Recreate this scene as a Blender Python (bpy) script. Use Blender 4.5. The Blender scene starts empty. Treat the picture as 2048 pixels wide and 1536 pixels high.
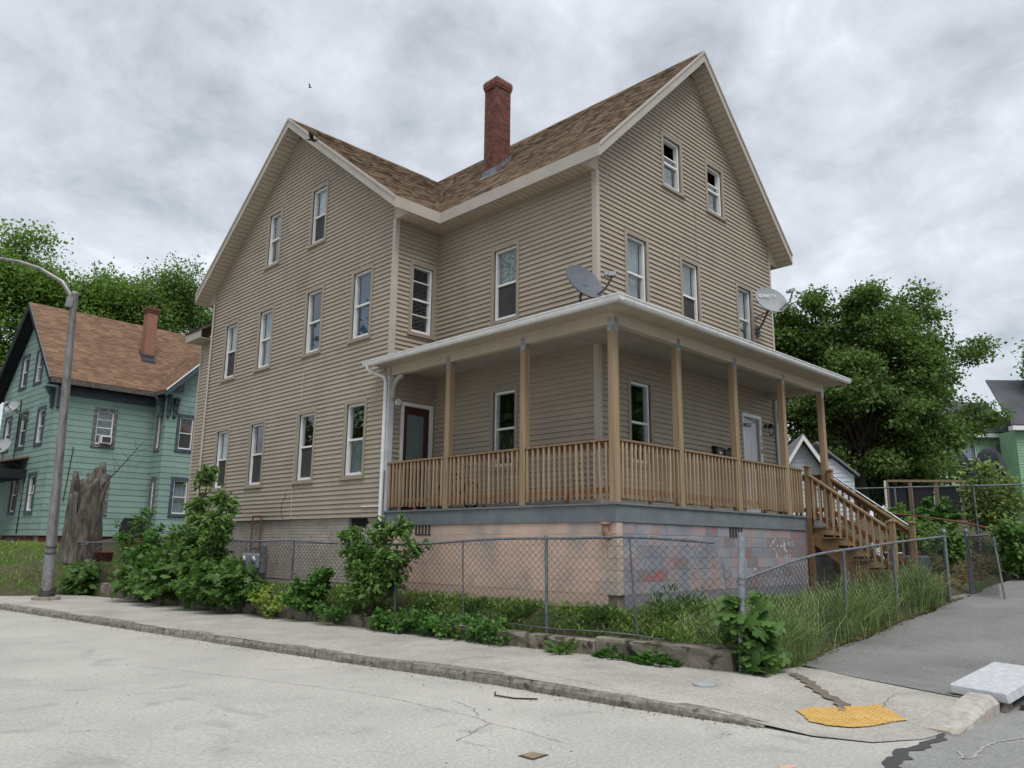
import bpy, bmesh, math, random
import numpy as np
from mathutils import Matrix, Vector
SC = bpy.context.scene
COL = SC.collection
rnd = random.Random(7)
rng = np.random.default_rng(7)

# ------------------------------------------------------------------ camera
cam_d = bpy.data.cameras.new('camera')
cam = bpy.data.objects.new('camera', cam_d)
COL.objects.link(cam)
cam_d.sensor_width = 36.0
cam_d.lens = 27.366
cam_d.clip_end = 2000
cam_d.clip_start = 0.05
CR = Vector((0.70498875, -0.70914075, 0.01050027))
CU = Vector((-0.15113134, -0.13574819, 0.97914848))
CF = Vector((0.69292869, 0.69187559, 0.20287433))
CPOS = Vector((-10.7709, -8.5725, 1.62))
m = Matrix((CR, CU, -CF)).transposed().to_4x4()
m.translation = CPOS
cam.matrix_world = m
SC.camera = cam

# ------------------------------------------------------------------ world and sun
SUN_EL, SUN_AZ = math.radians(60), math.radians(208)   # azimuth clockwise from +Y
w = bpy.data.worlds.new('World')
SC.world = w
w.use_nodes = True
nt = w.node_tree
nt.nodes.clear()
N = nt.nodes.new
L = nt.links.new
out = N('ShaderNodeOutputWorld')
sky = N('ShaderNodeTexSky')
sky.sky_type = 'NISHITA'
sky.sun_disc = False
sky.sun_elevation = SUN_EL
sky.sun_rotation = SUN_AZ
bg1 = N('ShaderNodeBackground'); bg1.inputs[1].default_value = 0.08
L(sky.outputs[0], bg1.inputs[0])
tc = N('ShaderNodeTexCoord')
sep = N('ShaderNodeSeparateXYZ'); L(tc.outputs['Generated'], sep.inputs[0])
def wmath(op, a, b=None, c=None):
    n = N('ShaderNodeMath'); n.operation = op
    for i, v in enumerate((a, b, c)):
        if v is None: continue
        if isinstance(v, (int, float)): n.inputs[i].default_value = v
        else: L(v, n.inputs[i])
    return n.outputs[0]
zc = wmath('MAXIMUM', sep.outputs[2], 0.0)
dv = wmath('ADD', zc, 0.42)
cx_ = wmath('DIVIDE', sep.outputs[0], dv)
cy_ = wmath('DIVIDE', sep.outputs[1], dv)
comb = N('ShaderNodeCombineXYZ'); L(cx_, comb.inputs[0]); L(cy_, comb.inputs[1])
def wnoise(scale, det, rough, dist=0.0, off=0.0):
    n = N('ShaderNodeTexNoise')
    n.inputs['Scale'].default_value = scale
    n.inputs['Detail'].default_value = det
    n.inputs['Roughness'].default_value = rough
    n.inputs['Distortion'].default_value = dist
    mp = N('ShaderNodeMapping'); mp.inputs['Location'].default_value = (off, off * .7, 0)
    L(comb.outputs[0], mp.inputs[0]); L(mp.outputs[0], n.inputs['Vector'])
    return n.outputs[0]
n1 = wnoise(1.9, 3, .5, .4, 3.1)
n2 = wnoise(6.6, 7, .6, .25, 9.4)
nm = wmath('ADD', wmath('MULTIPLY', n1, .42), wmath('MULTIPLY', n2, .58))
ramp = N('ShaderNodeValToRGB')
cr = ramp.color_ramp
cr.elements[0].position = .33; cr.elements[0].color = (.37, .405, .455, 1)
cr.elements[1].position = .64; cr.elements[1].color = (.78, .82, .885, 1)
e = cr.elements.new(.47); e.color = (.545, .585, .645, 1)
e = cr.elements.new(.55); e.color = (.635, .675, .735, 1)
L(nm, ramp.inputs[0])
bg2 = N('ShaderNodeBackground'); bg2.inputs[1].default_value = 0.655
L(ramp.outputs[0], bg2.inputs[0])
mx = N('ShaderNodeMixShader'); mx.inputs[0].default_value = .95
L(bg1.outputs[0], mx.inputs[1]); L(bg2.outputs[0], mx.inputs[2]); L(mx.outputs[0], out.inputs[0])

sun_d = bpy.data.lights.new('sun', 'SUN')
sun_d.energy = 1.5
sun_d.angle = math.radians(32)
sun_d.color = (1.0, .98, .95)
sun = bpy.data.objects.new('sun', sun_d)
COL.objects.link(sun)
sdir = Vector((math.sin(SUN_AZ) * math.cos(SUN_EL), math.cos(SUN_AZ) * math.cos(SUN_EL), math.sin(SUN_EL)))
sun.rotation_euler = (-sdir).to_track_quat('-Z', 'Y').to_euler()
sun.location = (0, 0, 40)

SC.view_settings.view_transform = 'Standard'
SC.view_settings.look = 'None'
SC.view_settings.exposure = 0.92
SC.view_settings.gamma = 1.0
SC.view_settings.use_curve_mapping = False
SC.render.engine = 'CYCLES'
SC.cycles.use_denoising = True
SC.cycles.max_bounces = 6
SC.cycles.diffuse_bounces = 2
SC.cycles.glossy_bounces = 3
SC.cycles.transparent_max_bounces = 12
SC.cycles.transmission_bounces = 3
SC.cycles.caustics_reflective = False
SC.cycles.caustics_refractive = False

# ------------------------------------------------------------------ helpers
def srgb(r, g, b):
    def c(v):
        v /= 255.0
        return v / 12.92 if v <= .04045 else ((v + .055) / 1.055) ** 2.4
    return (c(r), c(g), c(b))

MATS = {}
def mat(name, col, col2=None, rough=.8, scale=3.0, detail=5, contrast=(.35, .65), metal=0.0, bump=0.0, bscale=60.0,
        rand=0.0, spec=.35, stretch=None, col3=None, scale3=12.0, lim3=(.6, .7), island=0.0, bstretch=None, world=False):
    """Principled material, colour mixed by object-space noise, optional third patchy colour, per-object and per-island variation."""
    if name in MATS: return MATS[name]
    M = bpy.data.materials.new(name); MATS[name] = M
    M.use_nodes = True
    t = M.node_tree; nd = t.nodes; ln = t.links.new
    b = nd['Principled BSDF']
    b.inputs['Roughness'].default_value = rough
    b.inputs['Metallic'].default_value = metal
    b.inputs['Specular IOR Level'].default_value = spec
    tcn = nd.new('ShaderNodeTexCoord')
    src_v = nd.new('ShaderNodeNewGeometry').outputs['Position'] if world else tcn.outputs['Object']
    def vec(st):
        if not st: return src_v
        mp = nd.new('ShaderNodeMapping'); mp.inputs['Scale'].default_value = st
        ln(src_v, mp.inputs[0]); return mp.outputs[0]
    def noise(sc, det, st=None, ro=.55):
        n = nd.new('ShaderNodeTexNoise')
        n.inputs['Scale'].default_value = sc; n.inputs['Detail'].default_value = det; n.inputs['Roughness'].default_value = ro
        ln(vec(st), n.inputs['Vector']); return n.outputs[0]
    def mapr(src, lo, hi, a=0.0, c=1.0):
        r = nd.new('ShaderNodeMapRange'); r.inputs[1].default_value = lo; r.inputs[2].default_value = hi
        r.inputs[3].default_value = a; r.inputs[4].default_value = c
        ln(src, r.inputs[0]); return r.outputs[0]
    def mix(f, a, c, op='MIX'):
        x = nd.new('ShaderNodeMix'); x.data_type = 'RGBA'; x.blend_type = op
        if isinstance(f, float): x.inputs[0].default_value = f
        else: ln(f, x.inputs[0])
        for i, v in ((6, a), (7, c)):
            if isinstance(v, tuple): x.inputs[i].default_value = (*v[:3], 1)
            else: ln(v, x.inputs[i])
        return x.outputs[2]
    c = (*col, 1)
    if col2: c = mix(mapr(noise(scale, detail, stretch), *contrast), tuple(col), tuple(col2))
    if col3: c = mix(mapr(noise(scale3, 4, stretch), *lim3), c if not isinstance(c, tuple) else tuple(col), tuple(col3))
    if rand or island:
        if rand:
            o = nd.new('ShaderNodeObjectInfo'); src = o.outputs['Random']; amt = rand
        else:
            o = nd.new('ShaderNodeNewGeometry'); src = o.outputs['Random Per Island']; amt = island
        v = mapr(src, 0, 1, 1 - amt, 1 + amt)
        cc = nd.new('ShaderNodeCombineColor')
        for i in range(3): ln(v, cc.inputs[i])
        c = mix(1.0, c if not isinstance(c, tuple) else tuple(col), cc.outputs[0], 'MULTIPLY')
    if isinstance(c, tuple): b.inputs['Base Color'].default_value = c
    else: ln(c, b.inputs['Base Color'])
    if bump:
        bp = nd.new('ShaderNodeBump'); bp.inputs['Strength'].default_value = bump; bp.inputs['Distance'].default_value = .02
        ln(noise(bscale, 6, bstretch, .65), bp.inputs['Height']); ln(bp.outputs[0], b.inputs['Normal'])
    return M

def leafmat(name, c1, c2, trans=.35, nscale=.6):
    if name in MATS: return MATS[name]
    M = bpy.data.materials.new(name); MATS[name] = M
    M.use_nodes = True
    t = M.node_tree; nd = t.nodes; ln = t.links.new
    nd.clear()
    o = nd.new('ShaderNodeOutputMaterial')
    g = nd.new('ShaderNodeNewGeometry')
    r = nd.new('ShaderNodeMix'); r.data_type = 'RGBA'
    r.inputs[6].default_value = (*c1, 1); r.inputs[7].default_value = (*c2, 1)
    ln(g.outputs['Random Per Island'], r.inputs[0])
    d = nd.new('ShaderNodeBsdfPrincipled'); d.inputs['Roughness'].default_value = .5; d.inputs['Specular IOR Level'].default_value = .3
    tr = nd.new('ShaderNodeBsdfTranslucent')
    ln(r.outputs[2], d.inputs['Base Color'])
    hs = nd.new('ShaderNodeHueSaturation'); hs.inputs['Saturation'].default_value = 1.1; hs.inputs['Value'].default_value = 1.25
    ln(r.outputs[2], hs.inputs['Color']); ln(hs.outputs[0], tr.inputs[0])
    ms = nd.new('ShaderNodeMixShader'); ms.inputs[0].default_value = trans
    ln(d.outputs[0], ms.inputs[1]); ln(tr.outputs[0], ms.inputs[2]); ln(ms.outputs[0], o.inputs[0])
    return M

def glassmat(name, tint=(.9, .95, .95), base=.045):
    """Thin window glass: clear pane, mirror reflection growing with angle."""
    if name in MATS: return MATS[name]
    M = bpy.data.materials.new(name); MATS[name] = M
    M.use_nodes = True
    t = M.node_tree; nd = t.nodes; ln = t.links.new
    nd.clear()
    o = nd.new('ShaderNodeOutputMaterial')
    lw = nd.new('ShaderNodeLayerWeight'); lw.inputs[0].default_value = .5
    fr = nd.new('ShaderNodeMath'); fr.operation = 'POWER'; fr.inputs[1].default_value = 4.0; ln(lw.outputs['Facing'], fr.inputs[0])
    tr = nd.new('ShaderNodeBsdfTransparent'); tr.inputs[0].default_value = (*tint, 1)
    gl = nd.new('ShaderNodeBsdfGlossy'); gl.inputs['Roughness'].default_value = .02; gl.inputs[0].default_value = (1, 1, 1, 1)
    ad = nd.new('ShaderNodeMath'); ad.operation = 'MULTIPLY_ADD'; ad.inputs[1].default_value = .95; ad.inputs[2].default_value = base
    ln(fr.outputs[0], ad.inputs[0])
    ms = nd.new('ShaderNodeMixShader')
    ln(ad.outputs[0], ms.inputs[0]); ln(tr.outputs[0], ms.inputs[1]); ln(gl.outputs[0], ms.inputs[2]); ln(ms.outputs[0], o.inputs[0])
    return M

WM = {}
def wm(o): return WM.get(o.name, Matrix.Identity(4))
def setpar(o, parent, world=None):
    WM[o.name] = world if world is not None else Matrix.Identity(4)
    if parent is not None:
        o.parent = parent
        o.matrix_parent_inverse = wm(parent).inverted()

def props(o, label=None, cat=None, group=None, kind=None):
    if label: o['label'] = label
    if cat: o['category'] = cat
    if group: o['group'] = group
    if kind: o['kind'] = kind
    return o

def thing(name, label, cat, loc=(0, 0, 0), group=None):
    o = bpy.data.objects.new(name, None); COL.objects.link(o)
    o.empty_display_size = .2
    o.location = loc
    setpar(o, None, Matrix.Translation(loc))
    return props(o, label, cat, group)

def inst(name, mesh, parent, loc, rotz=0.0, scale=None, mtx=None):
    """Object sharing a mesh, placed in world space under a parent."""
    o = bpy.data.objects.new(name, mesh); COL.objects.link(o)
    if mtx is None:
        mtx = Matrix.Translation(loc) @ Matrix.Rotation(rotz, 4, 'Z')
        if scale: mtx = mtx @ Matrix.Diagonal((*scale, 1))
    o.matrix_basis = mtx
    setpar(o, parent, mtx)
    return o

class MB:
    """Collects shapes, then links them as one mesh object."""
    def __init__(s): s.v = []; s.f = []; s.smooth = []
    def add(s, vs, fs, smooth=False):
        k = len(s.v); s.v += [tuple(p) for p in vs]
        s.f += [tuple(i + k for i in f) for f in fs]; s.smooth += [smooth] * len(fs)
        return s
    def hexa(s, p):   # p: bottom 4 ccw, top 4 ccw
        return s.add(p, [(3, 2, 1, 0), (4, 5, 6, 7), (0, 1, 5, 4), (1, 2, 6, 5), (2, 3, 7, 6), (3, 0, 4, 7)])
    def box(s, x0, x1, y0, y1, z0, z1):
        return s.hexa([(x0, y0, z0), (x1, y0, z0), (x1, y1, z0), (x0, y1, z0), (x0, y0, z1), (x1, y0, z1), (x1, y1, z1), (x0, y1, z1)])
    def obox(s, o, ax, ay, az):  # corner + three edge vectors
        o, ax, ay, az = Vector(o), Vector(ax), Vector(ay), Vector(az)
        return s.hexa([o, o + ax, o + ax + ay, o + ay, o + az, o + ax + az, o + ax + ay + az, o + ay + az])
    def bar(s, a, b, wd, ht, up=(0, 0, 1)):   # rectangular bar between two points, centred
        a, b = Vector(a), Vector(b); d = (b - a).normalized(); u = Vector(up)
        sd = d.cross(u)
        if sd.length < 1e-4: sd = d.cross(Vector((1, 0, 0)))
        sd.normalize(); u = sd.cross(d).normalized()
        return s.obox(a - sd * wd / 2 - u * ht / 2, b - a, sd * wd, u * ht)
    def prism(s, poly, ext):
        n = len(poly); e_ = Vector(ext)
        vs = [Vector(p) for p in poly] + [Vector(p) + e_ for p in poly]
        fs = [tuple(range(n - 1, -1, -1)), tuple(range(n, 2 * n))] + [(i, (i + 1) % n, n + (i + 1) % n, n + i) for i in range(n)]
        return s.add(vs, fs)
    def tube(s, pts, r, n=8, cap=True, smooth=True):
        pts = [Vector(p) for p in pts]; k = len(pts)
        rs = r if isinstance(r, (list, tuple)) else [r] * k
        vs, fs = [], []
        ref = None
        for i in range(k):
            d = (pts[min(i + 1, k - 1)] - pts[max(i - 1, 0)])
            if d.length < 1e-9: d = Vector((0, 0, 1))
            d.normalize()
            if ref is None:
                ref = d.cross(Vector((0, 0, 1)))
                if ref.length < .05: ref = d.cross(Vector((0, 1, 0)))
            ref = (ref - d * ref.dot(d)).normalized(); bn = d.cross(ref)
            for j in range(n):
                a = 2 * math.pi * j / n
                vs.append(pts[i] + (ref * math.cos(a) + bn * math.sin(a)) * rs[i])
        for i in range(k - 1):
            for j in range(n):
                fs.append((i * n + j, i * n + (j + 1) % n, (i + 1) * n + (j + 1) % n, (i + 1) * n + j))
        s.add(vs, fs, smooth)
        if cap:
            s.add(vs[:n], [tuple(range(n - 1, -1, -1))]); s.add(vs[-n:], [tuple(range(n))])
        return s
    def lathe(s, prof, c, n=16, axis=(0, 0, 1), sx=1.0):   # prof: (radius, height)
        ax = Vector(axis).normalized(); q = ax.to_track_quat('Z', 'Y').to_matrix(); c = Vector(c)
        vs, fs = [], []
        for r_, h in prof:
            for j in range(n):
                a = 2 * math.pi * j / n
                vs.append(c + q @ Vector((r_ * math.cos(a) * sx, r_ * math.sin(a), h)))
        for i in range(len(prof) - 1):
            for j in range(n):
                fs.append((i * n + j, i * n + (j + 1) % n, (i + 1) * n + (j + 1) % n, (i + 1) * n + j))
        return s.add(vs, fs, True)
    def mesh(s, name, material):
        me = bpy.data.meshes.new(name)
        me.from_pydata(s.v, [], s.f); me.materials.append(material)
        me.polygons.foreach_set('use_smooth', s.smooth)
        me.update(); return me
    def build(s, name, material, parent=None, label=None, cat=None, group=None, kind=None, bevel=0.0):
        base = None
        if parent is None and s.v:
            a = np.array(s.v); base = ((a[:, 0].min() + a[:, 0].max()) / 2, (a[:, 1].min() + a[:, 1].max()) / 2, a[:, 2].min())
            s.v = [tuple(r) for r in (a - np.array(base))]
        me = s.mesh(name, material)
        if bevel:
            bm = bmesh.new(); bm.from_mesh(me)
            bmesh.ops.bevel(bm, geom=list(bm.edges), offset=bevel, segments=1, affect='EDGES', clamp_overlap=True)
            bm.to_mesh(me); bm.free()
        o = bpy.data.objects.new(name, me); COL.objects.link(o)
        if base is not None:
            o.location = base; setpar(o, None, Matrix.Translation(base))
        else: setpar(o, parent)
        return props(o, label, cat, group, kind)

def npmesh(name, V, Fc, material, parent=None, smooth=False, **kw):
    """Mesh from numpy arrays: V (n,3), Fc (m,k)."""
    V = np.asarray(V, dtype=np.float32); Fc = np.asarray(Fc, dtype=np.int32)
    base = None
    if parent is None:
        base = np.array([(V[:, 0].min() + V[:, 0].max()) / 2, (V[:, 1].min() + V[:, 1].max()) / 2, V[:, 2].min()], dtype=np.float32)
        V = V - base
    me = bpy.data.meshes.new(name)
    k = Fc.shape[1]
    me.vertices.add(len(V)); me.vertices.foreach_set('co', V.ravel())
    me.loops.add(Fc.size); me.loops.foreach_set('vertex_index', Fc.ravel())
    me.polygons.add(len(Fc)); me.polygons.foreach_set('loop_start', np.arange(len(Fc), dtype=np.int32) * k)
    if smooth: me.polygons.foreach_set('use_smooth', np.ones(len(Fc), dtype=bool))
    me.materials.append(material); me.update(calc_edges=True)
    o = bpy.data.objects.new(name, me); COL.objects.link(o)
    if base is not None:
        o.location = [float(q) for q in base]; setpar(o, None, Matrix.Translation([float(q) for q in base]))
    else: setpar(o, parent)
    return props(o, **kw)

def text(name, body, size, mtx, material, parent, extrude=.002):
    c = bpy.data.curves.new(name, 'FONT'); c.body = body; c.size = size; c.extrude = extrude
    c.align_x = 'CENTER'; c.align_y = 'CENTER'
    t = bpy.data.objects.new(name + '_tmp', c); COL.objects.link(t)
    dg = bpy.context.evaluated_depsgraph_get()
    me = bpy.data.meshes.new_from_object(t.evaluated_get(dg))
    bpy.data.objects.remove(t); bpy.data.curves.remove(c)
    me.materials.clear(); me.materials.append(material)
    return inst(name, me, parent, None, mtx=mtx)

def frame(o, x, y, z):
    mm = Matrix((Vector(x).normalized(), Vector(y).normalized(), Vector(z).normalized())).transposed().to_4x4()
    mm.translation = o
    return mm

# ------------------------------------------------------------------ materials of the setting
def groundmat(name, c1, c2, speck, scale=.5, crack=False, stain=None, bump=.25):
    M = bpy.data.materials.new(name); MATS[name] = M
    M.use_nodes = True
    t = M.node_tree; nd = t.nodes; ln = t.links.new
    b = nd['Principled BSDF']; b.inputs['Roughness'].default_value = .9; b.inputs['Specular IOR Level'].default_value = .2
    g = nd.new('ShaderNodeNewGeometry')
    def noise(sc, det=6, ro=.6, dist=0.0):
        n = nd.new('ShaderNodeTexNoise'); n.inputs['Scale'].default_value = sc; n.inputs['Detail'].default_value = det
        n.inputs['Roughness'].default_value = ro; n.inputs['Distortion'].default_value = dist
        ln(g.outputs['Position'], n.inputs['Vector']); return n.outputs[0]
    def mapr(src, lo, hi, a=0.0, c=1.0):
        r = nd.new('ShaderNodeMapRange'); r.inputs[1].default_value = lo; r.inputs[2].default_value = hi
        r.inputs[3].default_value = a; r.inputs[4].default_value = c; ln(src, r.inputs[0]); return r.outputs[0]
    def mix(f, a, c, op='MIX'):
        x = nd.new('ShaderNodeMix'); x.data_type = 'RGBA'; x.blend_type = op
        if isinstance(f, float): x.inputs[0].default_value = f
        else: ln(f, x.inputs[0])
        for i, v in ((6, a), (7, c)):
            if isinstance(v, tuple): x.inputs[i].default_value = (*v[:3], 1)
            else: ln(v, x.inputs[i])
        return x.outputs[2]
    c = mix(mapr(noise(scale, 6), .35, .65), c1, c2)
    fine = noise(26, 5, .85)
    cg = nd.new('ShaderNodeCombineColor'); fv = mapr(fine, .28, .72, .62, 1.38)
    for i_ in range(3): ln(fv, cg.inputs[i_])
    c = mix(1.0, c, cg.outputs[0], 'MULTIPLY')
    v = nd.new('ShaderNodeTexVoronoi'); v.inputs['Scale'].default_value = 42
    ln(g.outputs['Position'], v.inputs['Vector'])
    c = mix(mapr(v.outputs['Distance'], .0, .16, .6, 0.0), c, tuple(x * .45 for x in c1))
    if stain: c = mix(mapr(noise(1.3, 5, .6, .8), .58, .72, 0, .6), c, stain)
    if crack:
        vc = nd.new('ShaderNodeTexVoronoi'); vc.feature = 'DISTANCE_TO_EDGE'; vc.inputs['Scale'].default_value = .28
        dn = nd.new('ShaderNodeTexNoise'); dn.inputs['Scale'].default_value = 2.2; dn.inputs['Detail'].default_value = 6; dn.inputs['Roughness'].default_value = .65
        ln(g.outputs['Position'], dn.inputs['Vector'])
        va = nd.new('ShaderNodeVectorMath'); va.operation = 'MULTIPLY_ADD'; va.inputs[1].default_value = (.9, .9, .9)
        ln(dn.outputs['Color'], va.inputs[0]); ln(g.outputs['Position'], va.inputs[2]); ln(va.outputs[0], vc.inputs['Vector'])
        gate = mapr(noise(.35, 2), .5, .56)
        ck = mapr(vc.outputs['Distance'], .0012, .0042, 1, 0)
        mm_ = nd.new('ShaderNodeMath'); mm_.operation = 'MULTIPLY'; ln(ck, mm_.inputs[0]); ln(gate, mm_.inputs[1])
        c = mix(mm_.outputs[0], c, tuple(x * .22 for x in c1))
    ln(c, b.inputs['Base Color'])
    bp = nd.new('ShaderNodeBump'); bp.inputs['Strength'].default_value = bump; bp.inputs['Distance'].default_value = .01
    ln(noise(120, 3, .7), bp.inputs['Height']); ln(bp.outputs[0], b.inputs['Normal'])
    return M
M_road = groundmat('old_pale_asphalt', srgb(178, 175, 168), srgb(162, 160, 154), srgb(150, 148, 144), .55, False, srgb(136, 134, 129))
M_side = groundmat('grey_asphalt', srgb(142, 142, 140), srgb(128, 128, 126), srgb(128, 128, 126), .8, False, srgb(112, 112, 110))
M_walk = groundmat('pale_asphalt_walk', srgb(170, 166, 158), srgb(150, 147, 140), srgb(150, 148, 143), .9, False, srgb(130, 127, 120))
M_dark = groundmat('dark_asphalt_walk', srgb(128, 128, 126), srgb(112, 112, 110), srgb(125, 125, 124), .7, False, srgb(100, 100, 98))
M_soil = mat('soil', srgb(84, 76, 58), srgb(60, 58, 42), rough=.95, scale=2.5, bump=.8, bscale=14, col3=srgb(58, 70, 34), scale3=1.4, lim3=(.45, .6))
M_turf = mat('turf', srgb(66, 86, 34), srgb(48, 62, 26), rough=.95, scale=1.7, bump=.8, bscale=25, col3=srgb(84, 74, 50), scale3=2.2, lim3=(.58, .68))
M_granite = mat('granite', srgb(142, 137, 128), srgb(106, 102, 95), rough=.85, scale=14, bump=.7, bscale=26, rand=.1, col3=srgb(80, 76, 70), scale3=7, lim3=(.58, .7))
M_granite_pale = mat('pale_granite', srgb(176, 172, 164), srgb(150, 145, 137), rough=.8, scale=9, bump=.35, bscale=40, col3=srgb(176, 140, 104), scale3=4, lim3=(.62, .72))
M_conc = mat('old_concrete', srgb(138, 131, 119), srgb(108, 101, 91), rough=.92, scale=4, bump=.8, bscale=22, rand=.08, col3=srgb(58, 54, 42), scale3=3.2, lim3=(.52, .62))
M_tar = mat('tar_seal', srgb(62, 62, 62), srgb(74, 74, 73), rough=.6, scale=20, bump=.3)

# ------------------------------------------------------------------ heights
def zr(x): return .13 + .077 * max(0.0, x + .5)          # right-hand walk rises away
def sstep(a, b, t):
    t = min(1.0, max(0.0, (t - a) / (b - a))); return t * t * (3 - 2 * t)
def xwall(y): return -1.78 - .065 * (y + 3.45)             # front face of the retaining wall
def xfence(y): return -1.65 - .063 * (y + 3.46)
def hb(x, y): return .42 + .74 * sstep(12.5, 18.2, y + .5 * (x + 2.7)) + .36 * sstep(18, 29, y) + .02 * max(0, y - 29)
def H(x, y):
    xf = xfence(y) - .03
    if x < xf:                                              # street side
        if y > 16.2 and x > -5.4 - .05 * (y - 16):
            return .12 + (hb(x, y) - .12) * sstep(-5.6 - .05 * (y - 16), -2.9, x) * sstep(16, 18.5, y)
        return -.15
    if x > -1.7 and y < -3.62: return -.15 if y > -40 else .2
    z = .36 + .32 * sstep(0, 1, (x - xf) / (-1.3 - xf)) if x < -1.3 else .68
    if y < -1.2 and x > -1.8:                               # front yard
        a = zr(x) + .12 * sstep(-3.6, -3.3, y)
        z = a + (max(.68, a + .05) - a) * sstep(-3.5, -1.35, y)
        if x < -1.2: z = min(z, .36 + .32 * sstep(-1.7, -1.2, x) * sstep(-3.5, -1.3, y))
    if x > 7.6:                                             # bank beyond the stairs
        hi_ = float(np.interp(x, [7.6, 9, 10.5, 12, 16, 22, 45], [.76, 1.0, 1.45, 2.05, 2.5, 2.8, 3.0])); lo_ = min(zr(x) + .1, hi_)
        b = lo_ + (hi_ - lo_) * sstep(-3.5, -1.2, y)
        z = z + (b - z) * sstep(7.4, 8.6, x)
    if y > 12.5:                                            # rises to the neighbour
        z = z + (hb(x, y) - z) * sstep(12.5, 14.5, y)
        if y > 16.2: z = .12 + (z - .12) * (1 + (sstep(-5.6 - .05 * (y - 16), -2.9, x) * sstep(16, 18.5, y) - 1) * sstep(16.2, 18.5, y))
    return z

def lines(segs):
    r = []
    for a, b, st in segs:
        n = max(1, round((b - a) / st)); r += [a + (b - a) * i / n for i in range(n)]
    return r + [segs[-1][1]]
gx = lines([(-400, -60, 60), (-60, -8, 6), (-8, 13, .25), (13, 60, 3), (60, 400, 60)])
gy = lines([(-400, -40, 60), (-40, -6, 6), (-6, 22, .25), (22, 60, 2), (60, 400, 60)])
V = [(x, y, H(x, y) + (.03 * math.sin(x * 3.1 + y * 1.7) + .02 * math.sin(x * 7.3 - y * 5.1) if H(x, y) > .3 else 0)) for y in gy for x in gx]
nx = len(gx)
Fc = [(j * nx + i, j * nx + i + 1, (j + 1) * nx + i + 1, (j + 1) * nx + i) for j in range(len(gy) - 1) for i in range(nx - 1)]
g_o = npmesh('ground', V, Fc, M_soil, None, True, kind='structure')

# ------------------------------------------------------------------ roads
def sheet(name, rows, material, kind='structure'):
    """Grid sheet from rows of points, each row the same length."""
    k = len(rows[0]); V = [p for r in rows for p in r]
    Fc = [(j * k + i, j * k + i + 1, (j + 1) * k + i + 1, (j + 1) * k + i) for j in range(len(rows) - 1) for i in range(k - 1)]
    return npmesh(name, V, Fc, material, None, True, kind=kind)
def poly_at(pl, n_per):
    r = []
    for (a, b), n in zip(zip(pl[:-1], pl[1:]), n_per):
        for i in range(n): r.append(tuple(a[c] + (b[c] - a[c]) * i / n for c in range(len(a))))
    return r + [pl[-1]]
road = sheet('road', [[(x, y, 0.0) for x in (-120, -40, -14, -3.0)] for y in (-200, -30, -9, 0, 20, 90, 260)], M_road)
# kerb line, outer edge: x, y, kerb top height
K = [(-19, 120, .12), (-10.2, 45, .12), (-6.05, 16.6, .12), (-5.66, 13.2, .12), (-4.57, 3.08, .125), (-3.99, -1.65, .125), (-3.87, -3.5, .12), (-3.75, -4.35, .085),
     (-3.70, -4.85, .03), (-3.72, -5.3, .012), (-3.55, -5.75, .012), (-3.1, -6.0, .012), (-2.75, -6.05, .012)]
side_rows = []
for x in lines([(-6.0, -1.5, .5), (-1.5, 30, 1.5), (30, 200, 20)]):
    zz = max(0.0, .077 * (x + .5)) + .004
    y0 = -6.06 if x > -3 else (-6.04 - .02 * math.sin(x * 9) - max(0, -4.2 - x) * .55)
    side_rows.append([(x, yy, zz) for yy in (-40, -20, -12, y0 - .4, y0 + (.35 if x > -2.7 else 0.0))])
side = sheet('side_street', side_rows, M_side)
# tar seam between the two pavements
pts = [(-2.7, -6.05, .03), (-3.0, -6.09, .05), (-3.35, -6.07, .06), (-3.7, -6.02, .075), (-4.0, -6.08, .085), (-4.4, -6.16, .08), (-4.9, -6.4, .07), (-5.6, -6.8, .06)]
V = []; Fc = []
fine = poly_at(pts, [12] * (len(pts) - 1))
for i, (x, y, wd) in enumerate(fine):
    j = .4 * wd * math.sin(i * .41) + .2 * wd * math.sin(i * .97 + 1) + .06 * wd * rnd.uniform(-1, 1)
    V += [(x, y - wd + j, .009), (x, y + wd * .6 + j * .6, .009)]
    if i: Fc.append((2 * i - 2, 2 * i - 1, 2 * i + 1, 2 * i))
props(npmesh('tar_seam', V, Fc, M_tar), kind='structure')

# ------------------------------------------------------------------ pavement of the left street
inner = [(-15, 120, .14), (-7.6, 45, .14), (-3.6, 17.5, .14), (xwall(13.2), 13.2, .14), (xwall(3.08), 3.08, .14), (xwall(-1.65), -1.65, .14), (-1.66, -3.5, .14), (-1.15, -3.72, .13),
         (-.62, -3.75, .12), (-.7, -4.6, .12), (-1.0, -5.1, .12), (-1.2, -5.5, .12), (-1.35, -5.95, .12)]
per = [6, 8, 5, 16, 10, 5, 4, 3, 3, 3, 3, 3]
A_ = poly_at(K, per); B_ = poly_at(inner, per)
rows = []
for a, b in zip(A_, B_):
    r = []
    for i in range(13):
        f = i / 12.0
        fz = sstep(0, .75 if a[2] < .1 else .1, f)
        r.append((a[0] + (b[0] - a[0]) * f, a[1] + (b[1] - a[1]) * f, (a[2] - .004) + (b[2] - a[2]) * fz + .006 * math.sin(a[1] * 2.1 + f * 5)))
    rows.append(r)
pav = sheet('pavement', rows, M_walk)
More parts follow.
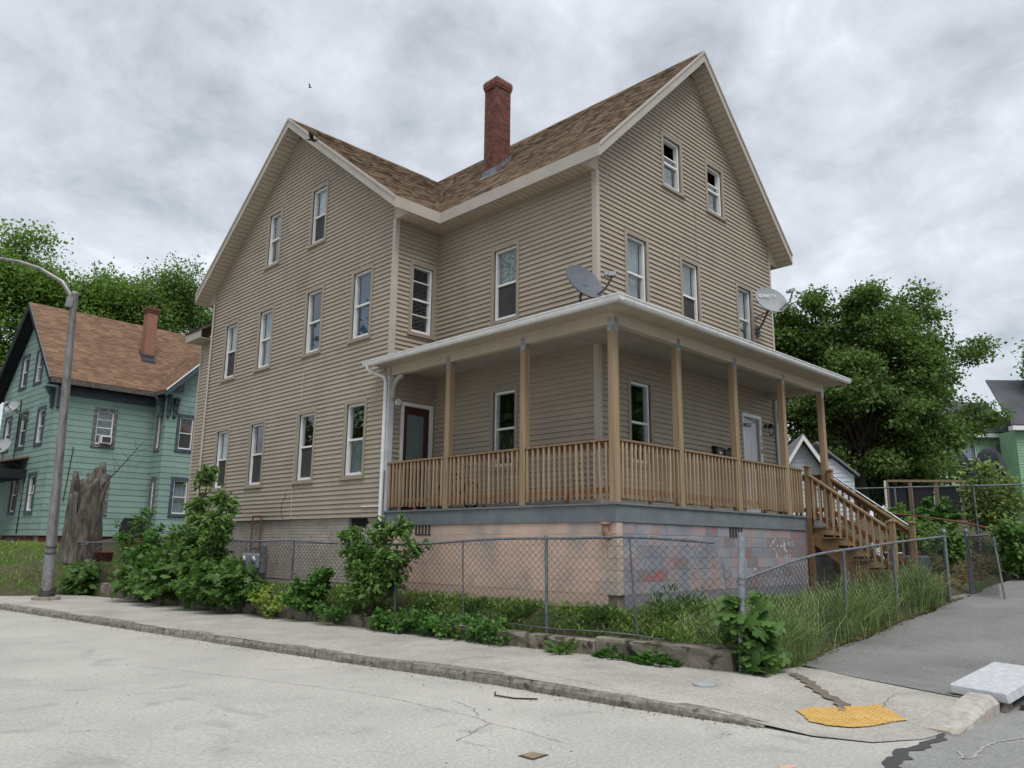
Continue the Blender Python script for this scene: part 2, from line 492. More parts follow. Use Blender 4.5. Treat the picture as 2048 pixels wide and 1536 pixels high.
# dark asphalt walk along the right street
rows = []
for x in lines([(-1.35, 12, .45), (12, 60, 4)]):
    z0 = zr(x) - .006
    ya = -3.66 + .05 * math.sin(x * 2.3) + .03 * math.sin(x * 6.1)
    k0 = 0.0
    if x < -.62: ya = -3.8 - (-.62 - x) * 2.7
    rows.append([(x, yy, z0 - .004 * abs(math.sin(x * 1.3 + yy))) for yy in (-6.05, -5.4, -4.7, -4.1, min(ya, -3.63) if x >= -.62 else max(ya, -5.9))])
for r in rows:
    ye = r[-1][1]
    for i in range(4):
        r[i] = (r[i][0], -6.05 + (ye + 6.05) * i / 4, r[i][2])
walk2 = sheet('asphalt_walk', rows, M_dark)

# ------------------------------------------------------------------ kerb stones
kerb = thing('kerb', 'line of rough granite kerb stones beside the pale road', 'kerb', (-4.6, 3, 0))
kp = [q for q in poly_at(K[2:9], [40] * 6) if q[1] < 13.7]
cum = [0.0]
for a, b in zip(kp[:-1], kp[1:]): cum.append(cum[-1] + math.hypot(b[0] - a[0], b[1] - a[1]))
def kat(s):
    s = min(max(s, 0), cum[-1] - 1e-6)
    i = max(j for j in range(len(cum) - 1) if cum[j] <= s); f = (s - cum[i]) / (cum[i + 1] - cum[i])
    return [kp[i][c] + (kp[i + 1][c] - kp[i][c]) * f for c in range(3)]
s0 = 0.0
while s0 < cum[-1] - .4:
    ln_ = min(rnd.uniform(1.7, 2.7), cum[-1] - s0); s1 = s0 + ln_
    if cum[-1] - s1 < .5: s1 = cum[-1]
    n = 10; mbk = MB(); vs = []; fs = []
    off = rnd.uniform(-.012, .012); dz = rnd.uniform(-.008, .006)
    for i in range(n + 1):
        a = kat(s0 + .012 + (s1 - s0 - .024) * i / n); b = kat(min(s0 + .1 + (s1 - s0) * i / n, cum[-1]))
        t = Vector((b[0] - a[0], b[1] - a[1], 0))
        if t.length < 1e-4: t = Vector((0, -1, 0))
        t.normalize(); nn = Vector((t.y, -t.x, 0))           # towards the road
        if nn.x > 0: nn = -nn
        j = lambda k: rnd.uniform(-k, k)
        c = Vector((a[0], a[1], 0)) + nn * off
        zt = a[2] + dz + .004
        for du, zz in ((.02 + j(.012), -.06), (.022 + j(.014), zt * .5), (.006 + j(.008), zt - .016), (-.012, zt + j(.003)), (-.13 + j(.006), zt + .002 + j(.003)), (-.14, -.06)):
            q = c + nn * du; vs.append((q.x, q.y, zz))
    for i in range(n):
        for k in range(5): fs.append((i * 6 + k, i * 6 + k + 1, (i + 1) * 6 + k + 1, (i + 1) * 6 + k))
    fs += [tuple(range(5, -1, -1)), tuple(n * 6 + k for k in range(6))]
    mbk.add(vs, fs); mbk.build('kerb_stone', M_granite, kerb)
    s0 = s1
# right-hand kerb: ramped end stone, drain throat slab, kerb stones going away
b_ = MB(); n = 8; vs = []; fs = []
for i in range(n + 1):
    f = i / n; x = -2.72 + 1.36 * f; zt = .03 + .15 * sstep(0, 1, f) ** .8; j = lambda k: rnd.uniform(-k, k)
    for dy, zz in ((-.04 + j(.01), -.05), (-.035 + j(.012), zt * .6), (.0 + j(.008), zt - .02), (.03, zt), (.21 + j(.006), zt + .004), (.22, -.05)):
        vs.append((x, -6.14 + dy, zz))
for i in range(n):
    for k in range(5): fs.append((i * 6 + k, i * 6 + k + 1, (i + 1) * 6 + k + 1, (i + 1) * 6 + k))
fs += [tuple(range(5, -1, -1)), tuple(n * 6 + k for k in range(6))]
b_.add(vs, fs).build('ramp_kerb_stone', M_granite_pale, None, 'pale granite kerb stone sloping up beside the storm drain slab', 'kerb stone')
dr = thing('storm_drain', 'storm drain with thick white granite slab over its dark mouth', 'drain', (-.6, -6.1, 0))
mb = MB(); mb.hexa([(-1.32, -6.27, .10), (.32, -6.33, .18), (.34, -5.74, .2), (-1.3, -5.72, .14), (-1.32, -6.25, .205), (.32, -6.3, .285), (.34, -5.74, .31), (-1.3, -5.72, .235)])
mb.build('slab', mat('white_granite', srgb(190, 192, 194), srgb(168, 170, 173), rough=.75, scale=12, bump=.3, bscale=50), dr, bevel=.012)
mb = MB(); mb.box(-1.3, -1.02, -6.22, -5.8, -.1, .12).box(.06, .3, -6.22, -5.8, -.1, .19).box(-1.02, .06, -5.9, -5.78, -.1, .17)
mb.build('throat_wall', M_granite, dr)
mb = MB(); mb.box(-1.02, .06, -6.2, -5.9, -.08, .012); mb.build('mouth_floor', mat('drain_black', (.006, .006, .006)), dr)
mb = MB()
for i in range(6): mb.box(-1.0 + i * .17, -.9 + i * .17, -6.75, -6.32, .045, .065)
mb.box(-1.05, .08, -6.78, -6.74, .03, .068).box(-1.05, .08, -6.33, -6.29, .03, .068); mb.build('grate', mat('rust_iron', srgb(86, 66, 52), srgb(58, 50, 44), rough=.7, scale=20, bump=.4), dr)
kr = thing('side_kerb', 'line of granite kerb stones along the grey side street', 'kerb', (6, -6.1, .3))
x = .36
while x < 30:
    x1 = x + rnd.uniform(1.6, 2.4); j = rnd.uniform(-.01, .01)
    MB().hexa([(x + .01, -6.2 + j, zr(x) - .3), (x1 - .01, -6.2 + j, zr(x1) - .3), (x1 - .01, -6.03 + j, zr(x1) - .3), (x + .01, -6.03 + j, zr(x) - .3),
               (x + .01, -6.18 + j, zr(x) + .012), (x1 - .01, -6.18 + j, zr(x1) + .012), (x1 - .01, -6.03 + j, zr(x1) + .012), (x + .01, -6.03 + j, zr(x) + .012)]).build('kerb_stone', M_granite, kr)
    x = x1
# yellow tactile pad with raised domes
yc = [(-2.96, -4.8), (-2.756, -4.873), (-2.3, -5.36), (-2.508, -5.574), (-2.654, -5.722), (-2.985, -5.6), (-3.215, -5.47), (-3.3, -5.26), (-3.28, -5.08)]
yc2 = poly_at(yc + [yc[0]], [3] * len(yc))[:-1]
yc2 = [(a + rnd.uniform(-.012, .012), b + rnd.uniform(-.012, .012)) for a, b in yc2]
def pavz(x, y):
    best = None
    for r in rows_pav:
        for p in r:
            d = (p[0] - x) ** 2 + (p[1] - y) ** 2
            if best is None or d < best[0]: best = (d, p[2])
    return best[1]
rows_pav = [[(v.co.x + pav.location.x, v.co.y + pav.location.y, v.co.z + pav.location.z) for v in pav.data.vertices if v.co.y + pav.location.y < -3]]
pad = thing('tactile_pad', 'yellow tactile paving pad with broken edge on the corner', 'tactile pad', (-3.1, -5.4, .04))
M_yel = mat('tactile_yellow', srgb(196, 160, 92), srgb(180, 146, 82), rough=.75, scale=8, bump=.2, col3=srgb(150, 128, 88), scale3=7, lim3=(.64, .74))
pc = (-2.85, -5.25)
PV = np.array(rows_pav[0])
def pavz(x, y):
    d = (PV[:, 0] - x) ** 2 + (PV[:, 1] - y) ** 2; k = np.argsort(d)[:4]; w_ = 1 / (d[k] + 1e-4)
    return float((PV[k, 2] * w_).sum() / w_.sum())
pz = lambda x, y: pavz(x, y) + .012
from math import cos, sin
def inside(x, y, P):
    c = False; n = len(P)
    for i in range(n):
        (x1, y1), (x2, y2) = P[i], P[(i + 1) % n]
        if (y1 > y) != (y2 > y) and x < (x2 - x1) * (y - y1) / (y2 - y1) + x1: c = not c
    return c
gv_ = {}; V = []; Fc = []
def vid(i, k):
    if (i, k) not in gv_:
        x, y = pc[0] + .02 * i, pc[1] + .02 * k; gv_[(i, k)] = len(V); V.append((x, y, pz(x, y)))
    return gv_[(i, k)]
for i in range(-40, 41):
    for k in range(-40, 41):
        if inside(pc[0] + .02 * i + .01, pc[1] + .02 * k + .01, yc2): Fc.append((vid(i, k), vid(i + 1, k), vid(i + 1, k + 1), vid(i, k + 1)))
npmesh('panel', V, Fc, M_yel, pad, True)
mb = MB()
for i in range(-20, 21):
    for k in range(-20, 21):
        a, b = .062 * i, .062 * k
        x, y = pc[0] + .77 * a - .64 * b, pc[1] + -.64 * a - .77 * b
        if inside(x, y, [(pc[0] + (q[0] - pc[0]) * .93, pc[1] + (q[1] - pc[1]) * .93) for q in yc]): mb.lathe([(.017, 0), (.014, .008), (.005, .011), (.0, .011)], (x, y, pz(x, y) - .001), 6)
props(mb.build('dome', M_yel, pad), kind='stuff')
# worn brown strip and cracks as thin sealed lines on the corner
def ribbon(name, pts, wd, z, material, jit=.3, n=12, **kw):
    V = []; Fc = []
    f = poly_at([(*p, 0) for p in pts], [n] * (len(pts) - 1))
    for i, (x, y, _) in enumerate(f):
        a = f[max(0, i - 1)]; b = f[min(len(f) - 1, i + 1)]; t = Vector((b[0] - a[0], b[1] - a[1])).normalized()
        jx = jit * wd * (math.sin(i * .83 + x * 3) + .7 * math.sin(i * 2.1 + y * 5) + rnd.uniform(-.3, .3)); ww = wd * (.8 + .25 * math.sin(i * 1.3 + y * 4) + rnd.uniform(-.12, .12))
        zz = z(x, y) if callable(z) else z
        V += [(x - t.y * (ww / 2 + jx), y + t.x * (ww / 2 + jx), zz), (x + t.y * (ww / 2 - jx), y - t.x * (ww / 2 - jx), zz)]
        if i: Fc.append((2 * i - 2, 2 * i - 1, 2 * i + 1, 2 * i))
    return npmesh(name, V, Fc, material, None, **kw)
zp = lambda x, y: pavz(x, y) + .012
M_crack = mat('crack_dirt', srgb(58, 52, 44), srgb(44, 46, 32), scale=20)
ribbon('worn_strip', [(-1.25, -3.95), (-1.55, -4.25), (-2.0, -4.6), (-2.45, -5.05), (-2.72, -5.2)], .16, zp, mat('worn_gravel', srgb(122, 112, 99), srgb(100, 92, 82), scale=25, bump=.6), .05, kind='structure')
for i, (p, z_) in enumerate([([(-3.62, -1.7), (-3.7, -2.3), (-3.72, -2.8), (-3.8, -3.05), (-3.82, -3.5)], zp), ([(-2.5, -5.45), (-2.1, -5.35), (-1.7, -5.3), (-1.2, -5.5)], zp), ([(-2.7, -5.7), (-2.75, -5.9), (-2.72, -6.03)], zp),
        ([(-5.9, .6), (-5.5, -.8), (-5.38, -1.56), (-5.4, -2.2), (-5.36, -2.75), (-5.46, -3.05), (-5.42, -3.4), (-5.5, -3.95)], .006), ([(-5.0, -2.0), (-5.1, -2.4), (-5.3, -2.7)], .006), ([(-5.46, -3.02), (-6.1, -3.3), (-6.05, -3.6)], .006),
        ([(-6.6, 2.6), (-6.2, 1.6), (-5.9, .6)], .006)]):
    ribbon('pavement_crack', p, .006, z_, M_crack, 1.6, kind='structure')
# chalk-white curved mark on the side street
ribbon('painted_mark', [(-3.3, -6.34), (-3.55, -6.45), (-3.46, -6.49), (-3.02, -6.45), (-2.75, -6.47), (-2.3, -6.62)], .03, .009, mat('faded_white_paint', srgb(165, 165, 163), srgb(138, 138, 137), scale=25), .15, kind='structure')


# ================================================================== the tan house
p, q, D, DL, WF = 1.236, 1.304, 4.591, 13.583, 6.934
DZ = 2.276
M_siding = mat('tan_vinyl', srgb(160, 149, 133), srgb(153, 142, 127), rough=.55, scale=1.3, rand=.025, bump=.12, bscale=30, bstretch=(1, 1, 8), col3=srgb(140, 130, 116), scale3=.9, lim3=(.55, .8))
M_trim = mat('pale_tan_trim', srgb(178, 170, 158), srgb(168, 160, 149), rough=.5, scale=3, bump=.05)
M_fascia = mat('fascia_tan', srgb(168, 161, 151), srgb(158, 151, 142), rough=.5, scale=2, bump=.04)
M_casing = mat('casing_tan', srgb(148, 138, 123), srgb(140, 130, 116), rough=.5, scale=4)
M_soffit = mat('soffit_tan', srgb(180, 168, 150), srgb(170, 159, 142), rough=.55, scale=2)
M_vinyl = mat('white_vinyl', srgb(224, 224, 223), srgb(212, 212, 211), rough=.45, scale=5)
M_glass = glassmat('window_glass')
M_room = mat('room_wall', srgb(92, 86, 78), rough=.9)
M_blind = mat('white_blind', srgb(205, 208, 210), srgb(186, 190, 194), rough=.7, scale=3)
M_curt = mat('grey_curtain', srgb(150, 150, 152), srgb(120, 121, 126), rough=.9, scale=4, stretch=(9, 9, .7))
M_blue = mat('blue_curtain', srgb(72, 92, 128), srgb(40, 54, 86), rough=.9, scale=4, stretch=(9, 9, .7))
M_screen = mat('insect_screen', srgb(62, 61, 62), srgb(54, 53, 55), rough=.75, scale=3)
M_lace = mat('lace_curtain', srgb(150, 152, 150), srgb(66, 70, 68), rough=.9, scale=14, contrast=(.45, .55))
M_greycurt = mat('pale_net', srgb(168, 170, 172), srgb(140, 143, 147), rough=.9, scale=3, stretch=(7, 7, .6))
M_dark = mat('dark_shade', srgb(40, 40, 42), rough=.9)

house = thing('house', 'tall tan vinyl-sided house with two gables and brick chimney on the corner', 'house', (2.8, 6, .9))

class Face:
    def __init__(s, o, u, n): s.o, s.u, s.n = Vector((*o, 0)), Vector((*u, 0)), Vector((*n, 0))
    def P(s, a, z, d=0.0): return s.o + s.u * a + s.n * d + Vector((0, 0, z))
fF = Face((0, 0), (1, 0), (0, -1)); fS = Face((0, 0), (0, 1), (-1, 0))
fW = Face((-p, D), (1, 0), (0, -1)); fG = Face((-p, D), (0, 1), (-1, 0))

def cut(lo, hi, holes):
    sp = [(lo, hi)]
    for a, b in holes:
        sp = [r for s_, e_ in sp for r in ((s_, min(e_, a)), (max(s_, b), e_)) if r[1] - r[0] > .012]
    return sp
def slab(mb, fc, a0, a1, b0, b1, z0, z1, d0, d1, dt=None):
    """box on a wall: bottom span a0..a1, top span b0..b1, depth d0 (back) to d1 (front, dt at the top)."""
    dt = d1 if dt is None else dt
    P = fc.P
    mb.hexa([P(a0, z0, d1), P(a1, z0, d1), P(a1, z0, d0), P(a0, z0, d0), P(b0, z1, dt), P(b1, z1, dt), P(b1, z1, d0), P(b0, z1, d0)])
def wall(fc, lo, hi, z0, z1, openings, root, mat_in=None, board=M_siding, expo=.1016, lip=.03, thick=.12, name='wall', piece='clapboard', stag=None, clip=True):
    """sheathing with true openings + one object for each course of boards. lo, hi: functions of height."""
    inset = .085
    zb = sorted({z0, z1} | {z for o in openings for z in (o[2] + inset, o[3] - inset) if z0 < z < z1})
    zz = []
    for a, b in zip(zb[:-1], zb[1:]):
        n = max(1, int((b - a) / .35)); zz += [a + (b - a) * i / n for i in range(n)]
    zz.append(z1)
    mb = MB()
    for a, b in zip(zz[:-1], zz[1:]):
        m_ = (a + b) / 2
        hs = [(o[0] + inset, o[1] - inset) for o in openings if o[2] + inset < m_ < o[3] - inset]
        if hi(m_) - lo(m_) < .03: continue
        for s_, e_ in cut(lo(m_), hi(m_), hs):
            la, lb = (lo(a), lo(b)) if s_ == lo(m_) else (s_, s_)
            ha, hb = (hi(a), hi(b)) if e_ == hi(m_) else (e_, e_)
            slab(mb, fc, la, max(ha, la + .001), lb, max(hb, lb + .001), a, b, -thick, 0)
    w_ = mb.build(name, board, root)
    z = z0
    while z < z1 - .02:
        zt = min(z + expo, z1); m_ = (z + zt) / 2
        hs = [(o[0] + .03, o[1] - .03) for o in openings if o[2] + .03 < m_ < o[3] - .03]
        if hi(zt) - lo(zt) > .05:
            for s_, e_ in cut(lo(m_), hi(m_), hs):
                mb = MB()
                la, lb = (lo(z), lo(zt)) if s_ == lo(m_) else (s_, s_)
                ha, hb = (hi(z), hi(zt)) if e_ == hi(m_) else (e_, e_)
                slab(mb, fc, la, ha, lb, hb, z, zt, .0005, lip, .003)
                mb.build(piece, board, w_)
        z += expo
    return w_

def window(fc, a0, a1, z0, z1, root, up='clear', low='screen', bars=(), casing=M_casing, fm=M_vinyl, rec=.07, gap=None, cw=.085, back=None):
    """casing (part) > frame, sash rails, two panes, sill, blinds. up/low: what shows in each half."""
    if a0 > a1: a0, a1 = a1, a0
    mb = MB(); P = fc.P; d = .034; ih = .028
    slab(mb, fc, a0, a0 + cw, a0, a0 + cw, z0, z1, -.1, d); slab(mb, fc, a1 - cw, a1, a1 - cw, a1, z0, z1, -.1, d)
    slab(mb, fc, a0 + cw, a1 - cw, a0 + cw, a1 - cw, z1 - cw, z1, -.1, d); slab(mb, fc, a0 + cw, a1 - cw, a0 + cw, a1 - cw, z0, z0 + cw * .9, -.1, d)
    win = mb.build('window', casing, root)
    mb = MB(); slab(mb, fc, a0 - .02, a1 + .02, a0 - .02, a1 + .02, z0 - .012, z0 + .028, .003, .062); mb.build('sill', casing, win)
    i0, i1, j0, j1 = a0 + cw, a1 - cw, z0 + cw * .9, z1 - cw
    fw = .05; zm = (j0 + j1) / 2
    mb = MB()
    for (x0, x1, y0, y1) in ((i0, i0 + fw, j0, j1), (i1 - fw, i1, j0, j1), (i0 + fw, i1 - fw, j1 - fw, j1), (i0 + fw, i1 - fw, j0, j0 + fw * 1.3)):
        slab(mb, fc, x0, x1, x0, x1, y0, y1, -rec - .05, -rec + .05)
    mb.build('frame', fm, win)
    mb = MB(); slab(mb, fc, i0 + fw, i1 - fw, i0 + fw, i1 - fw, zm - .02, zm + .022, -rec - .03, -rec + .03)
    for b in bars: zz = j0 + (j1 - j0) * b; slab(mb, fc, i0 + fw, i1 - fw, i0 + fw, i1 - fw, zz - .011, zz + .011, -rec - .02, -rec + .035)
    mb.build('meeting_rail', fm, win)
    x0, x1 = i0 + fw, i1 - fw
    for half, ya, yb, dd in ((up, zm + .022, j1 - fw, -rec), (low, j0 + fw * 1.3, zm - .02, -rec - .02)):
        if half == 'open':
            mb = MB(); slab(mb, fc, x0, x1, x0, x1, ya, ya + .26 * (yb - ya), dd - .004, dd); mb.build('pane', M_glass, win)
            mb = MB(); slab(mb, fc, x0, x1, x0, x1, ya + .26 * (yb - ya), ya + .26 * (yb - ya) + .03, dd - .02, dd + .01); mb.build('sash_rail', fm, win)
            continue
        if half == 'screen':
            mb = MB(); slab(mb, fc, x0, x1, x0, x1, ya, yb, dd - .002, dd + .018); mb.build('insect_screen', M_screen, win)
            continue
        mb = MB(); slab(mb, fc, x0, x1, x0, x1, ya, yb, dd - .004, dd); mb.build('pane', M_glass, win)
        bm_ = {'blind': M_blind, 'curtain': M_curt, 'blue': M_blue, 'lace': M_lace, 'net': M_greycurt, 'shade': M_dark}.get(half if isinstance(half, str) else None)
        if bm_:
            mb = MB()
            if half == 'blind':
                n = int((yb - ya + .04) / .03)
                for k in range(n):
                    zz = ya - .02 + k * (yb - ya + .04) / n
                    slab(mb, fc, x0 - .02, x1 + .02, x0 - .02, x1 + .02, zz, zz + .027, dd - .085, dd - .07, dd - .079)
            else:
                n = 18; vs = []; fs = []
                for k in range(n + 1):
                    a = x0 - .02 + (x1 - x0 + .04) * k / n; de = dd - .1 + .022 * math.sin(k * 2.2) + .01 * math.sin(k * 5.1)
                    vs += [P(a, ya - .03, de), P(a, yb + .03, de)]
                    if k: fs.append((2 * k - 2, 2 * k, 2 * k + 1, 2 * k - 1))
                mb.add(vs, fs, True)
            mb.build('blind' if half == 'blind' else 'curtain', bm_, win)
    return win

# gable span functions (up to the underside of the roof)
gs1 = (12.69 - 8.88) / 3.877; gs2 = (12.69 - 8.87) / 4.96
F_lo = lambda z: max(0.0, (z - 8.66) / gs1 - .41); F_hi = lambda z: WF - F_lo(z)
yr = 9.03 - D; GL = DL - D
G_lo = lambda z: max(0.0, (z - 8.65) / gs2 + 4.07 - D); G_hi = lambda z: min(GL, 2 * yr - ((z - 8.65) / gs2 + 4.07 - D))
win_F = [(2.211, 3.027, 9.078, 10.37, 'open', 'curtain'), (3.974, 4.786, 9.078, 10.37, 'open', 'lace'),
         (.842, 1.651, 6.05, 7.716, 'net', 'net'), (2.779, 3.582, 6.05, 7.716, 'net', 'screen'), (5.138, 5.92, 6.05, 7.716, 'net', 'lace'),
         (.859, 1.67, 3.069, 4.776, 'clear', 'clear')]
door_F = (5.127, 5.998, DZ - .2, 4.61)
win_S = [(1.981, 2.813, 6.088, 7.79, 'lace', 'screen'), (1.99, 2.775, 3.06, 4.745, 'clear', 'shade')]
win_W = [(p - .832, p - .091, 6.088, 7.79, 'shade', 'shade')]
door_W = (p - .92, p - .056, DZ - .2, 4.585)
win_G = [(9.743 - D, 10.52 - D, 8.915, 10.531, 'clear', 'clear'), (7.466 - D, 8.266 - D, 8.915, 10.531, 'net', 'screen')]
for (a, b), u2, l2, u1, l1 in (((11.795, 12.646), 'net', 'screen', 'blind', 'screen'), ((9.80, 10.661), 'net', 'curtain', 'clear', 'screen'),
                              ((7.38, 8.233), 'clear', 'blue', 'clear', 'screen'), ((5.337, 6.198), 'blue', 'blue', 'clear', 'curtain')):
    win_G += [(a - D, b - D, 6.069, 7.795, u2, l2), (a - D, b - D, 2.985, 4.726, u1, l1)]
opn = lambda w_: [x[:4] for x in w_]
ZB = 2.165
wF = wall(fF, F_lo, F_hi, ZB, 12.28, opn(win_F) + [door_F], house)
wS = wall(fS, lambda z: 0, lambda z: D, ZB, 8.7, opn(win_S), house)
wW = wall(fW, lambda z: 0, lambda z: p, ZB, 8.66, opn(win_W) + [door_W], house)
wG = wall(fG, G_lo, G_hi, ZB, 12.3, opn(win_G), house)
for fc, ws in ((fF, win_F), (fS, win_S), (fW, win_W), (fG, win_G)):
    for a, b, c, d, u_, l_ in ws:
        window(fc, a, b, c, d, house, u_, l_, bars=(.27, .77) if fc is fW else ())
# closed back and right walls, floors and partitions inside
mb = MB(); mb.box(WF - .12, WF, 0.002, 13.4, .9, 8.9); mb.build('wall', M_siding, house)
mb = MB(); mb.box(-p, WF, 13.46, 13.58, .9, 8.9).box(-p + .002, WF - .13, 13.44, 13.46, 8.0, 9.2); mb.build('wall', M_siding, house)
mb = MB()
for zf in (DZ + .02, 5.3, 8.3): mb.box(.13, WF - .13, .13, 13.4, zf, zf + .12).box(-p + .13, .13, D + .13, 13.4, zf, zf + .12)
mb.build('floor', M_room, house)
mb = MB(); mb.box(2.0, 2.1, .2, 13.3, DZ, 10.9).box(.2, 6.8, 1.9, 2.0, DZ, 8.9).box(1.8, 5.2, 1.9, 2.0, 8.9, 10.5).box(-1, 2, 9.0, 9.1, DZ, 11.5).box(-1, 2, 6.75, 6.85, DZ, 10.5).box(-1, 2, 11.3, 11.4, DZ, 8.3); mb.build('partition', M_room, house)
# corner boards
def cboard(fc1, a1, d1, fc2, a2, d2, z0, z1, wd=.075):
    mb = MB()
    slab(mb, fc1, min(a1, a1 + wd * d1), max(a1, a1 + wd * d1), min(a1, a1 + wd * d1), max(a1, a1 + wd * d1), z0, z1, .0, .031)
    if fc2: slab(mb, fc2, min(a2 - .03 * d2, a2 + wd * d2), max(a2 - .03 * d2, a2 + wd * d2), min(a2 - .03 * d2, a2 + wd * d2), max(a2 - .03 * d2, a2 + wd * d2), z0, z1, .0, .033)
    mb.build('corner_board', M_trim, house)
cboard(fS, 0, 1, fF, 0, 1, ZB - .01, 8.65)
cboard(fG, 0, 1, fW, 0, 1, ZB - .01, 8.65)
cboard(fG, GL, -1, None, 0, 0, ZB - .01, 8.63)
cboard(fF, WF, -1, None, 0, 0, ZB - .01, 8.66)
mb = MB(); mb.box(-.045, -.003, D - .04, D - .003, ZB, 8.66); mb.build('inner_corner_strip', M_casing, house)

# ------------------------------------------------------------------ roof
def shinglemat(name, cols):
    M = bpy.data.materials.new(name); MATS[name] = M; M.use_nodes = True
    t = M.node_tree; nd = t.nodes; ln = t.links.new; b = nd['Principled BSDF']; b.inputs['Roughness'].default_value = .95; b.inputs['Specular IOR Level'].default_value = .15
    g = nd.new('ShaderNodeNewGeometry'); r = nd.new('ShaderNodeValToRGB'); r.color_ramp.interpolation = 'CONSTANT'
    for i, c in enumerate(cols):
        el = r.color_ramp.elements[i] if i < 2 else r.color_ramp.elements.new(.5)
        el.position = i / len(cols); el.color = (*c, 1)
    ln(g.outputs['Random Per Island'], r.inputs[0])
    n = nd.new('ShaderNodeTexNoise'); n.inputs['Scale'].default_value = 60; n.inputs['Detail'].default_value = 4; n.inputs['Roughness'].default_value = .75
    n2 = nd.new('ShaderNodeTexNoise'); n2.inputs['Scale'].default_value = 1.1; n2.inputs['Detail'].default_value = 4
    ln(g.outputs['Position'], n.inputs['Vector']); ln(g.outputs['Position'], n2.inputs['Vector'])
    ad = nd.new('ShaderNodeMath'); ad.operation = 'ADD'; ln(n.outputs[0], ad.inputs[0]); ln(n2.outputs[0], ad.inputs[1])
    mr = nd.new('ShaderNodeMapRange'); mr.inputs[1].default_value = .5; mr.inputs[2].default_value = 1.5; mr.inputs[3].default_value = .62; mr.inputs[4].default_value = 1.38; ln(ad.outputs[0], mr.inputs[0])
    mxn = nd.new('ShaderNodeMix'); mxn.data_type = 'RGBA'; mxn.blend_type = 'MULTIPLY'; mxn.inputs[0].default_value = 1
    cc = nd.new('ShaderNodeCombineColor')
    for i in range(3): ln(mr.outputs[0], cc.inputs[i])
    ln(r.outputs[0], mxn.inputs[6]); ln(cc.outputs[0], mxn.inputs[7]); ln(mxn.outputs[2], b.inputs['Base Color'])
    return M
M_shingle = shinglemat('brown_shingle', [srgb(124, 106, 88), srgb(110, 93, 76), srgb(92, 77, 63), srgb(118, 100, 82), srgb(100, 84, 69), srgb(80, 68, 57), srgb(114, 98, 81)])
def shingles(root, o, u, v, Ls, rng_, expo=.143, wmin=.1, wmax=.26, material=None, th=.011, name='shingle_course'):
    """laminated shingles laid in courses: tabs of uneven width, each with its own thickness."""
    o, u, v = Vector(o), Vector(u), Vector(v); n = u.cross(v).normalized()
    if n.z < 0: n = -n
    mb = MB(); k = 0; d = 0.0
    while d < Ls - .01:
        d1 = min(d + expo + .02, Ls)
        a, b = rng_(d + expo * .5)
        x = a
        while x < b - .01:
            x1 = min(x + rnd.uniform(wmin, wmax), b)
            h = th * rnd.choice((.55, .9, 1.25))
            P = lambda s_, t_, w_: o + u * s_ + v * t_ + n * w_
            mb.add([P(x, d, 0), P(x1, d, 0), P(x1, d1, 0), P(x, d1, 0), P(x, d, h + .004), P(x1, d, h + .004), P(x1, d1, .002), P(x, d1, .002)],
                   [(4, 5, 6, 7), (0, 1, 5, 4), (1, 2, 6, 5), (3, 0, 4, 7)])
            x = x1
        d += expo; k += 1
    return props(mb.build(name, material or M_shingle, root), kind='stuff')
roof = MB()
th_ = .07
def roof_slab(mb, quad, drop=.075):
    mb.prism([Vector(c) + Vector((0, 0, -drop - .012)) for c in quad], (0, 0, drop))
RX = 3.467
roof_slab(roof, [(-.4, -.385, 8.89), (RX, -.385, 12.69), (RX, 13.6, 12.69), (-.4, 13.6, 8.89)])
roof_slab(roof, [(RX + .001, -.385, 12.69), (7.334, -.385, 8.89), (7.334, 13.6, 8.89), (RX + .001, 13.6, 12.69)])
roof_slab(roof, [(-1.62, 4.08, 8.878), (RX, 4.08, 8.878), (RX, 9.03, 12.69), (-1.62, 9.03, 12.69)])
roof_slab(roof, [(-1.62, 9.031, 12.69), (RX, 9.031, 12.69), (RX, 13.98, 8.878), (-1.62, 13.98, 8.878)])
M_deck = mat('roof_deck', srgb(96, 84, 70), rough=.9)
roof_o = roof.build('roof', M_deck, house)
l1 = math.hypot(3.877, 3.81); l2 = math.hypot(4.96, 3.82)
shingles(roof_o, (-.42, -.41, 8.872), (0, 1, 0), (3.877 / l1, 0, 3.81 / l1), l1, lambda v_: (0, 4.47 + (v_ * 3.877 / l1) / .784 + .02))
shingles(roof_o, (-1.645, 4.06, 8.862), (1, 0, 0), (0, 4.96 / l2, 3.82 / l2), l2, lambda v_: (0, 1.235 + .784 * (v_ * 4.96 / l2) + .0))
shingles(roof_o, (7.355, -.41, 8.872), (0, 1, 0), (-3.877 / l1, 0, 3.81 / l1), l1, lambda v_: (0, 13.9))
shingles(roof_o, (-1.645, 14.0, 8.862), (1, 0, 0), (0, -4.96 / l2, 3.82 / l2), l2, lambda v_: (0, 1.235 + .784 * (v_ * 4.96 / l2)))
mb = MB()
for i in range(24):
    y0 = -.41 + i * .3; mb.prism([(RX - .14, y0, 12.57), (RX, y0, 12.715), (RX + .14, y0, 12.57), (RX + .14, y0, 12.555), (RX, y0, 12.7), (RX - .14, y0, 12.555)], (0, .295, 0))
for i in range(16):
    x0 = -1.645 + i * .3; mb.prism([(x0, 9.03 - .15, 12.59), (x0, 9.03, 12.715), (x0, 9.03 + .15, 12.59), (x0, 9.03 + .15, 12.575), (x0, 9.03, 12.7), (x0, 9.03 - .15, 12.575)], (.295, 0, 0))
props(mb.build('ridge_cap', M_shingle, roof_o), kind='stuff')
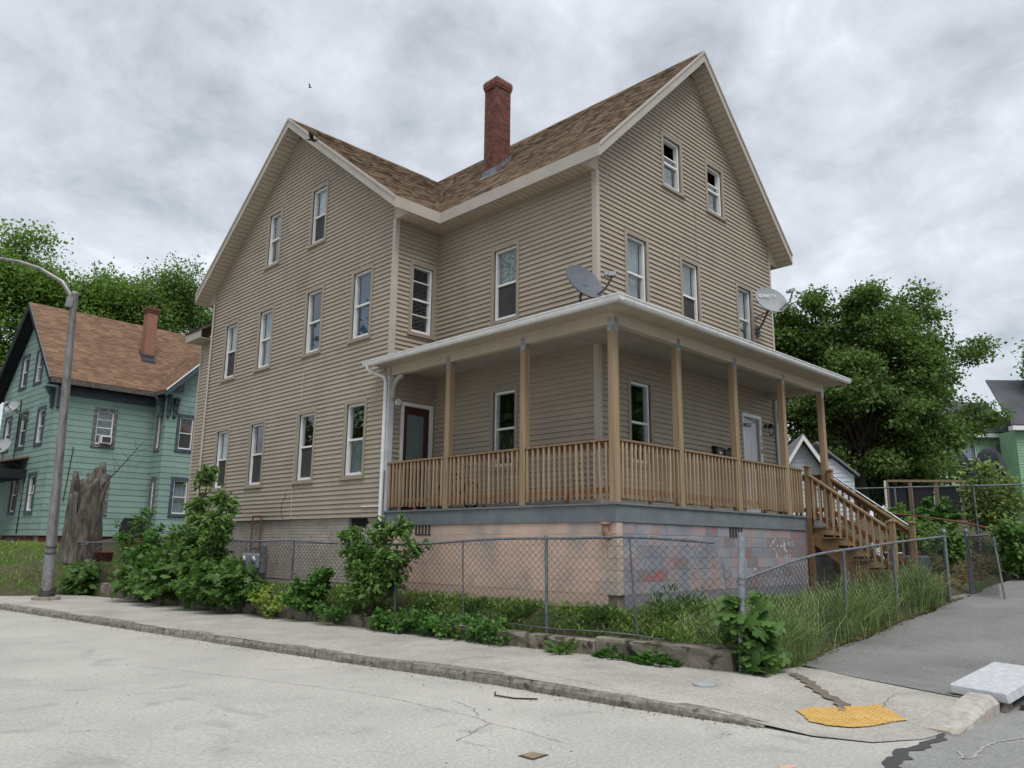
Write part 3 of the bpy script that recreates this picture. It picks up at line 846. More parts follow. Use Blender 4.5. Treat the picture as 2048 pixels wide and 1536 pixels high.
# rake boards, fascia, soffits
def rake(a, b, out, dep=.26, t=.03, drip=True):
    a, b, o_ = Vector(a), Vector(b), Vector(out)
    d = Vector((0, 0, -dep))
    MB().prism([a, b, b + d, a + d], o_ * t).build('rake_board', M_fascia, house)
    MB().prism([a + Vector((0, 0, .012)) + o_ * .03, b + Vector((0, 0, .012)) + o_ * .03, b + Vector((0, 0, -.05)) + o_ * .03, a + Vector((0, 0, -.05)) + o_ * .03], o_ * .022).build('drip_edge', M_trim, house)
rake((-.41, -.4, 8.88), (RX, -.4, 12.69), (0, -1, 0)); rake((7.344, -.4, 8.88), (RX, -.4, 12.69), (0, -1, 0))
rake((-1.636, 4.07, 8.87), (-1.636, 9.03, 12.69), (-1, 0, 0)); rake((-1.636, 13.99, 8.87), (-1.636, 9.03, 12.69), (-1, 0, 0))
MB().box(-.44, -.41, -.429, 4.04, 8.615, 8.868).build('fascia', M_fascia, house)
MB().box(-1.665, -.411, 4.041, 4.071, 8.605, 8.858).build('fascia', M_fascia, house)
MB().box(7.344, 7.374, -.4, 13.6, 8.62, 8.87).build('fascia', M_fascia, house)
MB().box(-1.636, -.4, 13.99, 14.02, 8.6, 8.86).build('fascia', M_fascia, house)
def soffit(o, along, across, n_len, pitch=.14, gap=.016):
    """strips laid across an overhang"""
    o, al, ac = Vector(o), Vector(along).normalized(), Vector(across)
    nn = al.cross(ac).normalized() * .012
    if nn.z < 0: nn = -nn
    mb = MB(); k = int(n_len / pitch)
    for i in range(k + 1):
        a = i * pitch; b = min(a + pitch - gap, n_len)
        if b - a > .01: mb.obox(o + al * a, al * (b - a), ac, nn)
    mb.obox(o - nn * 0 + nn * 1.4, al * n_len, ac, nn * .5)
    return props(mb.build('soffit_board', M_soffit, house), kind='stuff')
sl1 = math.hypot(3.877, 3.81); sl2 = math.hypot(4.96, 3.82)
soffit((-.41, 0.0, 8.625), (3.877, 0, 3.81), (0, -.4, 0), sl1 - .05); soffit((7.344, -.4, 8.625), (-3.877, 0, 3.81), (0, .4, 0), sl1 - .05)
soffit((-1.236, 13.99, 8.615), (0, -4.96, 3.82), (-.4, 0, 0), sl2 - .05); soffit((-1.636, 4.07, 8.615), (0, 4.96, 3.82), (.4, 0, 0), sl2 - .05)
soffit((-.41, -.02, 8.628), (0, 1, 0), (.41, 0, 0), 4.6); soffit((-1.24, 4.07, 8.632), (1, 0, 0), (0, .52, 0), 1.22)
soffit((6.934, -.02, 8.628), (0, 1, 0), (.41, 0, 0), 6); soffit((-1.24, 13.583, 8.62), (1, 0, 0), (0, .41, 0), 2.0)
for tri, ex in (([(-.41, -.005, 8.62), (.05, -.005, 8.62), (.05, -.005, 9.09)], (0, -.02, 0)), ([(7.344, -.005, 8.62), (6.88, -.005, 8.62), (6.88, -.005, 9.09)], (0, -.02, 0)),
                ([(-1.241, 4.07, 8.62), (-1.241, 4.64, 8.62), (-1.241, 4.64, 9.07)], (-.02, 0, 0)), ([(-1.241, 13.99, 8.62), (-1.241, 13.53, 8.62), (-1.241, 13.53, 8.98)], (-.02, 0, 0))):
    MB().prism(tri, ex).build('eave_infill', M_soffit, house)

# ------------------------------------------------------------------ chimney, brick by brick
M_brick = mat('chimney_brick', srgb(112, 70, 60), srgb(90, 56, 49), rough=.9, scale=9, bump=.5, bscale=40, rand=.28, world=True, col3=srgb(70, 44, 38), scale3=5, lim3=(.6, .72))
M_mort = mat('pale_mortar', srgb(168, 156, 140), srgb(120, 100, 86), rough=.95, scale=3, bump=.4)
cx0, cx1, cy0, cy1 = 1.05, 1.53, 3.86, 4.29
ch = MB(); ch.box(cx0 + .007, cx1 - .007, cy0 + .007, cy1 - .007, 9.9, 12.6)
chim = ch.build('chimney', M_mort, house)
bl = MB(); bl.box(-.095, .095, -.045, .045, 0, .06); blm = bl.mesh('brick', M_brick)
hd = MB(); hd.box(-.045, .045, -.045, .045, 0, .06); hdm = hd.mesh('brick_half', M_brick)
z = 10.02; k = 0
while z < 12.58:
    for side in range(4):
        hor = side % 2 == 0
        Lx = (cx1 - cx0) if hor else (cy1 - cy0) - .18
        if hor: yy = cy0 + .045 if side == 0 else cy1 - .045
        else: xx = cx0 + .045 if side == 3 else cx1 - .045
        n = 2; wd = Lx / (n + .5)
        s_ = 0.0; seq = [1, 1, .5] if k % 2 == 0 else [.5, 1, 1]
        for f in seq:
            w_ = Lx * f / 2.5; c = s_ + w_ / 2; s_ += w_
            sc = ((w_ - .009) / .19, 1, 1)
            if hor: inst('brick', blm, chim, (cx0 + c, yy, z + rnd.uniform(-.001, .001)), 0, sc)
            else: inst('brick', blm, chim, (xx, cy0 + .09 + c, z), math.pi / 2, sc)
    z += .0685; k += 1
for i, (g_, za, zb_) in enumerate(((.0, 12.58, 12.64), (.018, 12.642, 12.7), (.032, 12.702, 12.83), (.014, 12.832, 12.88))):
    MB().box(cx0 - g_, cx1 + g_, cy0 - g_, cy1 + g_, za, zb_).build('cap_course', M_brick if i < 3 else M_mort, chim)
mb = MB()
M_lead = mat('lead_flashing', srgb(128, 132, 138), srgb(104, 108, 114), rough=.45, metal=.5, scale=8, bump=.3)
for i in range(5):
    xa = cx0 + i * .1; zb_ = 8.88 + gs1 * (xa + .41)
    mb.hexa([(xa, cy0 - .014, zb_ - .02), (xa + .11, cy0 - .012, zb_ + .09), (xa + .11, cy0 - .002, zb_ + .09), (xa, cy0 - .002, zb_ - .02), (xa + .01, cy0 - .014, zb_ + .17), (xa + .1, cy0 - .012, zb_ + .24), (xa + .1, cy0 - .002, zb_ + .24), (xa + .01, cy0 - .002, zb_ + .17)])
zb_ = 8.88 + gs1 * (cx0 + .41)
mb.box(cx0 - .014, cx0 - .002, cy0 - .02, cy1 + .02, zb_ - .02, zb_ + .16).hexa([(cx0 - .13, cy0 - .05, zb_ - .115), (cx0, cy0 - .05, zb_ + .012), (cx0, cy1 + .05, zb_ + .012), (cx0 - .13, cy1 + .05, zb_ - .115), (cx0 - .13, cy0 - .05, zb_ - .1), (cx0, cy0 - .05, zb_ + .03), (cx0, cy1 + .05, zb_ + .03), (cx0 - .13, cy1 + .05, zb_ - .1)])
mb.build('flashing', M_lead, chim)

# ------------------------------------------------------------------ brick foundation of the wing, rear ell
M_fbrick = mat('painted_brick', srgb(178, 168, 158), srgb(160, 151, 142), rough=.85, scale=3, bump=.4, bscale=40, rand=.06, world=True, col3=srgb(104, 84, 74), scale3=6, lim3=(.66, .74))
mb = MB(); mb.box(-1.166, -.9, D, DL, .3, 2.16); fnd = mb.build('foundation', mat('painted_mortar', srgb(160, 151, 142), rough=.9), house)
bk = MB(); bk.box(-.011, .04, -.1, .1, 0, .06).mesh
bkm = bk.mesh('foundation_brick', M_fbrick)
rest = MB(); cnt = 0
rows_ = [(2.16 - .0005 - .068 * (i + 1)) for i in range(20)]
for i, z in enumerate(rows_):
    y = D + .02 + (.1 if i % 2 else 0)
    while y < DL - .2:
        opening = 5.14 < y + .1 < 5.9 and z > 1.92
        if not opening:
            if y < 9.6 and i < 12 and cnt < 300: inst('brick', bkm, fnd, (-1.17 + rnd.uniform(-.003, .003), y + .1, z)); cnt += 1
            else: rest.box(-1.18, -1.14, y, y + .2, z, z + .06)
        y += .209
props(rest.build('brickwork', M_fbrick, fnd), kind='stuff')
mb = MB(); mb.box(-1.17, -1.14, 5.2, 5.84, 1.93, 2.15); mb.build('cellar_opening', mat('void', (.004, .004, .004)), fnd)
mb = MB(); mb.box(-1.185, -1.12, 5.86, 5.92, 1.3, 2.16); mb.build('post', M_lead, fnd)
mb = MB(); mb.box(-1.15, -1.03, 13.59, 14.39, 1.0, 7.5); ell = mb.build('ell_wall', M_siding, house)
z = ZB
while z < 7.5:
    m2 = MB(); slab(m2, Face((-1.15, 13.59), (0, 1), (-1, 0)), 0, .8, 0, .8, z, min(z + .1016, 7.52), .0005, .022, .003); m2.build('clapboard', M_siding, ell); z += .1016
MB().box(-1.185, -1.152, 14.33, 14.395, ZB, 7.5).build('corner_board', M_trim, house)
MB().box(-1.15, 3, 14.27, 14.39, 1.0, 7.5).build('ell_wall', M_siding, house)
mb = MB(); mb.box(-1.58, -1.55, 13.6, 14.62, 7.52, 7.74).hexa([(-1.55, 13.6, 7.52), (-1.55, 14.6, 7.52), (-1.03, 14.6, 7.52), (-1.03, 13.6, 7.52), (-1.55, 13.6, 7.54), (-1.55, 14.6, 7.54), (-1.03, 14.6, 7.54), (-1.03, 13.6, 7.54)]); mb.build('ell_fascia', M_fascia, house)
MB().prism([(-1.6, 13.6, 7.74), (2.5, 13.6, 10.2), (2.5, 14.66, 10.2), (-1.6, 14.66, 7.74)], (0, 0, .05)).build('ell_roof', M_deck, house)
shingles(house, (-1.62, 13.62, 7.79), (0, 1, 0), (.857, 0, .514), 3.5, lambda v_: (0, 1.05))
mb = MB(); mb.prism([(-1.57, 14.63, 7.5), (-1.57, 14.63, 7.75), (2.5, 14.63, 10.19), (2.5, 14.63, 9.95)], (0, .03, 0)); mb.build('ell_rake', M_fascia, house)
# downspout at the wing's far corner, cable conduit, doors
mb = MB(); mb.tube([(-1.3, 13.45, 8.55), (-1.29, 13.45, 8.3), (-1.285, 13.45, 2.2)], .03, 6); mb.build('downspout', M_trim, house)
mb = MB(); mb.tube([(-1.262, 8.06, 5.75), (-1.262, 8.1, 4.9), (-1.262, 8.27, 4.6), (-1.265, 8.26, 3.0), (-1.262, 8.25, 2.3), (-1.27, 8.2, 2.18)], .011, 5); mb.build('cable', M_trim, house)
mb = MB(); mb.tube([(-1.262, 8.55, 2.75), (-1.262, 8.7, 2.55), (-1.262, 8.72, 2.35), (-1.262, 8.6, 2.17)], .006, 5); mb.build('cable', mat('black_cable', (.02, .02, .02)), house)
mb = MB(); mb.tube([(3.46, -.027, 8.98), (3.5, -.027, 8.7), (3.48, -.027, 8.2), (3.5, -.027, 7.9), (3.53, -.027, 7.74)], .007, 5); mb.build('cable', M_casing, house)
mb = MB(); mb.box(-1.285, -1.25, 4.72, 5.35, 2.37, 2.395); mb.build('loose_strip', M_vinyl, house)
def door(fc, a0, a1, z0, z1, leaf, glazed):
    mb = MB(); cw = .075
    slab(mb, fc, a0, a0 + cw, a0, a0 + cw, z0 + .2, z1, -.06, .036); slab(mb, fc, a1 - cw, a1, a1 - cw, a1, z0 + .2, z1, -.06, .036); slab(mb, fc, a0 + cw, a1 - cw, a0 + cw, a1 - cw, z1 - cw, z1, -.06, .036)
    d = mb.build('door', M_vinyl, house)
    mb = MB(); i0, i1 = a0 + cw + .004, a1 - cw - .004; zt = z1 - cw - .004; zb0 = z0 + .22
    if glazed:
        st = .11
        slab(mb, fc, i0, i0 + st, i0, i0 + st, zb0, zt, -.05, -.01); slab(mb, fc, i1 - st, i1, i1 - st, i1, zb0, zt, -.05, -.01)
        for a, b in ((zt - .16, zt), (zb0 + .72, zb0 + .9), (zb0, zb0 + .22)): slab(mb, fc, i0 + st, i1 - st, i0 + st, i1 - st, a, b, -.05, -.011)
        lf = mb.build('leaf', leaf, d)
        for a, b in ((zb0 + .9, zt - .16), (zb0 + .22, zb0 + .72)):
            mb = MB(); slab(mb, fc, i0 + st, i1 - st, i0 + st, i1 - st, a, b, -.034, -.03); mb.build('pane', M_glass, d)
            mb = MB(); slab(mb, fc, i0 + st, i1 - st, i0 + st, i1 - st, a, b, -.06, -.05); mb.build('curtain', M_curt if a > zb0 + .5 else M_dark, d)
    else:
        slab(mb, fc, i0, i1, i0, i1, zb0, zt, -.08, -.05); lf = mb.build('leaf', leaf, d)
        mb = MB(); wd = (i1 - i0)
        for cx in (.27, .73):
            for za, zb2 in ((.12, .42), (.5, .78), (.84, .95)):
                A, B = i0 + wd * (cx - .17), i0 + wd * (cx + .17); C0, C1 = zb0 + (zt - zb0) * za, zb0 + (zt - zb0) * zb2
                slab(mb, fc, A, B, A + .02, B - .02, C0, C1, -.05, -.043)
        mb.build('panel', leaf, d)
    mb = MB(); hx = i0 + .07 if glazed else i0 + .07
    mb.tube([fc.P(hx, zb0 + 1.02, -.05), fc.P(hx, zb0 + 1.02, .02), fc.P(hx + .1, zb0 + 1.02, .03)], .012, 6); mb.build('handle', M_lead, d)
    return d
door(fW, *door_W, mat('brown_door', srgb(74, 44, 34), srgb(60, 36, 28), rough=.5, scale=4, stretch=(6, 6, .6)), True)
door(fF, *door_F, mat('white_door', srgb(208, 210, 214), rough=.5), False)
# closer arm, house number, wall lamp, vent
mb = MB(); mb.bar((5.2, -.05, 4.5), (5.62, -.1, 4.42), .02, .02).bar((5.62, -.1, 4.42), (5.25, -.07, 4.36), .02, .02).box(5.15, 5.42, -.09, -.03, 4.3, 4.36); mb.build('door_closer', M_lead, house)
for i, ch_ in enumerate('128'):
    text('house_number', ch_, .15, frame((5.955, -.039, 4.1 - i * .155), (1, 0, 0), (0, 0, 1), (0, -1, 0)), mat('number_black', (.012, .012, .012), rough=.4), house)
M_black = mat('black_metal', (.012, .012, .013), rough=.4)
mb = MB(); mb.lathe([(.0, .03), (.05, .028), (.055, 0)], (6.21, -.022, 4.42), 12, (0, -1, 0)).tube([(6.21, -.03, 4.42), (6.21, -.12, 4.44), (6.21, -.15, 4.42)], .012, 6).lathe([(.0, .1), (.03, .09), (.085, .0), (.08, -.01)], (6.21, -.16, 4.37), 8)
for i in range(6):
    a = i * math.pi / 3; mb.tube([(6.21 + .07 * cos(a), -.16 + .07 * sin(a), 4.37), (6.21 + .045 * cos(a), -.16 + .045 * sin(a), 4.2)], .005, 4)
mb.lathe([(.05, .0), (.05, -.015), (.02, -.03), (.0, -.03)], (6.21, -.16, 4.2), 8)
lamp = mb.build('wall_lantern', M_black, house)
MB().lathe([(.066, .36), (.042, .2)], (6.21, -.16, 4.0), 8).build('lantern_glass', M_glass, lamp)
mb = MB(); mb.lathe([(.075, 0), (.075, .05), (.055, .055), (.05, .03), (.03, .03), (.025, .05), (.0, .05)], (-1.035, D - .022, 4.55), 16, (0, -1, 0)); mb.build('round_vent', M_vinyl, house)

# ================================================================== porch
M_pine = mat('weathered_pine', srgb(140, 117, 88), srgb(120, 99, 73), rough=.75, scale=3, stretch=(7, 7, .35), bump=.25, bscale=18, bstretch=(6, 6, .5), rand=.12, col3=srgb(104, 78, 50), scale3=2.0, lim3=(.62, .75))
M_post = mat('post_pine', srgb(154, 134, 106), srgb(134, 114, 87), rough=.7, scale=2.5, stretch=(7, 7, .3), bump=.2, bscale=16, bstretch=(6, 6, .4), rand=.06, col3=srgb(110, 80, 48), scale3=3.0, lim3=(.7, .78))
M_balu = mat('baluster_wood', srgb(160, 140, 116), srgb(128, 104, 80), rough=.8, scale=2.6, stretch=(7, 7, .6), rand=.2, bump=.2, bscale=20)
M_redwood = mat('damp_brown_rail', srgb(124, 82, 52), srgb(96, 64, 42), rough=.75, scale=4, stretch=(1, 1, 5), rand=.08)
M_rim = mat('grey_paint', srgb(112, 118, 122), srgb(96, 102, 106), rough=.7, scale=3, bump=.15, col3=srgb(126, 118, 106), scale3=7, lim3=(.68, .76))
M_galv = mat('galvanised', srgb(158, 164, 170), srgb(136, 142, 150), rough=.4, metal=.6, scale=12)
M_gut = mat('white_gutter', srgb(222, 222, 221), srgb(208, 207, 204), rough=.45, scale=5, col3=srgb(160, 152, 140), scale3=9, lim3=(.7, .78))
M_ceil = mat('porch_ceiling', srgb(164, 156, 144), srgb(154, 146, 135), rough=.7, scale=3)
porch = thing('porch', 'covered corner porch with raw pine posts and brown baluster railing', 'porch', (2.0, -.6, .9))
XE = 6.56   # right end of the deck
pz0 = DZ
# deck boards
mb = MB()
x = -p
dk = MB(); dk.box(-p - .03, XE + .03, -q - .03, -.025, DZ - .032, DZ); dk.box(-p - .03, -.025, -.026, D - .025, DZ - .0325, DZ - .0005)
deck = dk.build('deck', M_rim, porch)
# rim boards
MB().box(-p - .002, -p + .04, 1.6, D - .03, 1.985, DZ - .034).build('rim_board', M_rim, porch)
MB().box(-p - .004, -p + .04, -q - .002, 1.594, 1.985, DZ - .034).build('rim_board', M_rim, porch)
MB().box(-p + .042, 2.6, -q - .003, -q + .04, 1.985, DZ - .034).build('rim_board', M_rim, porch)
MB().box(2.606, XE, -q - .004, -q + .04, 1.985, DZ - .034).build('rim_board', M_rim, porch)
MB().box(XE - .04, XE + .002, -q + .042, -.03, 1.985, DZ - .034).build('rim_board', M_rim, porch)
MB().box(5.18, 5.23, -q - .012, -q + .02, 1.5, 2.2).build('trim_board', M_rim, porch)
# concrete-block base, block by block
M_pink = mat('pink_painted_block', srgb(204, 176, 160), srgb(184, 160, 146), rough=.9, scale=1.1, bump=.35, bscale=45, rand=.03, col3=srgb(158, 150, 142), scale3=1.3, lim3=(.5, .66), world=True)
M_grey = mat('patchy_painted_block', srgb(122, 125, 134), srgb(146, 144, 146), rough=.9, scale=2.2, bump=.35, bscale=45, rand=.1, col3=srgb(150, 130, 128), scale3=2.3, lim3=(.5, .62), world=True)
M_greyw = mat('bare_painted_block', srgb(112, 114, 122), srgb(130, 118, 118), rough=.9, scale=3, bump=.35, bscale=45, col3=srgb(190, 184, 178), scale3=11, lim3=(.56, .61), world=True)
M_red = mat('red_daub_block', srgb(128, 116, 116), srgb(116, 117, 122), rough=.9, scale=3, bump=.35, bscale=45, col3=srgb(148, 102, 100), scale3=3.2, lim3=(.52, .62), world=True)
zrow = [.905 + .18 * i for i in range(6)]
def blockmesh(nm, m_): return MB().box(-.196, .196, 0, .14, 0, .176).build_mesh(nm, m_)
def _bm(self, nm, m_):
    bm = bmesh.new(); me = self.mesh(nm, m_); bm.from_mesh(me)
    bmesh.ops.bevel(bm, geom=list(bm.edges), offset=.004, segments=1, affect='EDGES'); bm.to_mesh(me); bm.free(); return me
MB.build_mesh = _bm
bp_, bg_, bw_, br_ = blockmesh('block_pink', M_pink), blockmesh('block_grey', M_grey), blockmesh('block_bare', M_greyw), blockmesh('block_red', M_red)
core = MB(); core.box(-p + .0235, -p + .2, -q + .2, D - .02, .5, 1.985); cl = core.build('base_wall', mat('pink_joint', srgb(182, 158, 144), rough=.95), porch)
core = MB(); core.box(-p + .2, XE - .1, -q + .0235, -q + .2, .5, 1.984); cr_ = core.build('base_wall', mat('grey_joint', srgb(112, 112, 118), rough=.95), porch)
mb = MB(); mb.box(XE - .2, XE - .05, -q + .2, -.03, .5, 1.98); mb.build('base_wall', M_grey, porch)
for i, z in enumerate(zrow):
    y = -q + (.2 if i % 2 else 0.0)
    if i % 2: inst('block', bp_, cl, (-p + .02 , -q + .1, z), -math.pi / 2, (.47, 1, 1))
    y = -q + (.2 if i % 2 else 0)
    while y < D - .1:
        yc_ = min(y + .4, D - .03); L_ = yc_ - y
        vent = i == 5 and y < 3.33 < yc_
        if not vent: inst('block', bp_, cl, (-p + .02 + rnd.uniform(-.002, .002), y + L_ / 2, z), -math.pi / 2, ((L_ - .006) / .392, 1, 1))
        y = yc_
    x = -p + .145 + (0 if i % 2 else .2)
    if not i % 2: inst('block', bg_, cr_, (-p + .245, -q + .02, z), 0, (.47, 1, 1))
    x = -p + .145 + (0 if i % 2 else .2)
    while x < XE - .1:
        xc = min(x + .4, XE - .02); L_ = xc - x
        vent = i == 5 and x < 2.3 < xc
        mm_ = bg_
        if 3.4 < x < 4.4 and i in (3, 4): mm_ = bw_
        elif x > 4.2 and i in (3, 4, 5): mm_ = br_
        elif rnd.random() < .12: mm_ = bw_ if rnd.random() < .3 else br_
        if not vent: inst('block', mm_, cr_, (x + L_ / 2, -q + .02 + rnd.uniform(-.002, .002), z), 0, ((L_ - .006) / .392, 1, 1))
        x = xc
# vents with slots
M_vent = mat('old_vent', srgb(62, 58, 54), srgb(48, 45, 42), rough=.9, scale=12)
mb = MB(); mb.box(-p + .06, -p + .1, 3.1, 3.56, 1.79, 1.985)
for i in range(5): mb.box(-p + .012, -p + .06, 3.12 + i * .1, 3.17 + i * .1, 1.795, 1.98)
mb.box(-p + .011, -p + .06, 3.1, 3.56, 1.79, 1.81).build('vent', M_vent, porch)
mb = MB(); mb.box(2.1, 2.56, -q + .06, -q + .1, 1.79, 1.985)
for i in range(5): mb.box(2.12 + i * .1, 2.17 + i * .1, -q + .012, -q + .06, 1.795, 1.98)
mb.build('vent', M_vent, porch)
# footing
mb = MB(); mb.box(-p + .045, -p + .3, -q + .045, D, .2, .904).box(-p + .3, XE - .1, -q + .045, -q + .3, .2, .904); mb.build('footing', mat('dark_footing', srgb(134, 122, 110), srgb(104, 94, 84), rough=.95, scale=5, bump=.6), porch)
# clay pipe elbow at the base corner
M_clay = mat('clay_pipe', srgb(158, 124, 102), srgb(136, 106, 88), rough=.85, scale=8)
mb = MB(); mb.lathe([(.0, 0), (.07, 0), (.075, -.035), (.06, -.04)], (-p - .07, -1.14, 1.975), 12).tube([(-p - .07, -1.14, 1.96), (-p - .07, -1.14, 1.86), (-p - .06, -1.15, 1.8), (-p + .0, -1.15, 1.77), (-p + .05, -1.15, 1.77)], [.052, .052, .06, .06, .06], 10); mb.build('pipe_elbow', M_clay, porch)
# posts
PW = .128
posts = [(-p + PW / 2, -q + PW / 2)] + [(-p + PW / 2, y) for y in (.69, 2.70)] + [(x, -q + PW / 2) for x in (.62, 2.56, 4.56, XE - .07)]
for (x, y) in posts:
    mb = MB(); mb.box(x - PW / 2, x + PW / 2, y - PW / 2, y + PW / 2, DZ - .002, 5.06)
    po = mb.build('post', M_post, porch, bevel=.006)
    mb = MB()
    if x < -1.1 and y > -1:
        mb.box(x - PW / 2 - .004, x - PW / 2, y - .05, y + .05, 4.98, 5.2)
    elif y < -1.2 and x > -1:
        mb.box(x - .05, x + .05, y - PW / 2 - .004, y - PW / 2, 4.98, 5.2)
    else: mb.box(x - .05, x + .066, y - PW / 2 - .004, y - PW / 2, 4.98, 5.2).box(x - PW / 2 - .004, x - PW / 2, y - .03, y + .05, 4.98, 5.2)
    mb.box(x - PW / 2 - .003, x + PW / 2 + .003, y - PW / 2 - .003, y + PW / 2 + .003, 5.055, 5.09).build('bracket', M_galv, po)
# beams
bw = .13
MB().box(-p - .002, -p + bw, -q - .003, D - .02, 5.09, 5.33).build('beam', M_soffit, porch)
MB().box(-p + bw + .001, XE - .0, -q - .002, -q + bw, 5.09, 5.33).build('beam', M_soffit, porch)
MB().box(XE - bw, XE + .001, -q + bw + .002, -.02, 5.09, 5.33).build('beam', M_soffit, porch)
# ceiling in two mitred fields of narrow boards, soffit beyond the beam
mb = MB(); mb.box(-p + bw, -.02, -.03, D - .02, 5.225, 5.24).box(-p + bw, XE - .02, -q + bw, -.03, 5.225, 5.24); ce = mb.build('ceiling', M_ceil, porch)
mb = MB()
for i in range(14): mb.box(-p + bw + i * .08, -p + bw + .073 + i * .08, -.9 + i * .08 if False else -.025, D - .022, 5.218, 5.225)
for i in range(14): mb.box(-p + bw, XE - .02, -q + bw + i * .08, -q + bw + .073 + i * .08, 5.219, 5.226)
props(mb.build('ceiling_board', M_ceil, ce), kind='stuff')
OV = .38
def psoff(o, al, ac, n):
    o, al, ac = Vector(o), Vector(al), Vector(ac); mb = MB()
    k = int(n / .12)
    for i in range(k + 1):
        w_ = min(.113, n - i * .12)
        if w_ > .01: mb.obox(o + al * (i * .12), al * w_, ac, (0, 0, .01))
    mb.obox(o + Vector((0, 0, .011)), al * n, ac, (0, 0, .01))
    return props(mb.build('soffit_board', M_soffit, porch), kind='stuff')
psoff((-p - OV, -q - OV, 5.285), (0, 1, 0), (OV - .004, 0, 0), D + q + OV + .2)
psoff((-p - .003, -q - OV, 5.2855), (1, 0, 0), (0, OV - .004, 0), XE + p + .35)
# roof planes with shingles, hip at the corner
ze, zw = 5.37, 5.985
rl = MB()
rl.add([(-p - OV, -q - OV, ze), (0, 0, zw), (0, D, zw), (-p - OV, D, ze), (-p - OV, -q - OV, ze - .05), (0, 0, zw - .05), (0, D, zw - .05), (-p - OV, D, ze - .05)], [(0, 1, 2, 3), (7, 6, 5, 4), (0, 3, 7, 4), (2, 6, 7, 3)])
rl.add([(-p - OV, -q - OV, ze + .001), (XE + .36, -q - OV, ze + .001), (XE + .36, 0, zw), (0, 0, zw), (-p - OV, -q - OV, ze - .05), (XE + .36, -q - OV, ze - .05), (XE + .36, 0, zw - .05), (0, 0, zw - .05)], [(0, 1, 2, 3), (7, 6, 5, 4), (0, 4, 5, 1), (1, 5, 6, 2)])
rl.add([(-p - OV, D, ze), (-p - .03, D, ze + .14), (-p - .03, D + .3, ze + .14), (-p - OV, D + .3, ze), (-p - OV, D, ze - .05), (-p - .03, D, ze - .05), (-p - .03, D + .3, ze - .05), (-p - OV, D + .3, ze - .05)], [(0, 1, 2, 3), (4, 7, 6, 5), (0, 3, 7, 4), (2, 6, 7, 3)])
pr_o = rl.build('porch_roof', M_deck, porch)
la = math.hypot(p + OV, zw - ze); lb = math.hypot(q + OV, zw - ze)
shingles(pr_o, (-p - OV - .02, -q - OV, ze + .006), (0, 1, 0), ((p + OV) / la, 0, (zw - ze) / la), la, lambda v_: (v_ / la * (q + OV), D + q + OV + (.28 if v_ < .36 else 0)))
shingles(pr_o, (-p - OV, -q - OV - .02, ze + .006), (1, 0, 0), (0, (q + OV) / lb, (zw - ze) / lb), lb, lambda v_: (v_ / lb * (p + OV), XE + p + OV + .36))
mb = MB(); mb.prism([(XE + .34, -q - OV, ze - .05), (XE + .34, 0, zw - .05), (XE + .34, 0, zw - .24), (XE + .34, -q - OV, ze - .13)], (.03, 0, 0)); mb.build('end_board', M_soffit, porch)
mb = MB(); mb.box(XE, XE + .34, -q - OV, -.02, 5.286, 5.3); mb.build('end_soffit', M_soffit, porch)
# gutters
def gutter(a, b, out):
    a, b, o_ = Vector(a), Vector(b), Vector(out); pr_ = []
    prof = [(0, .1), (0, 0), (.07, 0), (.095, .03), (.1, .075), (.115, .085), (.115, .1), (.1, .1), (.09, .08), (.085, .035), (.065, .012), (.012, .012), (.012, .1)]
    pts = [a + o_ * x + Vector((0, 0, z - .09)) for x, z in prof]
    mb = MB(); mb.prism(pts, b - a); g_ = mb.build('gutter', M_gut, porch)
    n = int((b - a).length / 1.2); d = (b - a).normalized(); mb = MB()
    for i in range(1, n + 1):
        c = a + (b - a) * (i / (n + .5)); s2 = [c + o_ * (x * 1.0 + (.004 if x > .05 else 0)) + Vector((0, 0, z - .09 - (.004 if z < .02 else 0))) for x, z in prof[1:7]]
        MB().prism(s2, d * .045).build('gutter_bracket', M_gut, g_)
gutter((-p - OV - .005, D + .32, 5.345), (-p - OV - .005, -q - OV - .115, 5.36), (-1, 0, 0))
gutter((-p - OV - .1, -q - OV - .005, 5.36), (XE + .4, -q - OV - .005, 5.4), (0, -1, 0))
# railings
def railing(a, b, outward, skip0=0.0, skip1=0.0):
    """one bay: cap rail, upper and lower rails, balusters on the outside."""
    a, b, o_ = Vector(a), Vector(b), Vector(outward); d = (b - a); Ln = d.length; d.normalize()
    mb = MB(); mb.obox(a + Vector((0, 0, 3.225)) - o_ * .09, d * Ln, o_ * .14, (0, 0, .034)); mb.build('cap_rail', M_pine, porch)
    mb = MB(); mb.obox(a + Vector((0, 0, 3.12)) - o_ * .04, d * Ln, o_ * .038, (0, 0, .1)); mb.build('upper_rail', M_redwood, porch)
    mb = MB(); mb.obox(a + Vector((0, 0, 2.42)) - o_ * .04, d * Ln, o_ * .038, (0, 0, .09)); mb.build('lower_rail', M_redwood, porch)
    n = max(2, round(Ln / .118)); st = Ln / n
    for i in range(n):
        c = a + d * (st * (i + .5) + rnd.uniform(-.006, .006)); ln_ = rnd.uniform(-.012, .012)
        inst('baluster', bal_me, porch, None, mtx=frame(c + o_ * .017 + Vector((0, 0, 2.335 + ln_)), d, -o_, (0, 0, 1)) @ Matrix.Rotation(rnd.uniform(-.012, .012), 4, 'Y'))
    mb = MB(); c = a + d * (Ln * .5); mb.obox(c + Vector((0, 0, DZ)) - o_ * .03 - d * .03, d * .06, o_ * .04, (0, 0, .142)); mb.build('rail_foot', M_redwood, porch)
bal_me = MB().box(-.018, .018, -.018, .018, 0, .885).mesh('baluster', M_balu)
xo = -p + .035; yo = -q + .035
ys = [-q + PW, .69 - PW / 2, .69 + PW / 2, 2.70 - PW / 2, 2.70 + PW / 2, D - .06]
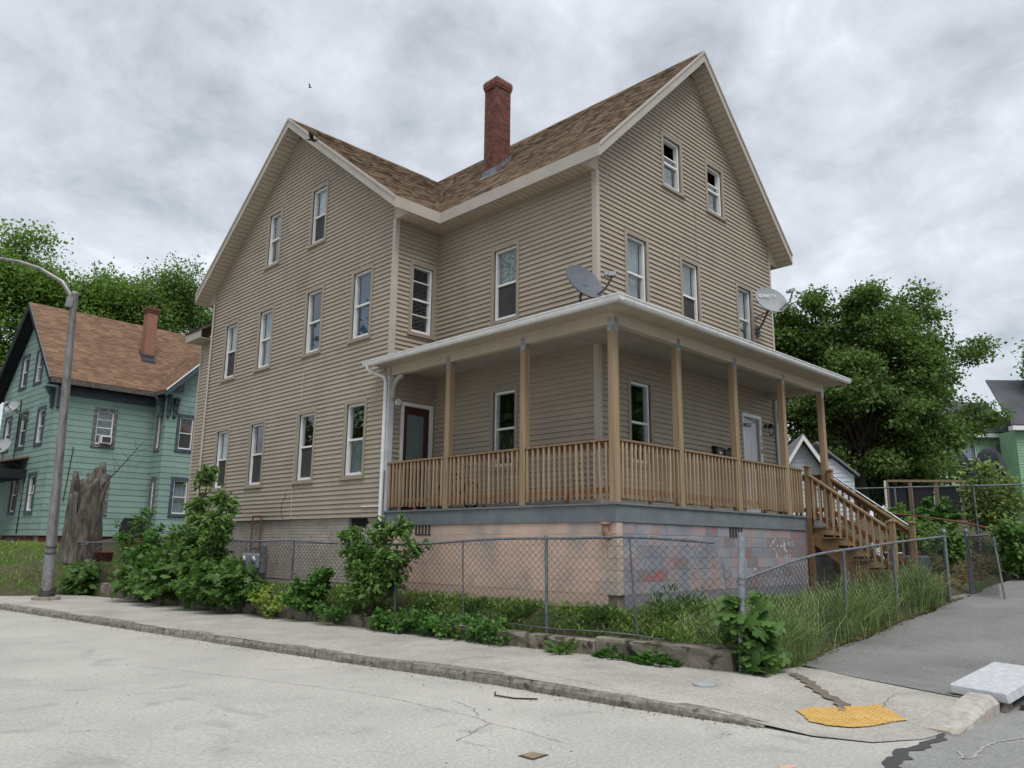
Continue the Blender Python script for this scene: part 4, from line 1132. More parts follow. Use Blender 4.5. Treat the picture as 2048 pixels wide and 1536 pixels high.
for i in (0, 2, 4): railing((xo, ys[i] + .003, 0), (xo, ys[i + 1] - .003, 0), (-1, 0, 0))
xs = [-p + PW, .62 - PW / 2, .62 + PW / 2, 2.56 - PW / 2, 2.56 + PW / 2, 4.56 - PW / 2, 4.56 + PW / 2, 5.22]
for i in (0, 2, 4, 6): railing((xs[i] + .003, yo, 0), (xs[i + 1] - .003, yo, 0), (0, -1, 0))
railing((XE - .06, -q + .15, 0), (XE - .06, -.1, 0), (1, 0, 0))
# white pilasters with scroll brackets at both ends, downspouts
M_wp = mat('old_white_paint', srgb(196, 200, 206), srgb(178, 182, 188), rough=.6, scale=5, bump=.1)
def scroll(o, d, n_):
    """curved bracket in the plane (d, z), thickness along n_"""
    o, d, n_ = Vector(o), Vector(d), Vector(n_); prof = []
    outer = [(0, -.52), (.035, -.5), (.05, -.42), (.06, -.3), (.09, -.2), (.15, -.13), (.2, -.1), (.27, -.08), (.31, -.06), (.33, 0), (.25, 0), (.17, -.03), (.1, -.075), (.055, -.14), (.03, -.24), (.0, -.3)]
    mb = MB(); mb.prism([o + d * a + Vector((0, 0, b)) for a, b in outer], n_ * .07); mb.build('scroll_bracket', mat('bracket_paint', srgb(176, 170, 162), srgb(160, 154, 147), rough=.6, scale=8), porch)
mb = MB(); mb.box(-p - .045, -p + .1, D - .05, D - .004, DZ, 5.09).box(-p - .06, -p + .12, D - .06, D - .003, 4.98, 5.085); mb.build('pilaster', M_wp, porch)
mb = MB(); mb.box(-p - .046, -p + .1, D - .049, D - .005, 2.0, 3.1); mb.build('lower_pilaster', M_rim, porch)
scroll((-p + .01, D - .06, 5.08), (0, -1, 0), (.9, 0, 0))
mb = MB(); mb.box(WF - .25, WF - .1, -.08, -.04, DZ, 5.09); mb.build('pilaster', M_wp, porch)
scroll((WF - .2, -.09, 5.08), (0, -1, 0), (.9, 0, 0))
mb = MB(); mb.tube([(-p - OV - .06, D + .2, 5.28), (-p - OV - .05, D + .2, 5.2), (-p - OV + .05, D + .14, 5.13), (-p - .1, D + .06, 5.07), (-p - .075, D + .03, 4.95), (-p - .075, D + .03, 2.1), (-p - .085, D + .03, 1.9)], .042, 8); mb.build('downspout', M_gut, porch)
mb = MB(); mb.tube([(WF + .02, -.1, 5.25), (WF - .03, -.12, 4.9), (WF - .03, -.12, 2.3)], .04, 8); mb.build('downspout', M_gut, porch)

# ================================================================== stairs down to the front walk
M_tread = mat('stair_pine', srgb(128, 100, 68), srgb(106, 82, 56), rough=.8, scale=4, stretch=(.6, 6, 6), rand=.12, bump=.2)
stairs = thing('stairs', 'wooden porch stairs with handrails leading down to the front gate', 'stairs', (5.9, -2.2, .75))
rise, run = .213, .29; xa, xb = 5.28, 6.46; yst = -q - .02
zb_ = .72; nst = 7
for xx in (xa, xb - .04, (xa + xb) / 2 - .02):
    y0 = yst; pts = [(xx, y0, DZ - .04), (xx, y0, DZ - .42)]
    prof = [(xx, y0, DZ - .5), (xx, y0, DZ - rise - .03)]
    for i in range(1, nst):
        yy = y0 - run * i; zt = DZ - rise * i - .035
        prof += [(xx, yy, zt), (xx, yy, zt - rise)]
    yl = y0 - run * (nst - 1) ; prof += [(xx, yl - .02, .72)]
    prof += [(xx, yl + .35, .7)]
    MB().prism(prof, (.04, 0, 0)).build('stringer', M_tread, stairs)
for i in range(1, nst):
    yy = yst - run * (i - 1); zt = DZ - rise * i
    for j in range(2): MB().box(xa - .04, xb + .04, yy - .145 * (j + 1) - .01, yy - .145 * j - .016, zt - .034, zt).build('tread', M_tread, stairs)
    if i < nst - 1: MB().box(xa + .041, xb - .041, yy - .286, yy - .268, zt - .165, zt - .036).build('riser', M_pine, stairs)
def newel(x, y, z0, z1, s=.1):
    n_ = MB().box(x - s / 2, x + s / 2, y - s / 2, y + s / 2, z0, z1).build('newel_post', M_pine, stairs, bevel=.005)
    MB().box(x - s / 2 - .02, x + s / 2 + .02, y - s / 2 - .02, y + s / 2 + .02, z1, z1 + .025).hexa([(x - s / 2 - .01, y - s / 2 - .01, z1 + .026), (x + s / 2 + .01, y - s / 2 - .01, z1 + .026), (x + s / 2 + .01, y + s / 2 + .01, z1 + .026), (x - s / 2 - .01, y + s / 2 + .01, z1 + .026),
        (x - .02, y - .02, z1 + .05), (x + .02, y - .02, z1 + .05), (x + .02, y + .02, z1 + .05), (x - .02, y + .02, z1 + .05)]).build('newel_cap', M_pine, n_)
for x in (5.29, 6.42):
    newel(x, -q - .07, 1.9, 3.3); newel(x, -2.98, .72, 2.14)
    a, b = Vector((x, -q - .1, 3.13)), Vector((x, -2.94, 2.0))
    MB().bar(a, b, .13, .034).build('handrail', M_pine, stairs)
    MB().bar(a - Vector((0, 0, .07)), b - Vector((0, 0, .07)), .036, .09).build('upper_rail', M_redwood, stairs)
    MB().bar(a - Vector((0, 0, .74)), b - Vector((0, 0, .74)), .036, .09).build('lower_rail', M_redwood, stairs)
    n = 12
    for i in range(n):
        c = a + (b - a) * ((i + .6) / n); sg = -1 if x < 6 else 1
        inst('baluster', bal_me, stairs, (c.x + sg * .036, c.y, c.z - .87 + rnd.uniform(-.01, .01)))
mb = MB(); mb.tube([(6.49, -q - .12, 3.19), (6.49, -2.95, 2.06), (6.49, -3.02, 2.0)], .02, 8); mb.build('metal_rail', M_galv, stairs)
MB().box(5.2, 5.3, -q - .12, -q - .02, .8, 2.25).build('support_post', M_tread, stairs)
MB().box(6.4, 6.5, -q - .12, -q - .02, .8, 2.25).build('support_post', M_tread, stairs)

# ================================================================== retaining wall, stone by stone
M_wallst = M_conc
rw = thing('retaining_wall', 'low crumbling concrete wall under the chain-link fence', 'retaining wall', (-2.1, 3, .1))
y = -3.42
while y < 15.2:
    y1 = min(y + rnd.uniform(1.1, 2.2), 15.2); j = lambda k: rnd.uniform(-k, k)
    n = 8; vs = []; fs = []; zt0 = .335 + .05 * sstep(-2, -3.4, y) + .14 * sstep(4, 12, y)
    for i in range(n + 1):
        yy = y + .006 + (y1 - y - .012) * i / n; xw = xwall(yy)
        rdn = .06 if (y < -3.3 and i == 0) else 0
        for dx, zz in ((j(.012) + rdn, .05), (-.01 + j(.02) + rdn, .2 + j(.02)), (-.03 + j(.014) + rdn, zt0 - .05), (-.025 + j(.01) + rdn, zt0 - .01), (.03, zt0 + j(.006)), (.3, zt0 + .01 + j(.006)), (.32, .05)):
            vs.append((xw + dx, yy, zz))
    for i in range(n):
        for k in range(6): fs.append((i * 7 + k, i * 7 + k + 1, (i + 1) * 7 + k + 1, (i + 1) * 7 + k))
    fs += [tuple(range(6, -1, -1)), tuple(n * 7 + k for k in range(7))]
    MB().add(vs, fs).build('wall_section', M_wallst, rw)
    y = y1

# ================================================================== chain-link fences
M_steel = mat('dull_steel', srgb(120, 124, 130), srgb(98, 102, 108), rough=.5, metal=.35, scale=8, bump=.1, col3=srgb(84, 80, 78), scale3=6, lim3=(.62, .75))
M_wire = mat('dull_wire', srgb(66, 68, 72), srgb(48, 47, 47), rough=.6, metal=.3, scale=2)
def chainlink(parent, path, top, bot, pitch=.06, r=.0038, vp=.105, nrm=None, wob=.01, name='wire_mesh'):
    """woven zigzag wires. path: list of (x,y); top/bot: functions of arc length."""
    P = np.array(path, float); seg = np.hypot(*np.diff(P, axis=0).T); cs = np.r_[0, np.cumsum(seg)]
    Ltot = cs[-1]; k = int(Ltot / pitch)
    V = []; Fq = []; base = 0
    for i in range(k):
        s0_ = (i + .5) * pitch
        t0, b0 = top(s0_), bot(s0_)
        n = max(2, int(round((t0 - b0) / (vp * .5)))) + 1
        zz = np.linspace(b0, t0, n)
        ss = s0_ + np.where((np.arange(n) + i) % 2 == 0, -.5, .5) * pitch * 1.04
        ph = np.sin(s0_ * 1.7 + zz * 3) * wob + np.sin(s0_ * 4.1 - zz * 5) * wob * .5
        ss = np.clip(ss + ph * .4, 0, Ltot)
        x = np.interp(ss, cs, P[:, 0]); y_ = np.interp(ss, cs, P[:, 1])
        ii = min(np.searchsorted(cs, s0_) - 1, len(seg) - 1); d = (P[ii + 1] - P[ii]) / seg[ii]; nn = np.array([-d[1], d[0]])
        off = ph + np.where((np.arange(n) + i) % 2 == 0, .002, -.002)
        c = np.stack([x + nn[0] * off, y_ + nn[1] * off, zz], 1)
        o1 = np.array([nn[0], nn[1], 0]) * r; o2 = np.array([d[0], d[1], 0]) * r
        ring = np.stack([c + o1, c - .5 * o1 + .87 * o2, c - .5 * o1 - .87 * o2], 1).reshape(-1, 3)
        V.append(ring)
        a = np.arange(n - 1)[:, None] * 3 + base
        for j in range(3):
            Fq.append(np.concatenate([a + j, a + (j + 1) % 3, a + 3 + (j + 1) % 3, a + 3 + j], 1))
        base += n * 3
    return npmesh(name, np.concatenate(V), np.concatenate(Fq), M_wire, parent, kind='stuff')
def pl(s_, tab): return float(np.interp(s_, [t[0] for t in tab], [t[1] for t in tab]))
# left street fence
fl = thing('chain_link_fence', 'sagging chain-link fence on the low wall beside the pale road', 'fence', (-2.2, 6, .3))
RT = [(-3.37, 1.683), (-1.91, 1.744), (-.42, 1.741), (1.36, 1.681), (3.07, 1.603), (6.33, 1.659), (10.2, 1.666), (14, 1.6), (18.9, 1.556)]
rail_z = lambda y: pl(y, RT)
bot_z = lambda y: pl(y, [(-3.5, .40), (-2, .44), (0, .43), (4, .4), (10, .48), (13, .5), (18.9, .5)])
yl_ = lines([(-3.38, 10.2, .3), (10.2, 18.8, .6)])
for a, b in ((-3.2, -.42), (-.4, 3.07), (3.09, 6.33), (6.35, 10.2), (10.22, 14), (14.02, 18.8)):
    ys_ = lines([(a, b, .5)])
    MB().tube([(xfence(t), t, rail_z(t) + .012 * math.sin(t * 2.2)) for t in ys_], .021, 7).build('top_rail', M_steel, fl)
for yy, r_, zt, lean in ((-1.91, .013, 0, .05), (-.42, .026, .03, 0), (1.36, .012, .01, .02), (3.03, .024, .02, 0), (6.3, .028, .03, 0), (10.2, .026, .02, 0), (13.8, .026, .02, 0), (17.0, .026, .02, 0), (18.85, .03, .04, 0)):
    MB().tube([(xfence(yy) + .03, yy - lean * 2.2, min(bot_z(yy) - .14, .4)), (xfence(yy) + .015, yy - lean, .9), (xfence(yy) + .01, yy, rail_z(yy) + zt)], r_, 8).build('post', M_steel, fl)
for a, b in ((-2.4, .9), (.9, 3.0)):
    MB().tube([(xfence(t) - .01, t, bot_z(t) + .01 * math.sin(t * 3)) for t in lines([(a, b, .4)])], .011, 5).build('bottom_rail', M_steel, fl)
mb = MB()
for t in lines([(-3.0, 18, .38)]): mb.lathe([(.024, -.008), (.024, .008)], (xfence(t), t, rail_z(t) + .012 * math.sin(t * 2.2)), 7, (0, 1, 0))
props(mb.build('tie_wire', M_galv, fl), kind='stuff')
for a, b in ((-3.42, -.43), (-.41, 3.02), (3.04, 6.3), (6.31, 10.2), (10.21, 14.0), (14.0, 18.8)):
    chainlink(fl, [(xfence(t) - .02, t) for t in lines([(a, b, .5)])], lambda s_, a=a: (rail_z(a + s_) - .0) if a + s_ > -3.15 else pl(a + s_, [(-3.42, 1.3), (-3.15, 1.66)]), lambda s_, a=a: bot_z(a + s_) - .06 + .02 * math.sin((a + s_) * 2))
cp = thing('fence_corner_post', 'thick galvanised steel post at the corner of the fences', 'post', (-1.645, -3.5, .1))
mb = MB(); mb.tube([(-1.645, -3.49, -.1), (-1.64, -3.53, .9), (-1.643, -3.571, 1.81)], .046, 14); mb.build('shaft', M_galv, cp)
mb = MB()
for zz in (.55, 1.0, 1.17, 1.24): MB().lathe([(.05, -.012), (.05, .012)], (-1.641, -3.49 - .05 * zz, zz), 14).build('band', M_steel, cp)
MB().tube([(-1.66, -3.42, .1), (-1.68, -3.36, 1.0), (-1.66, -3.3, 1.45)], .006, 5).build('tension_bar', M_steel, cp)
# right fence with its bent rail
fr = thing('bent_chain_link_fence', 'chain-link fence with bent top rail along the dark walk', 'fence', (2.3, -3.52, .4))
RZ = [(-1.6, 1.2), (-1.4, 1.236), (.156, 1.475), (.9, 1.555), (1.69, 1.602), (3.78, 1.738), (6.29, 1.878)]
yfr = lambda x: -3.46 - .014 * (x + 1.65)
rz = lambda x: pl(x, RZ)
for a, b in ((-1.58, 1.6), (1.61, 3.7), (3.71, 6.3)):
    MB().tube([(x, yfr(x), rz(x)) for x in lines([(a, b, .4)])], .021, 7).build('top_rail', M_steel, fr)
for x in (1.62, 3.68): MB().tube([(x, yfr(x) + .02, zr(x) - .1), (x, yfr(x), rz(x) + .02)], .027, 8).build('post', M_steel, fr)
for a, b in ((-1.55, 1.6), (1.63, 3.66), (3.7, 6.3)):
    chainlink(fr, [(x, yfr(x) - .03) for x in lines([(a, b, .4)])], lambda s_, a=a: rz(a + s_) - .01, lambda s_, a=a: zr(a + s_) + .12, wob=.03)
# gate posts and open gate leaf
gp = thing('gate_post', 'steel gate post with ball cap where the bent fence ends', 'post', (6.36, -3.57, .6))
MB().tube([(6.36, -3.57, .5), (6.38, -3.57, 1.95)], .038, 12).lathe([(.045, .0), (.055, .02), (.055, .045), (.04, .085), (.02, .1), (0, .103)], (6.38, -3.57, 1.93), 12).build('shaft', M_steel, gp)
MB().lathe([(.046, -.012), (.046, .012)], (6.375, -3.57, 1.6), 12).lathe([(.046, -.012), (.046, .012)], (6.365, -3.57, 1.1), 12).build('band', M_steel, gp)
gp = thing('hinge_post', 'steel gate post with ball cap carrying the open gate', 'post', (7.8, -3.59, .65))
MB().tube([(7.74, -3.59, .55), (7.78, -3.59, 1.98)], .038, 12).lathe([(.045, .0), (.055, .02), (.055, .045), (.04, .085), (.02, .1), (0, .103)], (7.78, -3.59, 1.97), 12).build('shaft', M_steel, gp)
gate = thing('gate', 'open chain-link gate leaf swung out over the dark walk', 'gate', (7.5, -4.1, .7))
ga, gb = Vector((7.66, -3.66, .72)), Vector((7.0, -4.36, .66)); gh = Vector((.03, .03, 1.18))
for a, b, nm in ((ga, ga + gh, 'stile'), (gb, gb + gh + Vector((.16, .1, .05)), 'stile'), (ga + gh, gb + gh + Vector((.32, .2, .08)), 'top_bar'), (ga, gb, 'bottom_bar')):
    MB().tube([a, b], .021, 8).build(nm, M_steel, gate)
chainlink(gate, [(ga.x, ga.y), (gb.x + .1, gb.y + .06)], lambda s_: .72 + 1.18, lambda s_: .74, pitch=.045, vp=.08)
chainlink(gate, [(ga.x + .02, ga.y + .03), (gb.x + .12, gb.y + .09)], lambda s_: .72 + 1.16, lambda s_: .75, pitch=.045, vp=.08)

# ================================================================== street lamp
M_pole = mat('weathered_pole', srgb(150, 149, 149), srgb(122, 120, 119), rough=.45, metal=.4, scale=3, stretch=(3, 3, .8), bump=.1, col3=srgb(92, 82, 76), scale3=3, lim3=(.6, .75))
sl = thing('street_lamp', 'leaning weathered steel street lamp pole with curved arm', 'street lamp', (-4.566, 14.32, .12))
b0 = Vector((-4.566, 14.32, .13)); t0_ = Vector((-5.23, 12.73, 7.81))
ax = (t0_ - b0)
MB().tube([b0 + ax * (.02 + .98 * i / 10) for i in range(11)], [.135 - .055 * i / 10 for i in range(11)], 18).build('pole', M_pole, sl)
mb = MB(); mb.lathe([(.17, 0), (.17, .02), (.2, .04), (.2, .09), (.165, .14), (.15, .2), (.14, .26)], b0 + Vector((0, 0, .08)), 18, ax).build('base_collar', mat('dark_iron', srgb(70, 66, 64), srgb(54, 50, 48), rough=.7, scale=9, bump=.3), sl)
mb = MB(); c = b0; mb.lathe([(.0, .1), (.3, .09), (.34, .07), (.34, -.1)], c, 8).build('plinth', M_conc, sl)
mb = MB(); mb.lathe([(.088, -.05), (.088, .0), (.06, .03), (0, .035)], t0_, 16, ax).build('cap', M_pole, sl)
arm = [t0_ - ax.normalized() * .22, t0_ + Vector((-.25, .25, .28)), t0_ + Vector((-.7, .65, .62)), t0_ + Vector((-1.1, .95, .77)), t0_ + Vector((-1.5, 1.25, .83)), t0_ + Vector((-1.95, 1.6, .86))]
fa = []
for i in range(len(arm) - 1):
    for k in range(4): fa.append(arm[i].lerp(arm[i + 1], k / 4))
MB().tube(fa + [arm[-1]], [.055 - .02 * i / 20 for i in range(21)], 10).build('arm', M_pole, sl)
MB().box(t0_.x - .16, t0_.x - .04, t0_.y - .08, t0_.y + .08, 7.4, 7.66).build('arm_bracket', M_pole, sl)
MB().hexa([arm[-1] + Vector(v_) for v_ in ((.05, -.12, -.06), (.1, .08, -.06), (-.55, .5, -.09), (-.65, .3, -.09), (.05, -.12, .07), (.1, .08, .07), (-.55, .5, .04), (-.65, .3, .04))]).build('lamp_head', M_pole, sl, bevel=.02)
mb = MB()
for f_ in (.155, .175): mb.lathe([(.13, -.03), (.136, -.02), (.136, .02), (.13, .03)], b0 + ax * f_, 18, ax)
mb.build('tape_band', mat('grey_tape', srgb(90, 84, 84), srgb(70, 66, 68), rough=.6, scale=8), sl)
mb = MB(); mb.tube([b0 + ax * .08, b0 + ax * .16], .1305, 18, False); mb.build('painted_patch', mat('grey_patch', srgb(120, 122, 132), srgb(140, 142, 150), rough=.6, scale=5), sl)
# graffiti strokes in white and blue on the pole
M_gw, M_gb = mat('white_spray', srgb(190, 194, 202), srgb(150, 154, 164), scale=20), mat('blue_spray', srgb(92, 104, 132), scale=10)
axn = ax.normalized(); e1 = axn.cross(Vector((0, 0, 1)).cross(axn)); tocam = (CPOS - b0); tocam = (tocam - axn * tocam.dot(axn)).normalized(); e2 = axn.cross(tocam)
def stroke(pts, m_, wd=.012):
    V = []; Fc = []; r_ = .1355
    for i, (a, h) in enumerate(pts):
        for s_ in (-1, 1):
            aa = a + s_ * wd * 5; hh = h + s_ * wd * .8
            V.append(b0 + axn * hh + (tocam * math.cos(aa) + e2 * math.sin(aa)) * (r_ - .0072 * hh))
        if i: Fc.append((2 * i - 2, 2 * i - 1, 2 * i + 1, 2 * i))
    npmesh('graffiti', [tuple(v_) for v_ in V], Fc, m_, sl)
stroke([(.5 * math.sin(t * .6), .62 + .02 * t) for t in range(8)], M_gw); stroke([(-.4, .95), (.0, 1.0), (.35, .98), (.1, .92), (-.3, .88), (.2, .84)], M_gw, .016)
stroke([(.3 * math.cos(t), .5 + .07 * math.sin(t)) for t in np.linspace(0, 6.3, 12)], M_gw); stroke([(-.6, .7), (-.5, .8), (-.6, .9)], M_gb); stroke([(.3, .74), (.45, .82), (.25, .88)], M_gw)

# ================================================================== green neighbour house
M_mint = mat('mint_shingle_siding', srgb(130, 155, 146), srgb(120, 145, 137), rough=.8, scale=1.2, rand=.05, bump=.25, bscale=30, bstretch=(6, 6, .5), col3=srgb(106, 128, 122), scale3=1.6, lim3=(.58, .75))
M_slate = mat('slate_blue_trim', srgb(70, 82, 92), srgb(58, 68, 76), rough=.7, scale=5, col3=srgb(96, 98, 98), scale3=8, lim3=(.62, .7))
M_peel = mat('peeling_trim', srgb(96, 100, 104), srgb(78, 80, 84), rough=.8, scale=6, col3=srgb(146, 136, 118), scale3=9, lim3=(.55, .62))
M_dkgreen = mat('dark_soffit', srgb(30, 38, 44), srgb(22, 28, 32), rough=.8, scale=4)
M_shing2 = shinglemat('tan_brown_shingle', [srgb(126, 101, 82), srgb(116, 92, 75), srgb(108, 85, 69), srgb(122, 97, 79), srgb(114, 90, 73)])
GT = .054; ge = Vector((math.cos(GT), math.sin(GT))); gn = Vector((-math.sin(GT), math.cos(GT))); G0 = Vector((-1.03, 29.49))
def gw(a, b): v_ = G0 + ge * a + gn * b; return (v_.x, v_.y)
def G3(a, b, z): v_ = G0 + ge * a + gn * b; return Vector((v_.x, v_.y, z))
gh_ = thing('green_house', 'mint green shingled house with brown roof beyond the fence', 'house', (1, 33, 1.3))
gL = Face(gw(0, 0), gn, -ge); gR = Face(gw(0, 0), ge, -gn); gI = Face(gw(4.31, 0), -gn, -ge); gB = Face(gw(4.31, -1.27), ge, -gn)
HW, HL = 7.58, 10.5
sg = (12.83 - 8.6) / 4.29
L_lo = lambda z: max(0.0, (z - 8.2) / sg - .5); L_hi = lambda z: HW - L_lo(z)
B_lo = lambda z: max(0.0, (z - 8.2) - .35); B_hi = lambda z: 4.2 - B_lo(z)
wl = [(1.153, 2.262, 5.788, 7.592, 'lace', 'curtain'), (3.491, 4.654, 5.788, 7.592, 'lace', 'screen'), (5.8, 6.9, 5.788, 7.592, 'lace', 'screen'),
      (1.204, 2.314, 2.753, 4.592, 'clear', 'lace'), (3.556, 4.612, 2.753, 4.592, 'lace', 'screen'), (2.35, 3.45, 8.75, 10.5, 'lace', 'curtain'), (4.4, 5.5, 8.75, 10.5, 'clear', 'screen')]
wr = [(1.598, 2.621, 5.788, 7.592, 'curtain', 'curtain'), (1.59, 2.611, 2.753, 4.592, 'shade', 'shade')]
wi = [(.35, .95, 5.788, 7.592, 'curtain', 'curtain'), (.35, .95, 2.753, 4.592, 'shade', 'screen')]
wb = [(.535, 1.5, 5.788, 7.592, 'red', 'screen'), (.525, 1.5, 2.753, 4.592, 'net', 'net')]
kw = dict(board=M_mint, expo=.268, lip=.02, piece='siding_course')
wall(gL, L_lo, L_hi, 1.82, 12.0, opn(wl), gh_, **kw); wall(gR, lambda z: 0, lambda z: 4.31, 1.82, 8.4, opn(wr), gh_, **kw)
wall(gI, lambda z: 0, lambda z: 1.27, 1.82, 8.4, opn(wi), gh_, **kw); wall(gB, B_lo, B_hi, 1.82, 10.2, opn(wb), gh_, **kw)
M_redc = mat('red_curtain', srgb(110, 34, 34), srgb(74, 24, 26), rough=.9, scale=4, stretch=(8, 8, .7))
for fc, ws, m_ in ((gL, wl, M_slate), (gR, wr, M_peel), (gI, wi, M_peel), (gB, wb, M_slate)):
    for a, b, c, d, u_, l_ in ws:
        w_ = window(fc, a, b, c, d, gh_, 'shade' if u_ == 'red' else u_, l_, casing=m_, cw=.15, bars=(.28, .74) if (fc is gR and c > 5) else ())
        if u_ == 'red':
            mb = MB(); n = 14; vs = []; fs = []
            for k in range(n + 1):
                aa = a + .18 + (b - a - .36) * k / n; de = -.13 + .02 * math.sin(k * 2.1); vs += [fc.P(aa, (c + d) / 2 + .05, de), fc.P(aa, d - .42, de)]
                if k: fs.append((2 * k - 2, 2 * k, 2 * k + 1, 2 * k - 1))
            mb.add(vs, fs, True).build('red_curtain', M_redc, w_)
# air conditioner in the side window
mb = MB(); slab(mb, gR, 1.95, 2.4, 1.95, 2.4, 5.97, 6.3, -.1, .22); ac = mb.build('air_conditioner', M_vinyl, gh_)
mb = MB(); slab(mb, gR, 1.99, 2.36, 1.99, 2.36, 6.0, 6.26, .22, .225); mb.build('grille', M_screen, ac)
# hidden walls, floors
mb = MB(); mb.prism([G3(0, HW, 1.4), G3(HL, HW, 1.4), G3(HL, HW - .12, 1.4), G3(0, HW - .12, 1.4)], (0, 0, 7)).prism([G3(HL, 0, 1.4), G3(HL, HW, 1.4), G3(HL - .1, HW, 1.4), G3(HL - .1, 0, 1.4)], (0, 0, 7))
mb.prism([G3(8.51, -1.27, 1.4), G3(8.51, .2, 1.4), G3(8.4, .2, 1.4), G3(8.4, -1.27, 1.4)], (0, 0, 7)).prism([G3(8.5, 0, 1.4), G3(HL, 0, 1.4), G3(HL, .1, 1.4), G3(8.5, .1, 1.4)], (0, 0, 7)).build('wall', M_mint, gh_)
mb = MB()
for zf in (1.9, 5.0, 8.1): mb.prism([G3(.13, .13, zf), G3(HL - .15, .13, zf), G3(HL - .15, HW - .15, zf), G3(.13, HW - .15, zf)], (0, 0, .15)).prism([G3(4.45, -1.13, zf), G3(8.38, -1.13, zf), G3(8.38, .14, zf), G3(4.45, .14, zf)], (0, 0, .14))
mb.prism([G3(1.9, .2, 1.9), G3(2.0, .2, 1.9), G3(2.0, 7.3, 1.9), G3(1.9, 7.3, 1.9)], (0, 0, 6.4)).prism([G3(.2, 2.9, 1.9), G3(9, 2.9, 1.9), G3(9, 3.0, 1.9), G3(.2, 3.0, 1.9)], (0, 0, 9)).build('floor', M_room, gh_)
# foundation
M_rbrick = mat('crumbling_red_brick', srgb(102, 58, 50), srgb(84, 48, 42), rough=.95, scale=6, bump=.6, bscale=30, col3=srgb(140, 128, 110), scale3=1.6, lim3=(.5, .6))
MB().prism([G3(.05, .05, .9), G3(.05, HW - .05, .9), G3(HL - .05, HW - .05, .9), G3(HL - .05, .05, .9), G3(8.45, .05, .9), G3(8.45, -1.22, .9), G3(4.36, -1.22, .9), G3(4.36, .05, .9)][::-1], (0, 0, .94)).build('foundation', M_rbrick, gh_)
# roof
def quadslab(mb, q4, dn=.1): mb.prism([Vector(c) - Vector((0, 0, dn + .01)) for c in q4], (0, 0, dn))
ap, ev = 12.83, 8.6
mb = MB()
quadslab(mb, [G3(-.5, -.5, ev), G3(HL + .3, -.5, ev), G3(HL + .3, 3.79, ap), G3(-.5, 3.79, ap)]); quadslab(mb, [G3(-.5, 3.791, ap), G3(HL + .3, 3.791, ap), G3(HL + .3, 8.08, ev), G3(-.5, 8.08, ev)])
bz = 8.56 + (6.41 - 3.95)
quadslab(mb, [G3(3.95, -1.77, 8.56), G3(6.41, -1.77, bz), G3(6.41, 2.2, bz), G3(3.95, 2.2, 8.56)]); quadslab(mb, [G3(6.411, -1.77, bz), G3(8.87, -1.77, 8.56), G3(8.87, 2.2, 8.56), G3(6.411, 2.2, bz)])
gro = mb.build('roof', M_deck, gh_)
lg = math.hypot(4.29, ap - ev)
def gv(a, b, c): v_ = ge * a + gn * b; return Vector((v_.x, v_.y, c))
shingles(gro, G3(-.53, -.52, ev - .0), gv(1, 0, 0), gv(0, 4.29 / lg, (ap - ev) / lg), lg, lambda v_: (0, (4.48 + v_ * 4.29 / lg) if v_ < 3.3 else 11.3), expo=.15, wmin=.3, wmax=.32, material=M_shing2, th=.008)
lb_ = math.hypot(2.46, 2.46)
shingles(gro, G3(3.93, -1.79, 8.56), gv(0, 1, 0), gv(2.46 / lb_, 0, 2.46 / lb_), lb_, lambda v_: (0, 1.28 + v_ * .71), expo=.15, wmin=.3, wmax=.32, material=M_shing2, th=.008)
shingles(gro, G3(-.53, 8.1, ev), gv(1, 0, 0), gv(0, -4.29 / lg, (ap - ev) / lg), lg, lambda v_: (0, 11.3), expo=.15, wmin=.3, wmax=.6, material=M_shing2, th=.008)
# rakes, eaves, dark soffits
def gprism(pts, ext, nm, m_): MB().prism([G3(*c) for c in pts], gv(*ext)).build(nm, m_, gh_)
for s_ in (0, 1):
    y0, y1 = (-.5, 3.79) if s_ == 0 else (8.08, 3.79)
    gprism([(-.5, y0, ev - .02), (-.5, y1, ap - .02), (-.5, y1, ap - .36), (-.5, y0, ev - .34)], (-.04, 0, 0), 'rake_board', M_dkgreen)
    gprism([(-.5, y0, ev + .0), (-.5, y1, ap + .0), (-.5, y1, ap - .05), (-.5, y0, ev - .05)], (-.07, 0, 0), 'drip_edge', mat('grey_edge', srgb(104, 106, 108), rough=.6))
    gprism([(-.5, y0, ev - .2), (-.5, y1, ap - .22), (.0, y1, ap - .22), (.0, y0, ev - .2)], (0, 0, .04), 'rake_soffit', M_dkgreen)
gprism([(-.5, -.52, ev - .02), (3.95, -.52, ev - .02), (3.95, -.52, ev - .24), (-.5, -.52, ev - .24)], (0, -.05, 0), 'eave_gutter', mat('dirty_gutter', srgb(66, 62, 58), srgb(96, 90, 82), rough=.8, scale=7))
gprism([(-.5, -.52, ev - .26), (4.3, -.52, ev - .26), (4.3, 0, ev - .26), (-.5, 0, ev - .26)], (0, 0, .03), 'eave_soffit', M_dkgreen)
gprism([(0, -.02, 7.95), (4.3, -.02, 7.95), (4.3, -.02, 8.32), (0, -.02, 8.32)], (0, -.03, 0), 'frieze_board', M_slate)
gprism([(3.93, -1.79, 8.54), (3.93, -.52, 8.54), (3.93, -.52, 8.34), (3.93, -1.79, 8.34)], (-.05, 0, 0), 'eave_gutter', mat('dirty_gutter', (0, 0, 0)))
gprism([(3.95, -1.79, 8.32), (4.31, -1.79, 8.32), (4.31, -.3, 8.32), (3.95, -.3, 8.32)], (0, 0, .03), 'eave_soffit', M_dkgreen)
